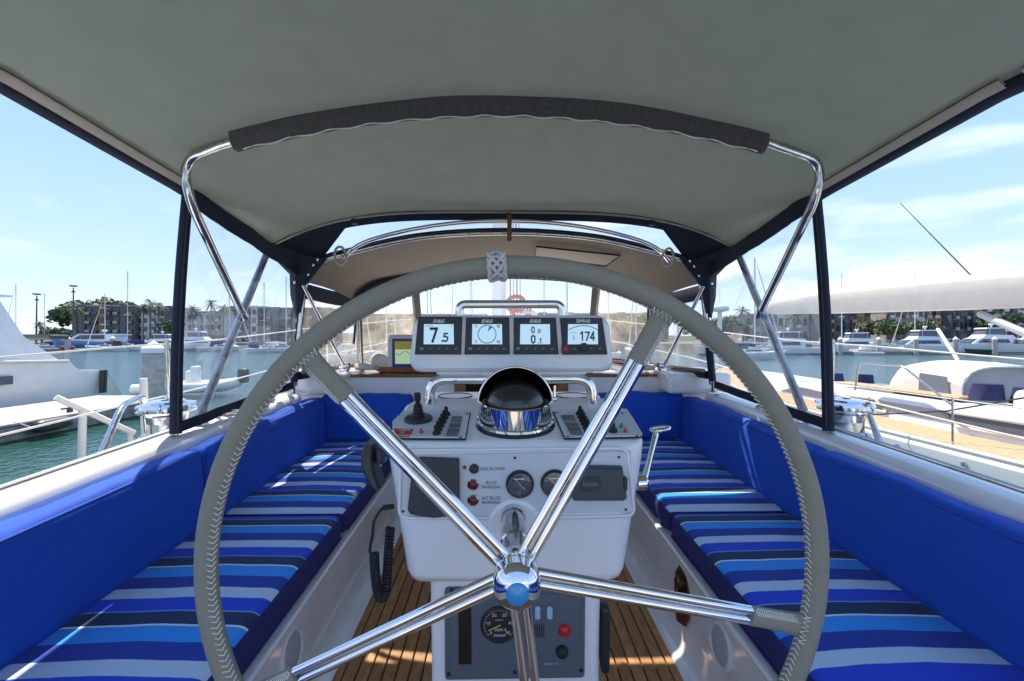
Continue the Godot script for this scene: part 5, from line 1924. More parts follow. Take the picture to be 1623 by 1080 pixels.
		for k in 4:
			mb = MB.new()
			var an := TAU * (k + 0.5) / 4
			mb.lathe([Vector2(0.004, 0.010), Vector2(0, 0.012)], xf.translated_local(Vector3(cos(an) * 0.074, 0, sin(an) * 0.074)), 8)
			part(st, "screw", mb, M.charcoal_plastic)
	t = thing("locker_latch", "weathered bronze latch plate on the right seat riser", "latch", Vector3(0.655, 0.11, -1.635))
	mb = MB.new()
	var pl := PackedVector2Array([Vector2(0.03, 0.085), Vector2(-0.02, 0.10), Vector2(-0.045, 0.06), Vector2(-0.045, -0.05), Vector2(-0.01, -0.095), Vector2(0.035, -0.075), Vector2(0.05, -0.02), Vector2(0.05, 0.04)])
	var lx := face(Vector3(0.658, 0.212, -1.635), Vector3(-1, 0.06, 0))
	for q in pl.size(): pl[q] *= Vector2(1.35, 1.12)
	mb.prism(pl, lx, 0.012, 0.003)
	part(t, "plate", mb, M.bronze)
	mb = MB.new()
	mb.lathe([Vector2(0.024, 0.0), Vector2(0.024, 0.022), Vector2(0.018, 0.028), Vector2(0, 0.029)], spin(lx * Vector3(0.012, 0.06, 0.01), lx.basis.z), 18)
	mb.box(lx * Vector3(0.005, 0.01, 0.022), Vector3(0.02, 0.05, 0.02), 0.005)
	part(t, "knob", mb, M.bronze)
	mb = MB.new()
	mb.tube([lx * Vector3(-0.03, -0.035, 0.022), lx * Vector3(0.035, -0.035, 0.022)], 0.008, 10)
	part(t, "bolt", mb, M.bronze)
	winch("self-tailing steel winch on the left coaming outside the curtain post", bx(266, 690, -1.46))
	winch("self-tailing steel winch on the right coaming outside the curtain post", bx(1337, 687, 1.46))
	# line ends lying on the coamings
	for e in [["tan rope end coiled on the left coaming by the strut foot", Vector3(-1.235, 0.824, -2.02)], ["tan rope end coiled on the left coaming by the spray hood foot", Vector3(-1.225, 0.824, -2.32)], ["tan rope end coiled on the right coaming by the strut foot", Vector3(1.235, 0.824, -2.12)]]:
		coil("rope_end", e[0], e[1], 0.038, 0.006, M.rope_white, 3)
	# bent handrail just outside the coaming
	for s in [-1.0, 1.0]:
		mb = MB.new()
		var f0 := bx(157, 728, -1.50) if s < 0 else bx(1402, 718, 1.50)
		var f1 := bx(193, 643, -1.60) if s < 0 else bx(1370, 640, 1.60)
		var f2 := bx(228, 626, -1.72) if s < 0 else bx(1346, 632, 1.72)
		mb.tube(bend([f0 + (f0 - f1) * 0.9, f0, f1, f2, f2 + Vector3(0.02 * s, -0.55, -0.06)], 0.07, 6), 0.013, 10)
		solo("gate_handrail", "bent stainless handrail outside the %s coaming" % ("left" if s < 0 else "right"), "handrail", mb, M.steel, "side handrails")
	# lifelines and stanchions
	for s in [-1.0, 1.0]:
		var nm := "left" if s < 0 else "right"
		var zs := [1.6, -0.5, -2.75, -5.0, -7.0]
		for k in zs.size():
			if k == 0: continue
			var x: float = 2.02 if zs[k] > -3 else 2.02 * sqrt(1 - pow((-zs[k] - 3) / 7.0, 2.0))
			var up: float = 0.46 if zs[k] > -3 else 0.46 + (-zs[k] - 3) * 0.03
			mb = MB.new()
			mb.tube([Vector3(x * s, up, zs[k]), Vector3(x * s, up + 0.66, zs[k])], 0.0125, 8)
			mb.lathe([Vector2(0.04, 0), Vector2(0.035, 0.012), Vector2(0.016, 0.016), Vector2(0.016, 0.08)], spin(Vector3(x * s, up, zs[k]), Vector3.UP), 10)
			solo("stanchion", "%s lifeline stanchion, %s from the stern" % [nm, ["", "first", "second", "third", "fourth"][k]], "stanchion", mb, M.steel, "lifeline stanchions")
		for h in [0.33, 0.64]:
			var pts := []
			for k in 24:
				var zz := lerpf(1.6, -7.6, k / 23.0)
				var x := 2.02 if zz > -3 else 2.02 * sqrt(1 - pow((-zz - 3) / 7.0, 2.0))
				pts.append(Vector3(x * s, 0.46 + h + (0.0 if zz > -3 else (-zz - 3) * 0.03) - 0.01 * sin(PI * fmod(zz + 20.5, 2.25) / 2.25), zz))
			mb = MB.new()
			mb.tube(pts, 0.005, 6)
			solo("lifeline", "%s white lifeline running along the %s side deck" % ["lower" if h < 0.5 else "upper", nm], "lifeline", mb, M.rope_white, "lifelines")
	# boarding gate frame folded out on the left
	t = thing("boarding_gate", "white tubular boarding gate rail outside the left lifelines", "gate", Vector3(-2.3, 0.4, -2.3))
	var g1 := bx(88, 630, -2.35); var g2 := bx(212, 687, -2.2)
	mb = MB.new(); mb.tube([g1, g2], 0.016, 8); part(t, "top_bar", mb, M.boat_cream)
	mb = MB.new(); mb.tube([bx(131, 650, -2.30), bx(124, 735, -2.30) + Vector3(0, -0.2, 0)], 0.018, 8); part(t, "leg", mb, M.boat_cream)
	mb = MB.new(); mb.tube([bx(206, 685, -2.21), bx(206, 710, -2.21) + Vector3(0, -0.3, 0)], 0.014, 8); part(t, "leg", mb, M.boat_cream)
	mb = MB.new(); mb.tube([bx(227, 600, -2.15), bx(229, 695, -2.15) + Vector3(0, -0.35, 0)], 0.020, 8); part(t, "post", mb, M.boat_cream)
	# our mast and the furled red-edged sail beside it
	t = thing("mast", "white yacht mast ahead of the spray hood window", "mast", Vector3(-0.03, 0.6, -6.4))
	mb = MB.new()
	var ring := PackedVector3Array()
	var rows2 := []
	for y in [0.55, 6.0, 17.0]:
		var rr := PackedVector3Array()
		for k in 20:
			var an := TAU * k / 20
			rr.append(Vector3(-0.06 + 0.10 * cos(an), y, -6.4 + 0.16 * sin(an)))
		rows2.append(rr)
	mb.loft(rows2)
	part(t, "tube", mb, M.mast_white)
	mb = MB.new()
	mb.lathe([Vector2(0.12, 0.0), Vector2(0.12, 0.12), Vector2(0.09, 0.14), Vector2(0.09, 0.2), Vector2(0, 0.2)], spin(Vector3(-0.25, 1.2, -6.35), Vector3(-1, 0, 0.2)), 14)
	part(t, "mast_winch", mb, M.steel)
	for k in 4:
		mb = MB.new()
		mb.tube([Vector3(0.10 + 0.05 * k, 0.9, -6.3), Vector3(0.06 + 0.01 * k, 8.0, -6.35)], 0.010, 6)
		part(t, "halyard", mb, M.rope_red if k % 2 == 0 else M.rope_white)
	for k in 3:
		coil("halyard_coil", "coiled %s halyard hanging on the mast foot" % ["red", "dark red", "white"][k], Vector3(0.16 + 0.08 * k, 1.45 - 0.1 * k, -6.2), 0.12, 0.016, [M.rope_red, M.rope_red, M.rope_white][k], 3, Vector3(0, 0, 1))

func coil(called: String, label: String, at: Vector3, r: float, th: float, m: Material, turns: int, axis := Vector3.UP) -> void:
	var mb := MB.new()
	var pts := []
	var xf := spin(at, axis)
	for k in turns * 18:
		var an := TAU * k / 18.0
		var rr := r * (1.0 + 0.16 * sin(k * 0.61) + 0.10 * sin(k * 0.23 + 1.0))
		pts.append(xf * Vector3(cos(an) * rr, th * 0.5 * sin(k * 0.4) + th * 0.45 * k / 18.0, sin(an) * rr * 0.8))
	mb.tube(pts, th, 7)
	solo(called, label, "rope", mb, m, "")

func winch(label: String, at: Vector3) -> void:
	var t := thing("sheet_winch", label, "winch", at, "sheet winches")
	var xf := spin(at, Vector3.UP).scaled_local(Vector3(1.2, 1.0, 1.2))
	var mb := MB.new()
	mb.lathe([Vector2(0.0, -0.35), Vector2(0.085, -0.35), Vector2(0.085, 0.0), Vector2(0.078, 0.008)], xf, 28)
	part(t, "plinth", mb, M.gelcoat)
	mb = MB.new()
	mb.lathe([Vector2(0.078, 0.0), Vector2(0.076, 0.012), Vector2(0.062, 0.02), Vector2(0.060, 0.06), Vector2(0.064, 0.09), Vector2(0.072, 0.10), Vector2(0.0, 0.10)], xf, 32)
	part(t, "drum", mb, M.steel)
	mb = MB.new()
	mb.lathe([Vector2(0.06, 0.10), Vector2(0.088, 0.104), Vector2(0.090, 0.112), Vector2(0.070, 0.116), Vector2(0.070, 0.124), Vector2(0.090, 0.128), Vector2(0.088, 0.136), Vector2(0.06, 0.142), Vector2(0.055, 0.150), Vector2(0.02, 0.152), Vector2(0.018, 0.146), Vector2(0.0, 0.146)], xf, 36)
	part(t, "self_tailing_jaws", mb, M.chrome)
	mb = MB.new()
	mb.tube([at + Vector3(0.02, 0.13, 0.06), at + Vector3(0.03, 0.15, 0.095), at + Vector3(0.045, 0.12, 0.105)], 0.008, 8)
	part(t, "feeder_arm", mb, M.chrome)

# ---------- harbour ----------
func harbour() -> void:
	var mb := MB.new()
	mb.quad(Vector3(-3000, 0, 60), Vector3(3000, 0, 60), Vector3(3000, 0, -4000), Vector3(-3000, 0, -4000))
	solo("water", "", "", mb, M.water, "", false, false, "structure")
	mb = MB.new()
	mb.quad(Vector3(-3000, 0, 60), Vector3(3000, 0, 60), Vector3(3000, 0, 900), Vector3(-3000, 0, 900))
	mb.v[0].y = 0.004; mb.v[1].y = 0.004
	solo("water", "", "", mb, M.water, "", false, false, "structure")

func hull(mb: MB, xf: Transform3D, L: float, B: float, H: float, sheer: float, stern := 0.85, rake := 0.16, flare := 0.75) -> void:
	# bow towards +x, waterline at y = 0, both sides, transom and deck
	var rows := []
	var n := 16
	for i in n + 1:
		var u := float(i) / n
		var x := -L / 2 + L * u
		var w := B / 2 * (lerpf(stern, 1.0, smoothstep(0.0, 0.4, u)) * sqrt(maxf(0.0, 1.0 - pow(maxf(0.0, (u - 0.42) / 0.58), 2.2))))
		var top := H + sheer * pow(u, 2.0)
		var row := PackedVector3Array()
		var bowx := rake * L * pow(maxf(0.0, (u - 0.6) / 0.4), 1.5) * 0.5
		for q in [[0.0, -0.5, 0.0], [0.45, -0.35, 0.0], [flare * 0.92, 0.0, 0.0], [flare + (1 - flare) * 0.6, 0.55, 0.5], [1.0, 1.0, 1.0]]:
			var y: float = q[1] * (top if q[1] > 0 else 0.9)
			row.append(xf * Vector3(x + bowx * (q[2] - 0.5), y, w * q[0]))
		var deck := [xf * Vector3(x + bowx * 0.5, top, w * 0.96), xf * Vector3(x + bowx * 0.5, top + 0.05, 0)]
		row.append_array(deck)
		var back := PackedVector3Array()
		for k in range(row.size() - 2, -1, -1):
			var p: Vector3 = xf.affine_inverse() * row[k]
			back.append(xf * Vector3(p.x, p.y, -p.z))
		row.append_array(back)
		rows.append(row)
	mb.grid(rows)
	mb.fan(rows[0], false)

func slab(mb: MB, xf: Transform3D, prof: Array, w: float, inset := 0.12) -> void:
	# a deckhouse: side profile (x, y), width w at the bottom, drawn in towards the top
	var lo := 1e9
	var hi := -1e9
	for p in prof:
		lo = minf(lo, p.y); hi = maxf(hi, p.y)
	var a := PackedVector3Array()
	var b := PackedVector3Array()
	var poly := PackedVector2Array()
	for p in prof:
		var k: float = (p.y - lo) / maxf(0.001, hi - lo)
		var z := w / 2 * (1 - inset * k)
		a.append(xf * Vector3(p.x, p.y, z)); b.append(xf * Vector3(p.x, p.y, -z)); poly.append(p)
	for k in a.size():
		var l := (k + 1) % a.size()
		mb.quad(a[k], b[k], b[l], a[l])
	var tr := Geometry2D.triangulate_polygon(poly)
	for k in range(0, tr.size(), 3):
		mb.tri(a[tr[k]], a[tr[k + 1]], a[tr[k + 2]])
		mb.tri(b[tr[k + 2]], b[tr[k + 1]], b[tr[k]])

func place(px: float, d: float, turn: float) -> Transform3D:
	# on the water at a bearing through the picture column px and a distance ahead
	return Transform3D(Basis(Vector3.UP, deg_to_rad(turn)), Vector3((px - 811.5) / 720.0 * d, 0, -d))

func motor_yacht(label: String, xf: Transform3D, L: float, group: String, o := {}) -> void:
	var t := thing("motor_yacht", label, "boat", xf.origin, group, false)
	var B := L * 0.29
	var H := L * 0.10
	var body: Material = o.get("hull", M.boat_white)
	var mb := MB.new()
	hull(mb, xf, L, B, H, L * 0.045)
	part(t, "hull", mb, body)
	mb = MB.new()
	var y0 := H
	var y1 := H + L * 0.095
	slab(mb, xf, [Vector2(-L * 0.30, y0), Vector2(L * 0.24, y0 + L * 0.01), Vector2(L * 0.10, y1), Vector2(-L * 0.36, y1), Vector2(-L * 0.36, y1 - L * 0.012), Vector2(-L * 0.29, y1 - L * 0.02)], B * 0.8)
	part(t, "deckhouse", mb, M.boat_white)
	for s in [-1.0, 1.0]:
		mb = MB.new()
		slab(mb, xf * Transform3D(Basis.IDENTITY, Vector3(0, 0, s * B * 0.375)), [Vector2(-L * 0.24, y0 + L * 0.035), Vector2(L * 0.145, y0 + L * 0.035), Vector2(L * 0.075, y0 + L * 0.08), Vector2(-L * 0.22, y0 + L * 0.082)], B * 0.045, 0.6)
		part(t, "side_window", mb, M.window_dark)
	mb = MB.new()
	var fx := xf * Transform3D(Basis.IDENTITY, Vector3(0.02 * L, 0.004 * L, 0))
	slab(mb, fx, [Vector2(L * 0.205, y0 + L * 0.03), Vector2(L * 0.19, y0 + L * 0.03), Vector2(L * 0.085, y1 - L * 0.01), Vector2(L * 0.10, y1 - L * 0.01)], B * 0.62)
	part(t, "windscreen", mb, M.window_dark)
	if o.get("fly", true):
		mb = MB.new()
		slab(mb, xf, [Vector2(-L * 0.32, y1), Vector2(L * 0.08, y1), Vector2(L * 0.03, y1 + L * 0.045), Vector2(-L * 0.30, y1 + L * 0.035)], B * 0.7)
		part(t, "flybridge", mb, M.boat_white)
		mb = MB.new()
		slab(mb, xf, [Vector2(-L * 0.26, y1 + L * 0.12), Vector2(L * 0.02, y1 + L * 0.115), Vector2(L * 0.0, y1 + L * 0.13), Vector2(-L * 0.25, y1 + L * 0.135)], B * 0.6)
		part(t, "hardtop", mb, o.get("top", M.boat_white))
		for s in [-1.0, 1.0]:
			for u in [-0.22, -0.02]:
				mb = MB.new()
				mb.tube([xf * Vector3(L * u, y1 + L * 0.03, s * B * 0.28), xf * Vector3(L * (u - 0.01), y1 + L * 0.122, s * B * 0.26)], L * 0.005, 6)
				part(t, "hardtop_post", mb, M.alloy)
		if o.get("screen", true):
			mb = MB.new()
			slab(mb, xf, [Vector2(-L * 0.20, y1 + L * 0.04), Vector2(L * 0.035, y1 + L * 0.045), Vector2(0.0, y1 + L * 0.116), Vector2(-L * 0.20, y1 + L * 0.116)], B * 0.58)
			part(t, "flybridge_screen", mb, M.window_smoke)
	mb = MB.new()
	var at := xf * Vector3(-L * 0.12, y1 + L * (0.135 if o.get("fly", true) else 0.0), 0)
	mb.lathe([Vector2(L * 0.008, 0), Vector2(L * 0.008, L * 0.03), Vector2(L * 0.028, L * 0.034), Vector2(L * 0.026, L * 0.05), Vector2(0, L * 0.053)], spin(at, Vector3.UP), 12)
	part(t, "radar_dome", mb, M.boat_white)
	for k in 2:
		mb = MB.new()
		mb.tube([at + xf.basis * Vector3(0.3 * k, 0, 0.4 * k - 0.2), at + xf.basis * Vector3(0.3 * k - 0.4, L * 0.16, 0.4 * k - 0.2)], 0.02, 5)
		part(t, "aerial", mb, M.mast_white)
	mb = MB.new()
	for s in [-1.0, 1.0]:
		var pts := []
		for k in 8:
			var u := 0.45 + 0.54 * k / 7.0
			var w := B / 2 * sqrt(maxf(0.0, 1.0 - pow((u - 0.42) / 0.58, 2.2)))
			var p := xf * Vector3(-L / 2 + L * u + L * 0.05 * pow(u, 3.0), H + L * 0.045 * u * u + L * 0.05, s * w * 0.94)
			pts.append(p)
			mb.tube([p, p - Vector3(0, L * 0.05, 0)], 0.018, 4, false)
		mb.tube(pts, 0.02, 5)
	part(t, "bow_rail", mb, M.steel)
	mb = MB.new()
	hull(mb, xf.scaled_local(Vector3(1.002, 1, 1.004)), L, B, H * 0.22, 0.0)
	if o.has("stripe"):
		part(t, "boot_stripe", mb, o.stripe)
	for k in 3:
		mb = MB.new()
		mb.lathe([Vector2(0, 0), Vector2(0.12, 0.06), Vector2(0.14, 0.3), Vector2(0.12, 0.55), Vector2(0, 0.62)], spin(xf * Vector3(-L * 0.3 + k * L * 0.22, H * 0.15, B * 0.5), Vector3.UP), 8, false)
		part(t, "fender", mb, M.boat_black if k == 1 else M.boat_white)

func sail_boat(label: String, xf: Transform3D, L: float, mast: float, group: String, o := {}) -> void:
	var t := thing("sailing_boat", label, "boat", xf.origin, group, false)
	var B := L * 0.28
	var H := L * 0.085
	var mb := MB.new()
	hull(mb, xf, L, B, H, L * 0.03, 0.6, 0.1)
	part(t, "hull", mb, o.get("hull", M.boat_white))
	mb = MB.new()
	slab(mb, xf, [Vector2(-L * 0.20, H), Vector2(L * 0.24, H + L * 0.012), Vector2(L * 0.14, H + L * 0.045), Vector2(-L * 0.17, H + L * 0.055)], B * 0.6)
	part(t, "cabin", mb, M.boat_white)
	mb = MB.new()
	slab(mb, xf, [Vector2(-L * 0.13, H + L * 0.022), Vector2(L * 0.12, H + L * 0.024), Vector2(L * 0.09, H + L * 0.04), Vector2(-L * 0.12, H + L * 0.044)], B * 0.59, 0.05)
	part(t, "cabin_window", mb, M.window_dark)
	mb = MB.new()
	slab(mb, xf, [Vector2(-L * 0.27, H + L * 0.01), Vector2(-L * 0.08, H + L * 0.05), Vector2(-L * 0.10, H + L * 0.10), Vector2(-L * 0.24, H + L * 0.11)], B * 0.55)
	part(t, "spray_hood", mb, o.get("canvas", M.cover_navy))
	var foot := xf * Vector3(L * 0.06, H, 0)
	var top := foot + Vector3(0, mast, 0)
	mb = MB.new()
	mb.tube([foot, top], [0.10, 0.075], 8)
	part(t, "mast", mb, o.get("mast", M.mast_white))
	for h in [0.42, 0.72]:
		mb = MB.new()
		mb.tube([foot + Vector3(0, mast * h, 0) + xf.basis * Vector3(0, 0, -B * 0.3), foot + Vector3(0, mast * h, 0) + xf.basis * Vector3(0, 0, B * 0.3)], 0.03, 5)
		part(t, "spreader", mb, M.mast_white)
	for e in [Vector3(L * 0.49, H + L * 0.03, 0), Vector3(-L * 0.49, H, 0), Vector3(L * 0.03, H, B * 0.45), Vector3(L * 0.03, H, -B * 0.45)]:
		mb = MB.new()
		mb.tube([xf * e, top], 0.014, 4)
		part(t, "stay", mb, M.wire)
	mb = MB.new()
	var b0 := foot + Vector3(0, L * 0.10, 0)
	var b1 := xf * Vector3(-L * 0.30, H + L * 0.115, 0)
	mb.tube([b0, b0.lerp(b1, 0.5) + Vector3(0, 0.02, 0), b1], [0.24, 0.2, 0.1], 8)
	part(t, "boom_cover", mb, o.get("canvas", M.cover_navy))
	if o.get("furl", true):
		mb = MB.new()
		var f0 := xf * Vector3(L * 0.47, H + L * 0.05, 0)
		mb.tube([f0, f0.lerp(top, 0.5), f0.lerp(top, 0.93)], [0.12, 0.09, 0.03], 7)
		part(t, "furled_sail", mb, M.cover_white)

func pontoon(label: String, a: Vector3, b: Vector3, w: float, h: float, m: Material, group: String) -> Node3D:
	var t := thing("pontoon", label, "dock", Vector3((a.x + b.x) / 2, 0, (a.z + b.z) / 2), group, false)
	var d := (b - a).normalized()
	var bas := Basis(d, Vector3.UP, d.cross(Vector3.UP))
	var mb := MB.new()
	mb.box((a + b) / 2 + Vector3(0, h / 2 - 0.2, 0), Vector3(a.distance_to(b), h + 0.3, w), 0.03, bas)
	part(t, "float", mb, M.dock_side)
	mb = MB.new()
	mb.box((a + b) / 2 + Vector3(0, h, 0), Vector3(a.distance_to(b), 0.07, w + 0.05), 0.015, bas)
	part(t, "deck", mb, m)
	return t

func piling(label: String, at: Vector3, r: float, h: float, group: String, square := false) -> void:
	var t := thing("piling", label, "piling", at, group, false)
	var mb := MB.new()
	if square:
		mb.box(at + Vector3(0, h / 2 - 0.4, 0), Vector3(r * 1.6, h + 0.8, r * 1.6), 0.03, Basis(Vector3.UP, deg_to_rad(38)))
		part(t, "shaft", mb, M.concrete)
		mb = MB.new()
		var bs := Basis(Vector3.UP, deg_to_rad(38))
		var p := []
		for q in [[1, 1], [-1, 1], [-1, -1], [1, -1]]:
			p.append(bs * Vector3(q[0], 0, q[1]) * r * 0.86)
		var r0 := PackedVector3Array(); var r1 := PackedVector3Array(); var r2 := PackedVector3Array()
		for k in 4:
			r0.append(at + p[k] + Vector3(0, h, 0)); r1.append(at + p[k] + Vector3(0, h + r * 0.42, 0)); r2.append(at + p[k] * 0.02 + Vector3(0, h + r * 1.1, 0))
		for k in 4:
			mb.quad(r0[k], r0[(k + 1) % 4], r1[(k + 1) % 4], r1[k])
			mb.tri(r1[k], r1[(k + 1) % 4], r2[k])
		part(t, "white_cap", mb, M.boat_white)
	else:
		mb.lathe([Vector2(r, -0.6), Vector2(r, h)], spin(at, Vector3.UP), 14)
		part(t, "shaft", mb, M.concrete)
		mb = MB.new()
		mb.lathe([Vector2(r * 1.08, h), Vector2(r * 1.08, h + r * 0.5), Vector2(0, h + r * 1.6)], spin(at, Vector3.UP), 14)
		part(t, "white_cap", mb, M.boat_white)

func neighbours() -> void:
	# --- left: finger dock, motor yacht behind it, dinghy, piling ---
	var dk := pontoon("long grey finger dock to the left with a black fender on its side", Vector3(-14.3, 0, 3.0), Vector3(-14.3, 0, -17.4), 3.2, 0.46, M.concrete, "")
	for k in 14:
		var mb := MB.new()
		mb.lathe([Vector2(0.07, 0), Vector2(0.06, 0.03), Vector2(0, 0.035)], spin(Vector3(-12.69, 0.30, -2.0 - k * 1.1), Vector3(1, 0, 0)), 10)
		part(dk, "bolt_head", mb, M.boat_black)
	var rub := MB.new()
	rub.box(Vector3(-12.68, 0.30, -7.2), Vector3(0.05, 0.16, 20.2), 0.01)
	part(dk, "rub_board", rub, M.dock_side)
	rub = MB.new()
	rub.box(Vector3(-12.69, -0.05, -7.2), Vector3(0.05, 0.22, 20.3), 0.01)
	part(dk, "weed_line", rub, M.weed)
	# fender lying along the dock's side
	var ft := thing("dock_fender", "black sausage fender tied along the side of the grey dock", "fender", Vector3(-12.5, 0.25, -11.4), "", false)
	var mb := MB.new()
	mb.lathe([Vector2(0.0, -0.5), Vector2(0.09, -0.48), Vector2(0.15, -0.42), Vector2(0.17, -0.3), Vector2(0.17, 0.3), Vector2(0.15, 0.42), Vector2(0.09, 0.48), Vector2(0.0, 0.5)], spin(Vector3(-12.45, 0.33, -12.3), Vector3(0.0, 0, 1)), 18, false)
	part(ft, "body", mb, M.boat_black)
	for z in [-12.95, -11.65]:
		mb = MB.new()
		mb.tube([Vector3(-12.45, 0.32, z + (0.16 if z < -12 else -0.16)), Vector3(-12.8, 0.52, z)], 0.015, 5)
		part(ft, "lanyard", mb, M.rope_white)
	piling("square concrete piling with white pyramid cap at the end of the left dock", Vector3(-12.95, 0, -16.4), 0.42, 2.15, "", true)
	# cleat on the dock
	mb = MB.new()
	mb.tube([Vector3(-13.0, 0.62, -13.1), Vector3(-13.0, 0.62, -13.6)], 0.03, 6)
	mb.box(Vector3(-13.0, 0.55, -13.35), Vector3(0.08, 0.12, 0.16), 0.02)
	solo("dock_cleat", "dark mooring cleat near the edge of the left dock", "cleat", mb, M.boat_black, "", false)
	big_yacht()
	# inflatable dinghy with outboard beyond the piling
	var dg := thing("inflatable_dinghy", "small white inflatable with console and dark outboard behind the capped piling", "boat", Vector3(-15.2, 0, -21.0), "", false)
	mb = MB.new()
	var dx := Transform3D(Basis(Vector3.UP, deg_to_rad(12)), Vector3(-15.2, 0.15, -21.5))
	mb.tube([dx * Vector3(-2.0, 0.25, 0.75), dx * Vector3(0.8, 0.28, 0.78), dx * Vector3(1.7, 0.38, 0.5), dx * Vector3(2.0, 0.45, 0), dx * Vector3(1.7, 0.38, -0.5), dx * Vector3(0.8, 0.28, -0.78), dx * Vector3(-2.0, 0.25, -0.75)], 0.24, 10)
	part(dg, "tube", mb, M.boat_white)
	mb = MB.new()
	mb.box(dx * Vector3(0, 0.1, 0), Vector3(3.2, 0.12, 1.3), 0.03, dx.basis)
	part(dg, "floor", mb, M.boat_grey)
	mb = MB.new()
	mb.box(dx * Vector3(0.1, 0.6, 0), Vector3(0.5, 0.9, 0.6), 0.08, dx.basis)
	mb.box(dx * Vector3(0.2, 1.12, 0), Vector3(0.25, 0.25, 0.55), 0.05, dx.basis)
	part(dg, "console", mb, M.boat_white)
	mb = MB.new()
	mb.rbox(dx * Vector3(2.25, 0.75, 0), Vector3(0.45, 0.7, 0.4), 0.12, 6)
	part(dg, "outboard", mb, M.boat_black)
	# --- right: sailing yacht alongside ---
	right_yacht()

func big_yacht() -> void:
	var t := thing("motor_yacht", "large white motor yacht at the picture's left edge behind the grey dock", "boat", Vector3(-18.5, 0, -12), "", false)
	# profile along z (towards the bow is behind us): stern at z = -19.5
	var st := [[-19.2, 0.35, 1.0], [-18.5, 1.38, 1.0], [-17.35, 1.46, 1.0], [-17.15, 1.60, 1.0], [-16.9, 1.86, 1.0], [-9.0, 2.1, 1.0], [-2.0, 2.5, 1.0], [6.0, 2.9, 0.8], [11.0, 3.3, 0.1]]
	var rows := []
	for s in st:
		var w: float = 2.5 * (s[2] if s[0] > -1 else 1.0)
		var c := -19.0
		var zz: float = s[0]
		rows.append(PackedVector3Array([Vector3(c + w * 0.86, -0.4, zz), Vector3(c + w * 0.93, s[1] * 0.45, zz), Vector3(c + w, s[1], zz), Vector3(c + w - 0.1, s[1] + 0.02, zz), Vector3(c - w + 0.1, s[1] + 0.02, zz), Vector3(c - w, s[1], zz), Vector3(c - w * 0.93, s[1] * 0.45, zz), Vector3(c - w * 0.86, -0.4, zz)]))
	var mb := MB.new()
	mb.grid(rows)
	mb.fan(rows[0])
	part(t, "hull", mb, M.boat_white)
	mb = MB.new()
	mb.tube([Vector3(-16.47, 1.84, -16.85), Vector3(-16.45, 2.08, -9.0), Vector3(-16.45, 2.46, -2.0)], 0.05, 8)
	part(t, "rub_rail", mb, M.boat_cream)
	# house with raked ends
	mb = MB.new()
	var hx := Transform3D(Basis(Vector3.UP, PI / 2), Vector3(-19.0, 0, 0))
	slab(mb, hx, [Vector2(-4.0, 1.9), Vector2(16.7, 1.85), Vector2(15.55, 2.72), Vector2(15.5, 2.78), Vector2(14.8, 4.05), Vector2(-4.0, 4.3)], 4.75, 0.08)
	slab(mb, hx, [Vector2(-4.0, 4.28), Vector2(15.1, 4.03), Vector2(15.15, 4.1), Vector2(-4.0, 4.4)], 4.7, 0.0)
	part(t, "deckhouse", mb, M.boat_white)
	mb = MB.new()
	slab(mb, hx * Transform3D(Basis.IDENTITY, Vector3(0, 0, 2.15)), [Vector2(0.0, 3.1), Vector2(13.2, 3.0), Vector2(12.9, 3.5), Vector2(0.0, 3.7)], 0.1, 0.0)
	part(t, "side_window", mb, M.window_dark)
	mb = MB.new()
	mb.box(Vector3(-16.49, 1.30, -14.75), Vector3(0.06, 0.28, 0.5), 0.02)
	part(t, "hull_port", mb, M.window_smoke)
	mb = MB.new()
	for z in [-18.35, -18.2]:
		mb.tube([Vector3(-16.47, 0.5, z), Vector3(-16.43, 1.42, z)], 0.07, 8)
	part(t, "hanging_fender", mb, M.boat_black)
	mb = MB.new()
	mb.box(Vector3(-18.6, 2.74, -17.9), Vector3(1.6, 0.2, 0.8), 0.06)
	part(t, "cockpit_awning", mb, M.boat_black)

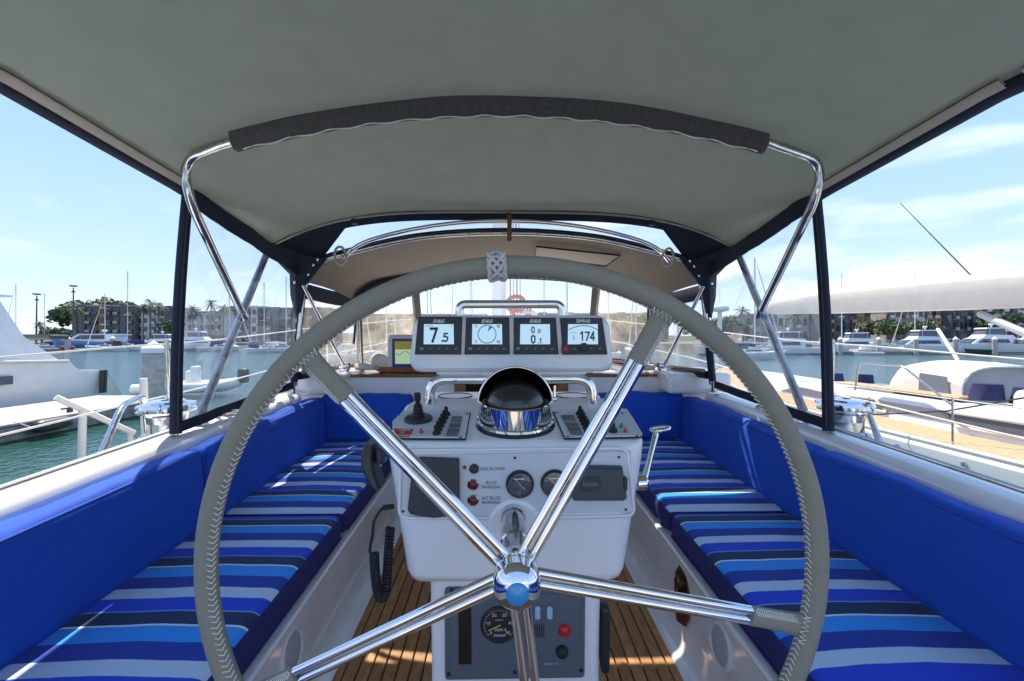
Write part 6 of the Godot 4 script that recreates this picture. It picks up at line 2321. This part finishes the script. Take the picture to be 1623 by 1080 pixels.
func right_yacht() -> void:
	var t := thing("sailing_yacht", "white sailing yacht alongside on the right with teak decks and covered boom", "boat", Vector3(7.6, 0, -7), "", false)
	# deck edge
	var rows := []
	var ax := 7.75
	for k in 19:
		var z := lerpf(5.0, -16.5, k / 18.0)
		var w := 2.25 * (1.0 if z > -7 else sqrt(maxf(0.0, 1 - pow((-z - 7) / 9.6, 2.0))))
		var y := 1.22 + (0.0 if z > -6 else pow((-z - 6) / 10.0, 2.0) * 0.35)
		rows.append(PackedVector3Array([Vector3(ax - w * 0.8, -0.4, z), Vector3(ax - w * 0.97, 0.4, z), Vector3(ax - w - 0.02, y - 0.05, z), Vector3(ax - w, y, z), Vector3(ax + w, y, z), Vector3(ax + w * 0.97, 0.4, z), Vector3(ax + w * 0.8, -0.4, z)]))
	var mb := MB.new()
	mb.grid(rows)
	mb.fan(rows[0], false)
	part(t, "hull", mb, M.boat_white)
	# teak side deck laid in strips
	for lane in 12:
		mb = MB.new()
		var r2 := []
		for k in 19:
			var r: PackedVector3Array = rows[k]
			var e0: float = r[3].x + 0.12
			var wide := minf(1.10, maxf(0.05, ax - e0))
			var x0 := e0 + wide * lane / 12.0 + 0.004
			var x1 := e0 + wide * (lane + 1) / 12.0 - 0.004
			var y := r[3].y + 0.012
			r2.append(PackedVector3Array([Vector3(x0, y - 0.014, r[3].z), Vector3(x0, y, r[3].z), Vector3(x1, y, r[3].z), Vector3(x1, y - 0.014, r[3].z)]))
		mb.grid(r2)
		part(t, "deck_plank", mb, M.deck_teak)
	mb = MB.new()
	var tr := []
	for k in 19: tr.append(rows[k][3] + Vector3(0.04, 0.03, 0))
	mb.tube(tr, 0.04, 8)
	part(t, "toe_rail", mb, M.alloy)
	for k in 9:
		mb = MB.new()
		mb.lathe([Vector2(0.035, 0), Vector2(0.03, 0.02), Vector2(0, 0.022)], spin(Vector3(ax - 2.27, 1.1, -3.6 - k * 0.95), Vector3(-1, 0, 0)), 8)
		part(t, "rivet", mb, M.steel)
	# coachroof with its long smoked side windows in pale frames
	mb = MB.new()
	var cx := Transform3D(Basis(Vector3.UP, PI / 2), Vector3(ax, 0, 0))
	slab(mb, cx, [Vector2(-4.0, 1.2), Vector2(12.6, 1.24), Vector2(11.8, 1.52), Vector2(9.0, 1.66), Vector2(-4.0, 1.70)], 2.3, 0.10)
	part(t, "coachroof", mb, M.boat_white)
	mb = MB.new()
	slab(mb, cx * Transform3D(Basis.IDENTITY, Vector3(0, 0, -1.105)), [Vector2(2.0, 1.36), Vector2(11.2, 1.36), Vector2(10.6, 1.52), Vector2(2.0, 1.53)], 0.05, 0.0)
	part(t, "window_band", mb, M.window_band)
	for e in [[3.6, 4.8], [5.5, 6.9], [8.0, 9.2]]:
		var fr := MB.new()
		var x := ax - 1.14
		fr.tube([Vector3(x, 1.33, -e[0]), Vector3(x, 1.33, -e[1] + 0.15), Vector3(x + 0.01, 1.52, -e[1]), Vector3(x + 0.01, 1.53, -e[0] - 0.28)], 0.028, 6, false, true)
		var f := part(t, "port_frame", fr, M.boat_cream)
		var pn := MB.new()
		pn.quad(Vector3(x, 1.34, -e[0]), Vector3(x, 1.34, -e[1] + 0.15), Vector3(x + 0.005, 1.52, -e[1] + 0.01), Vector3(x + 0.005, 1.52, -e[0] - 0.28))
		part(f, "pane", pn, M.window_smoke)
	mb = MB.new()
	mb.box(Vector3(ax - 0.9, 1.73, -8.1), Vector3(0.3, 0.05, 2.6), 0.02)
	part(t, "teak_handhold", mb, M.deck_teak)
	# cockpit coaming towards us
	mb = MB.new()
	mb.rbox(Vector3(ax - 0.72, 1.72, -2.9), Vector3(0.55, 0.5, 6.6), 0.15, 10)
	part(t, "cockpit_coaming", mb, M.boat_white, true)
	mb = MB.new()
	mb.rbox(Vector3(ax + 0.05, 2.02, -4.6), Vector3(0.8, 0.45, 2.6), 0.18, 10, 0.03)
	part(t, "cockpit_cover", mb, M.cover_white, true)
	# cream spray hood with a clear side window
	var hoop := func(z: float, w: float, h: float, b: float) -> PackedVector3Array:
		var ring := PackedVector3Array()
		for k in 17:
			var a := PI * k / 16.0
			ring.append(Vector3(ax - w * signf(cos(a)) * pow(absf(cos(a)), 0.6), b + h * pow(sin(a), 0.55), z))
		return ring
	mb = MB.new()
	var hr := [hoop.call(-8.55, 0.62, 0.05, 1.64), hoop.call(-8.5, 0.68, 0.36, 1.64), hoop.call(-8.35, 0.74, 0.54, 1.64), hoop.call(-8.0, 0.78, 0.60, 1.65), hoop.call(-7.5, 0.80, 0.58, 1.66), hoop.call(-7.0, 0.80, 0.52, 1.67)]
	mb.grid(hr)
	var hd := part(t, "hood", mb, M.cover_white)
	mb = MB.new()
	var wn := PackedVector3Array()
	for q in hr[5]: wn.append(q + Vector3(0, 0, -0.25))
	mb.fan(wn)
	part(hd, "hood_curtain", mb, M.boat_grey)
	mb = MB.new()
	mb.quad(Vector3(ax - 0.815, 1.74, -7.75), Vector3(ax - 0.815, 1.74, -7.2), Vector3(ax - 0.80, 2.02, -7.25), Vector3(ax - 0.795, 2.05, -7.75))
	part(hd, "hood_window", mb, M.window_band)
	mb = MB.new()
	var p0: PackedVector3Array = hr[5]
	mb.tube(Array(p0), 0.016, 8)
	part(hd, "hood_bow", mb, M.steel)
	# steel hoop rails beside the hood
	mb = MB.new()
	mb.tube(bend([Vector3(ax - 1.25, 1.66, -8.6), Vector3(ax - 1.22, 2.18, -8.55), Vector3(ax - 1.22, 2.18, -7.6), Vector3(ax - 1.25, 1.64, -6.7)], 0.12, 5), 0.018, 8)
	part(t, "hoop_rail", mb, M.steel)
	# boom in its cover, topping lift, vang, mast
	mb = MB.new()
	var br := []
	for e in [[-1.5, 3.0, 3.5, 0.16], [-4.5, 3.04, 3.55, 0.2], [-8.0, 3.14, 3.74, 0.22], [-11.5, 3.28, 3.86, 0.24], [-13.6, 3.40, 3.80, 0.2], [-14.4, 3.45, 3.7, 0.1]]:
		var ring := PackedVector3Array()
		var hgt: float = e[2] - e[1]
		for q in [[0.15, 0.0], [0.70, 0.0], [0.80, 0.05], [0.95, 0.5], [1.0, 0.80], [0.85, 0.93], [0.3, 1.0], [-0.3, 1.0], [-0.85, 0.93], [-1.0, 0.80], [-0.95, 0.5], [-0.80, 0.05], [-0.70, 0.0], [-0.15, 0.0]]:
			ring.append(Vector3(8.0 + q[0] * e[3] * 1.15, e[1] + hgt * q[1], e[0]))
		br.append(ring)
	mb.loft(br)
	part(t, "boom_cover", mb, M.cover_white)
	mb = MB.new()
	mb.tube([Vector3(8.0, 1.7, -1.2), Vector3(8.0, 18.0, -1.0)], 0.13, 12)
	part(t, "mast", mb, M.mast_white)
	mb = MB.new()
	mb.tube([wd(1562, 460, 7.8), wd(1427, 322, 9.0)], [0.016, 0.006], 6)
	part(t, "whip_aerial", mb, M.wire)
	mb = MB.new()
	mb.tube([wd(1555, 498, 7.8), wd(1640, 535, 6.6)], 0.06, 8)
	part(t, "boom_strut", mb, M.alloy)
	mb = MB.new()
	mb.tube([wd(1487, 522, 12.0), wd(1519, 572, 11.0)], 0.045, 8)
	part(t, "radar_pole", mb, M.boat_cream)
	# lifelines and a mooring line
	for k in 4:
		var z := -3.2 - k * 2.6
		mb = MB.new()
		var x := ax - 2.12 if z > -8 else ax - 2.0
		mb.tube([Vector3(x, 1.22, z), Vector3(x, 1.86, z)], 0.014, 6)
		part(t, "stanchion", mb, M.steel)
	mb = MB.new()
	mb.tube([Vector3(ax - 2.12, 1.85, 3.0), Vector3(ax - 2.12, 1.85, -8.4), Vector3(ax - 1.9, 1.9, -11.0)], 0.008, 5)
	part(t, "lifeline", mb, M.rope_white)
	mb = MB.new()
	mb.tube([wd(1375, 658, 6.6), wd(1500, 652, 6.2), wd(1640, 628, 5.7)], 0.011, 6)
	part(t, "sheet", mb, M.boat_black)
	# fender lying on deck
	mb = MB.new()
	mb.lathe([Vector2(0, -0.42), Vector2(0.09, -0.38), Vector2(0.105, -0.25), Vector2(0.105, 0.25), Vector2(0.09, 0.38), Vector2(0, 0.42)], spin(Vector3(5.78, 1.36, -4.62), Vector3(0.25, 0, 1)), 14, false)
	solo("deck_fender", "white fender lying on the teak side deck of the right-hand yacht", "fender", mb, M.boat_white, "", false)
	for e in [["navy winch cover beside the cream hood of the right-hand yacht", wd(1565, 625, 6.7), 0.19, 0.24], ["navy winch cover at the picture's right edge", wd(1630, 632, 6.4), 0.17, 0.24], ["navy deck cover far forward on the right-hand yacht, the nearer of two", wd(1372, 604, 11.2), 0.18, 0.24], ["navy deck cover far forward on the right-hand yacht, by the curtain post", wd(1326, 600, 12.6), 0.18, 0.22]]:
		mb = MB.new()
		var at: Vector3 = e[1]
		var rr := []
		for i in 7:
			var u := i / 6.0
			var ring := PackedVector3Array()
			for k in 20:
				var a := TAU * k / 20
				var rad: float = e[2] * (1.05 - 0.2 * u + 0.06 * sin(a * 5 + u * 3) * (1 - u * 0.6))
				ring.append(at + Vector3(cos(a) * rad, e[3] * (u - 0.35), sin(a) * rad))
			rr.append(ring)
		mb.loft(rr)
		solo("winch_cover", e[0], "cover", mb, M.cover_navy, "navy winch covers", false)

# ---------- the far shores ----------
func palm(label: String, at: Vector3, h: float, group: String, seed: int) -> void:
	var r := RandomNumberGenerator.new(); r.seed = seed
	var t := thing("palm_tree", label, "tree", at, group, false)
	var lean := Vector3(r.randf_range(-0.5, 0.5), 0, r.randf_range(-0.3, 0.3))
	var mb := MB.new()
	var top := at + Vector3(0, h, 0) + lean
	mb.tube([at, at.lerp(top, 0.5) - lean * 0.15, top], [0.34, 0.24, 0.2], 7)
	part(t, "trunk", mb, M.bark)
	mb = MB.new()
	var fl := minf(3.4, h * 0.33)
	for k in 34:
		var a := TAU * k / 34 * 2.4 + r.randf() * 0.3
		var el := r.randf_range(-0.9, 1.25)
		var dir := Vector3(cos(a) * cos(el), sin(el), sin(a) * cos(el))
		var side := dir.cross(Vector3.UP).normalized()
		var prev := top
		for i in 6:
			var u := (i + 1) / 6.0
			var p := top + dir * fl * u + Vector3(0, -fl * 0.5 * u * u, 0)
			for s in [-1.0, 1.0]:
				var w := 0.36 * sin(PI * clampf(u * 0.9, 0, 1)) + 0.05
				mb.tri(prev, p, prev.lerp(p, 0.8) + side * s * w + Vector3(0, -w * 0.7, 0))
			prev = p
	part(t, "crown", mb, M["leaf_%d" % (seed % 3)])

func tree(label: String, at: Vector3, h: float, w: float, group: String, seed: int) -> void:
	var r := RandomNumberGenerator.new(); r.seed = seed
	var t := thing("broadleaf_tree", label, "tree", at, group, false)
	var mb := MB.new()
	mb.tube([at, at + Vector3(0.1, h * 0.45, 0)], [0.35, 0.2], 7)
	for k in 5:
		var a := TAU * k / 5
		mb.tube([at + Vector3(0.1, h * 0.4, 0), at + Vector3(cos(a) * w * 0.3, h * 0.75, sin(a) * w * 0.3)], [0.16, 0.05], 5)
	part(t, "trunk", mb, M.bark)
	mb = MB.new()
	for c in 26:
		var a := r.randf() * TAU
		var q := sqrt(r.randf())
		var cc := at + Vector3(cos(a) * q * w * 0.42, h * (0.55 + 0.38 * r.randf() * (1 - q * 0.5)), sin(a) * q * w * 0.42)
		var cr := w * r.randf_range(0.09, 0.17)
		for k in 44:
			var d := Vector3(r.randfn(), r.randfn() * 0.7, r.randfn()).normalized() * cr * r.randf_range(0.6, 1.05)
			var u := Vector3(r.randfn(), r.randfn(), r.randfn()).normalized() * w * 0.05
			var v := u.cross(d).normalized() * w * 0.04
			mb.quad(cc + d - u, cc + d + v, cc + d + u, cc + d - v)
	part(t, "crown", mb, M["leaf_%d" % (seed % 3)])

func building(label: String, px0: float, px1: float, py: float, d: float, storeys: int, walls: Array, turn := 0.0, bays := 0) -> void:
	var a := wd(px0, 540, d); var b := wd(px1, py, d)
	var w := b.x - a.x
	var H := b.y - 2.0
	var dep := 16.0
	var c := Vector3((a.x + b.x) / 2, 2.0, -d - dep / 2)
	var t := thing("apartment_building", label, "building", c, "buildings along the far shore", false)
	var bs := Basis(Vector3.UP, deg_to_rad(turn))
	var X := Transform3D(bs, c)
	var mb := MB.new()
	mb.box(X * Vector3(0, H / 2, 0), Vector3(w, H, dep), 0.0, bs)
	part(t, "wall", mb, walls[0])
	mb = MB.new()
	mb.box(X * Vector3(0, H + 0.3, 0), Vector3(w + 1.0, 0.6, dep + 1.0), 0.0, bs)
	part(t, "roof", mb, walls[-1])
	if bays == 0: bays = maxi(2, int(w / 5.0))
	var bw := w / bays
	var sh := H / storeys
	var win := MB.new()
	win.box(Vector3.ZERO, Vector3(bw * 0.52, sh * 0.56, 0.3), 0.0, bs)
	var wm := win.mesh()
	var bal := MB.new()
	bal.box(Vector3(0, 0, 0.7), Vector3(bw * 0.66, 0.14, 1.5), 0.0)
	bal.box(Vector3(0, 0.55, 1.42), Vector3(bw * 0.66, 0.9, 0.06), 0.0)
	var bm := bal.mesh()
	for i in bays:
		# vertical bays in their own colours stand a little proud
		if i % 3 == 1:
			mb = MB.new()
			mb.box(X * Vector3((i + 0.5) * bw - w / 2, H / 2 + 0.4, dep / 2 + 0.3), Vector3(bw * 0.96, H + 0.8, 0.8), 0.0, bs)
			part(t, "bay", mb, walls[(i / 3) % walls.size()])
		for k in storeys:
			var at := X * Vector3((i + 0.5) * bw - w / 2, (k + 0.5) * sh, dep / 2 + (0.72 if i % 3 == 1 else 0.05))
			var o := part(t, "window", wm, M.window_dark)
			o.position += at
			if i % 3 != 1:
				var q := part(t, "balcony", bm, walls[(i + 1) % walls.size()])
				q.transform = Transform3D(bs, q.position + X * Vector3((i + 0.5) * bw - w / 2, k * sh + 0.3, dep / 2))

func lamp_post(label: String, at: Vector3, h: float) -> void:
	var t := thing("lamp_post", label, "lamp post", at, "tall lamp posts on the far shore", false)
	var mb := MB.new()
	mb.tube([at, at + Vector3(0.2, h, 0)], [0.28, 0.16], 8)
	part(t, "pole", mb, M.stucco_dark)
	for k in 4:
		var a := TAU * k / 4 + 0.4
		mb = MB.new()
		mb.box(at + Vector3(0.2 + cos(a) * 0.6, h + 0.5, sin(a) * 0.6), Vector3(0.9, 0.5, 0.5), 0.1, Basis(Vector3.UP, -a))
		part(t, "lamp_head", mb, M.stucco_dark)
	mb = MB.new()
	mb.lathe([Vector2(0.5, -1.6), Vector2(0.6, -1.4), Vector2(0.2, -1.0)], spin(at + Vector3(0.2, h, 0), Vector3.UP), 10)
	part(t, "collar", mb, M.stucco_dark)

func far_shores() -> void:
	# banks
	var mb := MB.new()
	mb.box(Vector3(-320, 0.6, -330), Vector3(460, 2.6, 340), 0.3)
	solo("shore_left", "", "", mb, M.shore, "", false, false, "structure")
	mb = MB.new()
	mb.box(Vector3(260, 0.6, -270), Vector3(420, 2.6, 300), 0.3)
	solo("shore_right", "", "", mb, M.shore, "", false, false, "structure")
	mb = MB.new()
	mb.box(Vector3(-20, 0.6, -330), Vector3(260, 2.4, 260), 0.3)
	solo("shore_ahead", "", "", mb, M.shore, "", false, false, "structure")
	mb = MB.new()
	var rows := []
	var hn := FastNoiseLite.new(); hn.seed = 9; hn.frequency = 0.004
	for k in 41:
		var x := lerpf(-2200, 2200, k / 40.0)
		var h := 26.0 + 22.0 * hn.get_noise_1d(x) + 10.0 * hn.get_noise_1d(x * 4.0)
		rows.append(PackedVector3Array([Vector3(x, 0, -1250), Vector3(x, h * 0.6, -1320), Vector3(x, h, -1420), Vector3(x, 0, -1900)]))
	mb.grid(rows)
	solo("hills", "", "", mb, M.hill, "", false, false, "structure")
	# --- left shore ---
	building("dark and ochre four storey apartment block on the left shore", 114, 214, 486, 190, 4, [M.stucco_dark, M.stucco_ochre, M.stucco_dark, M.stucco_tan], 0, 9)
	building("pale apartment block right of the palms on the left shore", 214, 274, 488, 192, 4, [M.stucco_white, M.stucco_dark, M.stucco_white], 0, 5)
	building("low white building behind the yachts seen through the left curtain", 296, 352, 496, 185, 3, [M.stucco_white, M.stucco_tan], 0, 6)
	building("grey block with flat roof seen through the left curtain", 356, 420, 488, 195, 4, [M.stucco_dark, M.stucco_white], 0, 6)
	building("long grey block seen left of the spray hood", 422, 520, 490, 190, 3, [M.stucco_dark, M.stucco_tan, M.stucco_dark], 0, 9)
	var k := 0
	for e in [[120, 488, 182, "palm left of the dark apartment block"], [66, 512, 150, "short bright palm beside the leaning lamp post"], [226, 486, 176, "palm in front of the pale apartment block, the left one"], [238, 478, 178, "tallest palm in front of the pale apartment block"], [251, 482, 174, "palm in front of the pale apartment block, the right one"], [306, 487, 172, "palm nearest the left curtain post behind the curtain"], [333, 479, 176, "tall palm in the middle of the left curtain"], [353, 486, 178, "palm beside the mast behind the left curtain"]]:
		var top := wd(e[0], e[1], e[2])
		palm(e[3], Vector3(top.x, 1.8, top.z), top.y - 2.2, "palms on the left shore", 30 + k)
		k += 1
	for e in [[100, 520, 165, 8.0, "round bush beside the lamp post left of the dark block"], [140, 478, 215, 26.0, "broad tree crown rising over the left end of the dark block"], [168, 474, 218, 30.0, "broad tree crown rising over the middle of the dark block"], [194, 478, 216, 24.0, "broad tree crown rising over the right end of the dark block"], [272, 505, 170, 9.0, "yellow-green tree at the right end of the pale block"], [90, 522, 200, 14.0, "low tree left of the lamp posts on the left shore"]]:
		var top := wd(e[0], e[1], e[2])
		tree(e[4], Vector3(top.x, 1.8, top.z), top.y - 1.8, e[3], "trees on the left shore", 60 + k)
		k += 1
	lamp_post("tall lamp post left of the dark apartment block", Vector3(wd(115, 540, 150).x, 1.8, -150), wd(115, 453, 150).y - 2.4)
	lamp_post("leaning lamp post behind the big motor yacht", Vector3(wd(57, 540, 150).x, 1.8, -150), wd(58, 466, 150).y - 2.4)
	pontoon("far dock across the water on the left", Vector3(-150, 0, -112), Vector3(-16, 0, -112), 2.6, 0.6, M.concrete, "far docks")
	var G := "boats moored on the far left dock"
	motor_yacht("blue hulled yacht with long white superstructure at the far left dock", place(150, 118, 178), 22.0, G, {"hull": M.boat_blue, "fly": false})
	motor_yacht("small dark canopied cruiser with raised bow at the far left dock", place(222, 116, 185), 11.0, G, {"fly": false, "top": M.boat_black, "stripe": M.boat_black})
	motor_yacht("white flybridge yacht with blue trim seen through the left curtain", place(322, 114, 5), 15.0, G, {"stripe": M.boat_blue})
	motor_yacht("white cruiser between curtain post and piling at the far left dock", place(268, 117, 10), 13.0, G, {"stripe": M.boat_grey})
	sail_boat("sailing boat with thick white leaning mast before the dark block", place(170, 110, 172), 12.0, 13.0, G, {"hull": M.boat_white, "canvas": M.boat_black})
	sail_boat("sailing boat with the tallest grey mast at the far left dock", place(206, 111, 168), 13.0, 18.5, G, {"mast": M.alloy, "furl": false})
	sail_boat("sailing boat with tall mast just left of the strut crossing", place(358, 108, 8), 12.0, 15.5, G, {"mast": M.alloy})
	sail_boat("stern-on sailing boat with navy hood right of the strut crossing", place(415, 96, 84), 11.5, 14.0, G, {"furl": false})
	sail_boat("sailing boat with white boom cover left of the spray hood leg", place(448, 98, 20), 11.0, 15.5, G, {"canvas": M.cover_white})
	sail_boat("distant mast with thin hull at the left edge behind the yacht", place(28, 140, 175), 12.0, 19.0, G, {"mast": M.alloy})
	sail_boat("distant thin mast between the two lamp posts", place(73, 150, 175), 11.0, 17.5, G, {"mast": M.alloy, "furl": false})
	for e in [[107, "left"], [178, "right"]]:
		piling("white capped round piling on the far left dock, the %s one" % e[1], Vector3(wd(e[0], 540, 110).x, 0, -110), 0.55, 2.9, "pilings of the far docks")
	for e in [[99, "left"], [114, "right"]]:
		mb = MB.new()
		mb.rbox(Vector3(wd(e[0], 540, 110.5).x, 0.95, -110.3), Vector3(1.3, 0.7, 0.6), 0.2, 5)
		solo("dock_box", "red dock box on the far left dock, %s of the piling" % e[1], "dock box", mb, M.kayak_red, "red dock boxes", false)
	# --- right shore ---
	building("dark green and ochre block left of the trees on the right shore", 1308, 1380, 484, 150, 4, [M.stucco_dark, M.stucco_ochre, M.stucco_tan], 0, 6)
	building("pale tan apartment block under the boom on the right shore", 1404, 1510, 488, 160, 3, [M.stucco_tan, M.stucco_white, M.stucco_ochre], 0, 9)
	building("dark glazed apartment block under the boom's near end", 1508, 1552, 490, 156, 3, [M.stucco_dark, M.stucco_tan], 0, 5)
	building("dark block at the picture's right edge on the right shore", 1556, 1650, 480, 165, 4, [M.stucco_dark, M.stucco_white], 0, 7)
	building("long low tan block seen through the right curtain", 1180, 1305, 500, 158, 2, [M.stucco_tan, M.stucco_white], 0, 10)
	for e in [[1392, 507, 140, 12.0, "dense round tree between the dark and the tan block on the right shore"], [1412, 510, 130, 10.0, "bright low tree before the tan block on the right shore"], [1470, 505, 146, 10.0, "loose tree before the tan block on the right shore"], [1590, 492, 150, 14.0, "tree at the right edge under the boom"], [1150, 506, 150, 16.0, "dark tree seen through the right curtain near the radar"], [1120, 506, 156, 16.0, "dark tree beside the right spray hood leg"]]:
		var top := wd(e[0], e[1], e[2])
		tree(e[4], Vector3(top.x, 1.8, top.z), top.y - 1.8, e[3], "trees on the right shore", 90 + k)
		k += 1
	for e in [[1178, 492, 140, "palm left of the strut crossing behind the right curtain"], [1215, 494, 145, "palm right of the strut crossing behind the right curtain"], [1262, 497, 142, "palm behind the right curtain nearest its post"]]:
		var top := wd(e[0], e[1], e[2])
		palm(e[3], Vector3(top.x, 1.8, top.z), top.y - 2.0, "palms on the right shore", 130 + k)
		k += 1
	pontoon("far dock across the water on the right", Vector3(34, 0, -84), Vector3(108, 0, -84), 2.4, 0.55, M.wood_brown, "far docks")
	G = "boats moored on the far right dock"
	motor_yacht("white flybridge yacht with smoked enclosure in the middle of the right dock", place(1452, 92, 176), 14.5, G, {"stripe": M.boat_white})
	motor_yacht("wide white flybridge yacht with blue covers right of the leaning pole", place(1556, 93, 178), 16.0, G, {"stripe": M.boat_blue})
	motor_yacht("white yacht with raised bow beside the right curtain post", place(1345, 94, 170), 13.0, G, {"stripe": M.boat_grey})
	motor_yacht("open white cruiser with dark hull band in front of the dense tree", place(1392, 86, 2), 9.5, G, {"fly": false, "stripe": M.boat_black})
	motor_yacht("white yacht with tall tuna tower at the picture's right edge", place(1640, 90, 178), 15.0, G, {"stripe": M.boat_blue})
	motor_yacht("white flybridge yacht seen through the right curtain", place(1235, 84, 172), 13.0, G, {"stripe": M.boat_blue})
	motor_yacht("white cruiser with navy windows behind the right curtain's strut", place(1160, 80, 175), 12.0, G, {"fly": false, "stripe": M.boat_blue})
	sail_boat("sailing boat with tall white mast under the boom, right dock", place(1340, 98, 176), 12.0, 16.0, G, {})
	sail_boat("sailing boat with white mast behind the smoked flybridge yacht", place(1456, 102, 176), 12.0, 17.0, G, {})
	sail_boat("sailing boat with navy hood behind the right curtain", place(1190, 62, 10), 10.5, 13.0, G, {})
	for e in [[1332, "beside the curtain post"], [1393, "before the open cruiser"], [1452, "before the smoked flybridge yacht"], [1515, "left of the wide flybridge yacht"], [1577, "right of the wide flybridge yacht"]]:
		piling("capped round piling on the far right dock %s" % e[1], Vector3(wd(e[0], 540, 82.6).x, 0, -82.6), 0.38, 2.7, "pilings of the far docks")
	mb = MB.new()
	hull(mb, place(1376, 80.5, 178) * Transform3D(Basis.IDENTITY, Vector3(0, 0.1, 0)), 5.0, 1.5, 0.4, 0.1)
	solo("rowing_tender", "low grey tender floating before the open cruiser on the right", "boat", mb, M.boat_white, "", false)
	mb = MB.new()
	hull(mb, place(1549, 81.0, 178) * Transform3D(Basis.IDENTITY, Vector3(0, 0.5, 0)), 4.2, 1.5, 0.5, 0.15)
	solo("covered_tender", "dark green covered tender on the right dock between two pilings", "boat", mb, M.cover_green, "", false)
	# --- ahead, seen through the stained windows of the spray hood ---
	G = "boats moored ahead of the bow"
	k = 0
	for e in [[560, 60, 10.5, 14, "far left in the hood's left window"], [610, 75, 11.0, 16, "left of the plotter"], [676, 70, 12.0, 18, "just right of the hood's left seam"], [715, 85, 12.0, 19, "left of the pod handle"], [745, 95, 11.0, 17, "behind the pod handle's left end"], [863, 72, 12.0, 18, "right of our mast"], [898, 80, 12.0, 19, "left of the hood's right seam"], [965, 66, 11.0, 16, "in the hood's right window"], [1010, 78, 11.5, 15, "near the right hood stay"]]:
		sail_boat("moored sailing boat whose mast stands %s" % e[4], place(e[0], e[1], 80 + 5 * (k % 3)), e[2], e[3], G, {"furl": k % 2 == 0, "canvas": M.cover_white if k % 3 == 0 else M.cover_navy})
		k += 1
	building("long flat block ahead behind the masts, left of our mast", 560, 770, 500, 210, 3, [M.stucco_tan, M.stucco_white, M.stucco_dark], 0, 16)
	building("long flat block ahead behind the masts, right of our mast", 840, 1060, 498, 215, 3, [M.stucco_dark, M.stucco_tan, M.stucco_white], 0, 16)
	tree("tree ahead seen in the hood's right window", Vector3(wd(1010, 540, 190).x, 1.8, -190), 12.0, 16.0, "trees ahead", 201)
	tree("tree ahead seen in the hood's left window", Vector3(wd(600, 540, 190).x, 1.8, -190), 10.0, 14.0, "trees ahead", 202)
	# radar of a boat close ahead to starboard
	var rt := thing("radar_mast", "white radar scanner on a pole beyond the right spray hood leg", "radar", Vector3(wd(1141, 540, 24).x, 0, -24), "", false)
	var rp := wd(1141, 490, 24)
	mb = MB.new(); mb.tube([Vector3(rp.x, 0.0, rp.z), rp - Vector3(0, 0.1, 0)], 0.11, 10); part(rt, "pole", mb, M.mast_white)
	mb = MB.new(); mb.lathe([Vector2(0.2, -0.15), Vector2(0.45, -0.1), Vector2(0.47, 0.08), Vector2(0.3, 0.2), Vector2(0, 0.23)], spin(rp, Vector3.UP), 20, false); part(rt, "scanner", mb, M.boat_white)
	mb = MB.new(); mb.tube([rp + Vector3(0, 0.2, 0), rp + Vector3(0, 1.2, 0)], 0.012, 5); part(rt, "aerial", mb, M.mast_white)
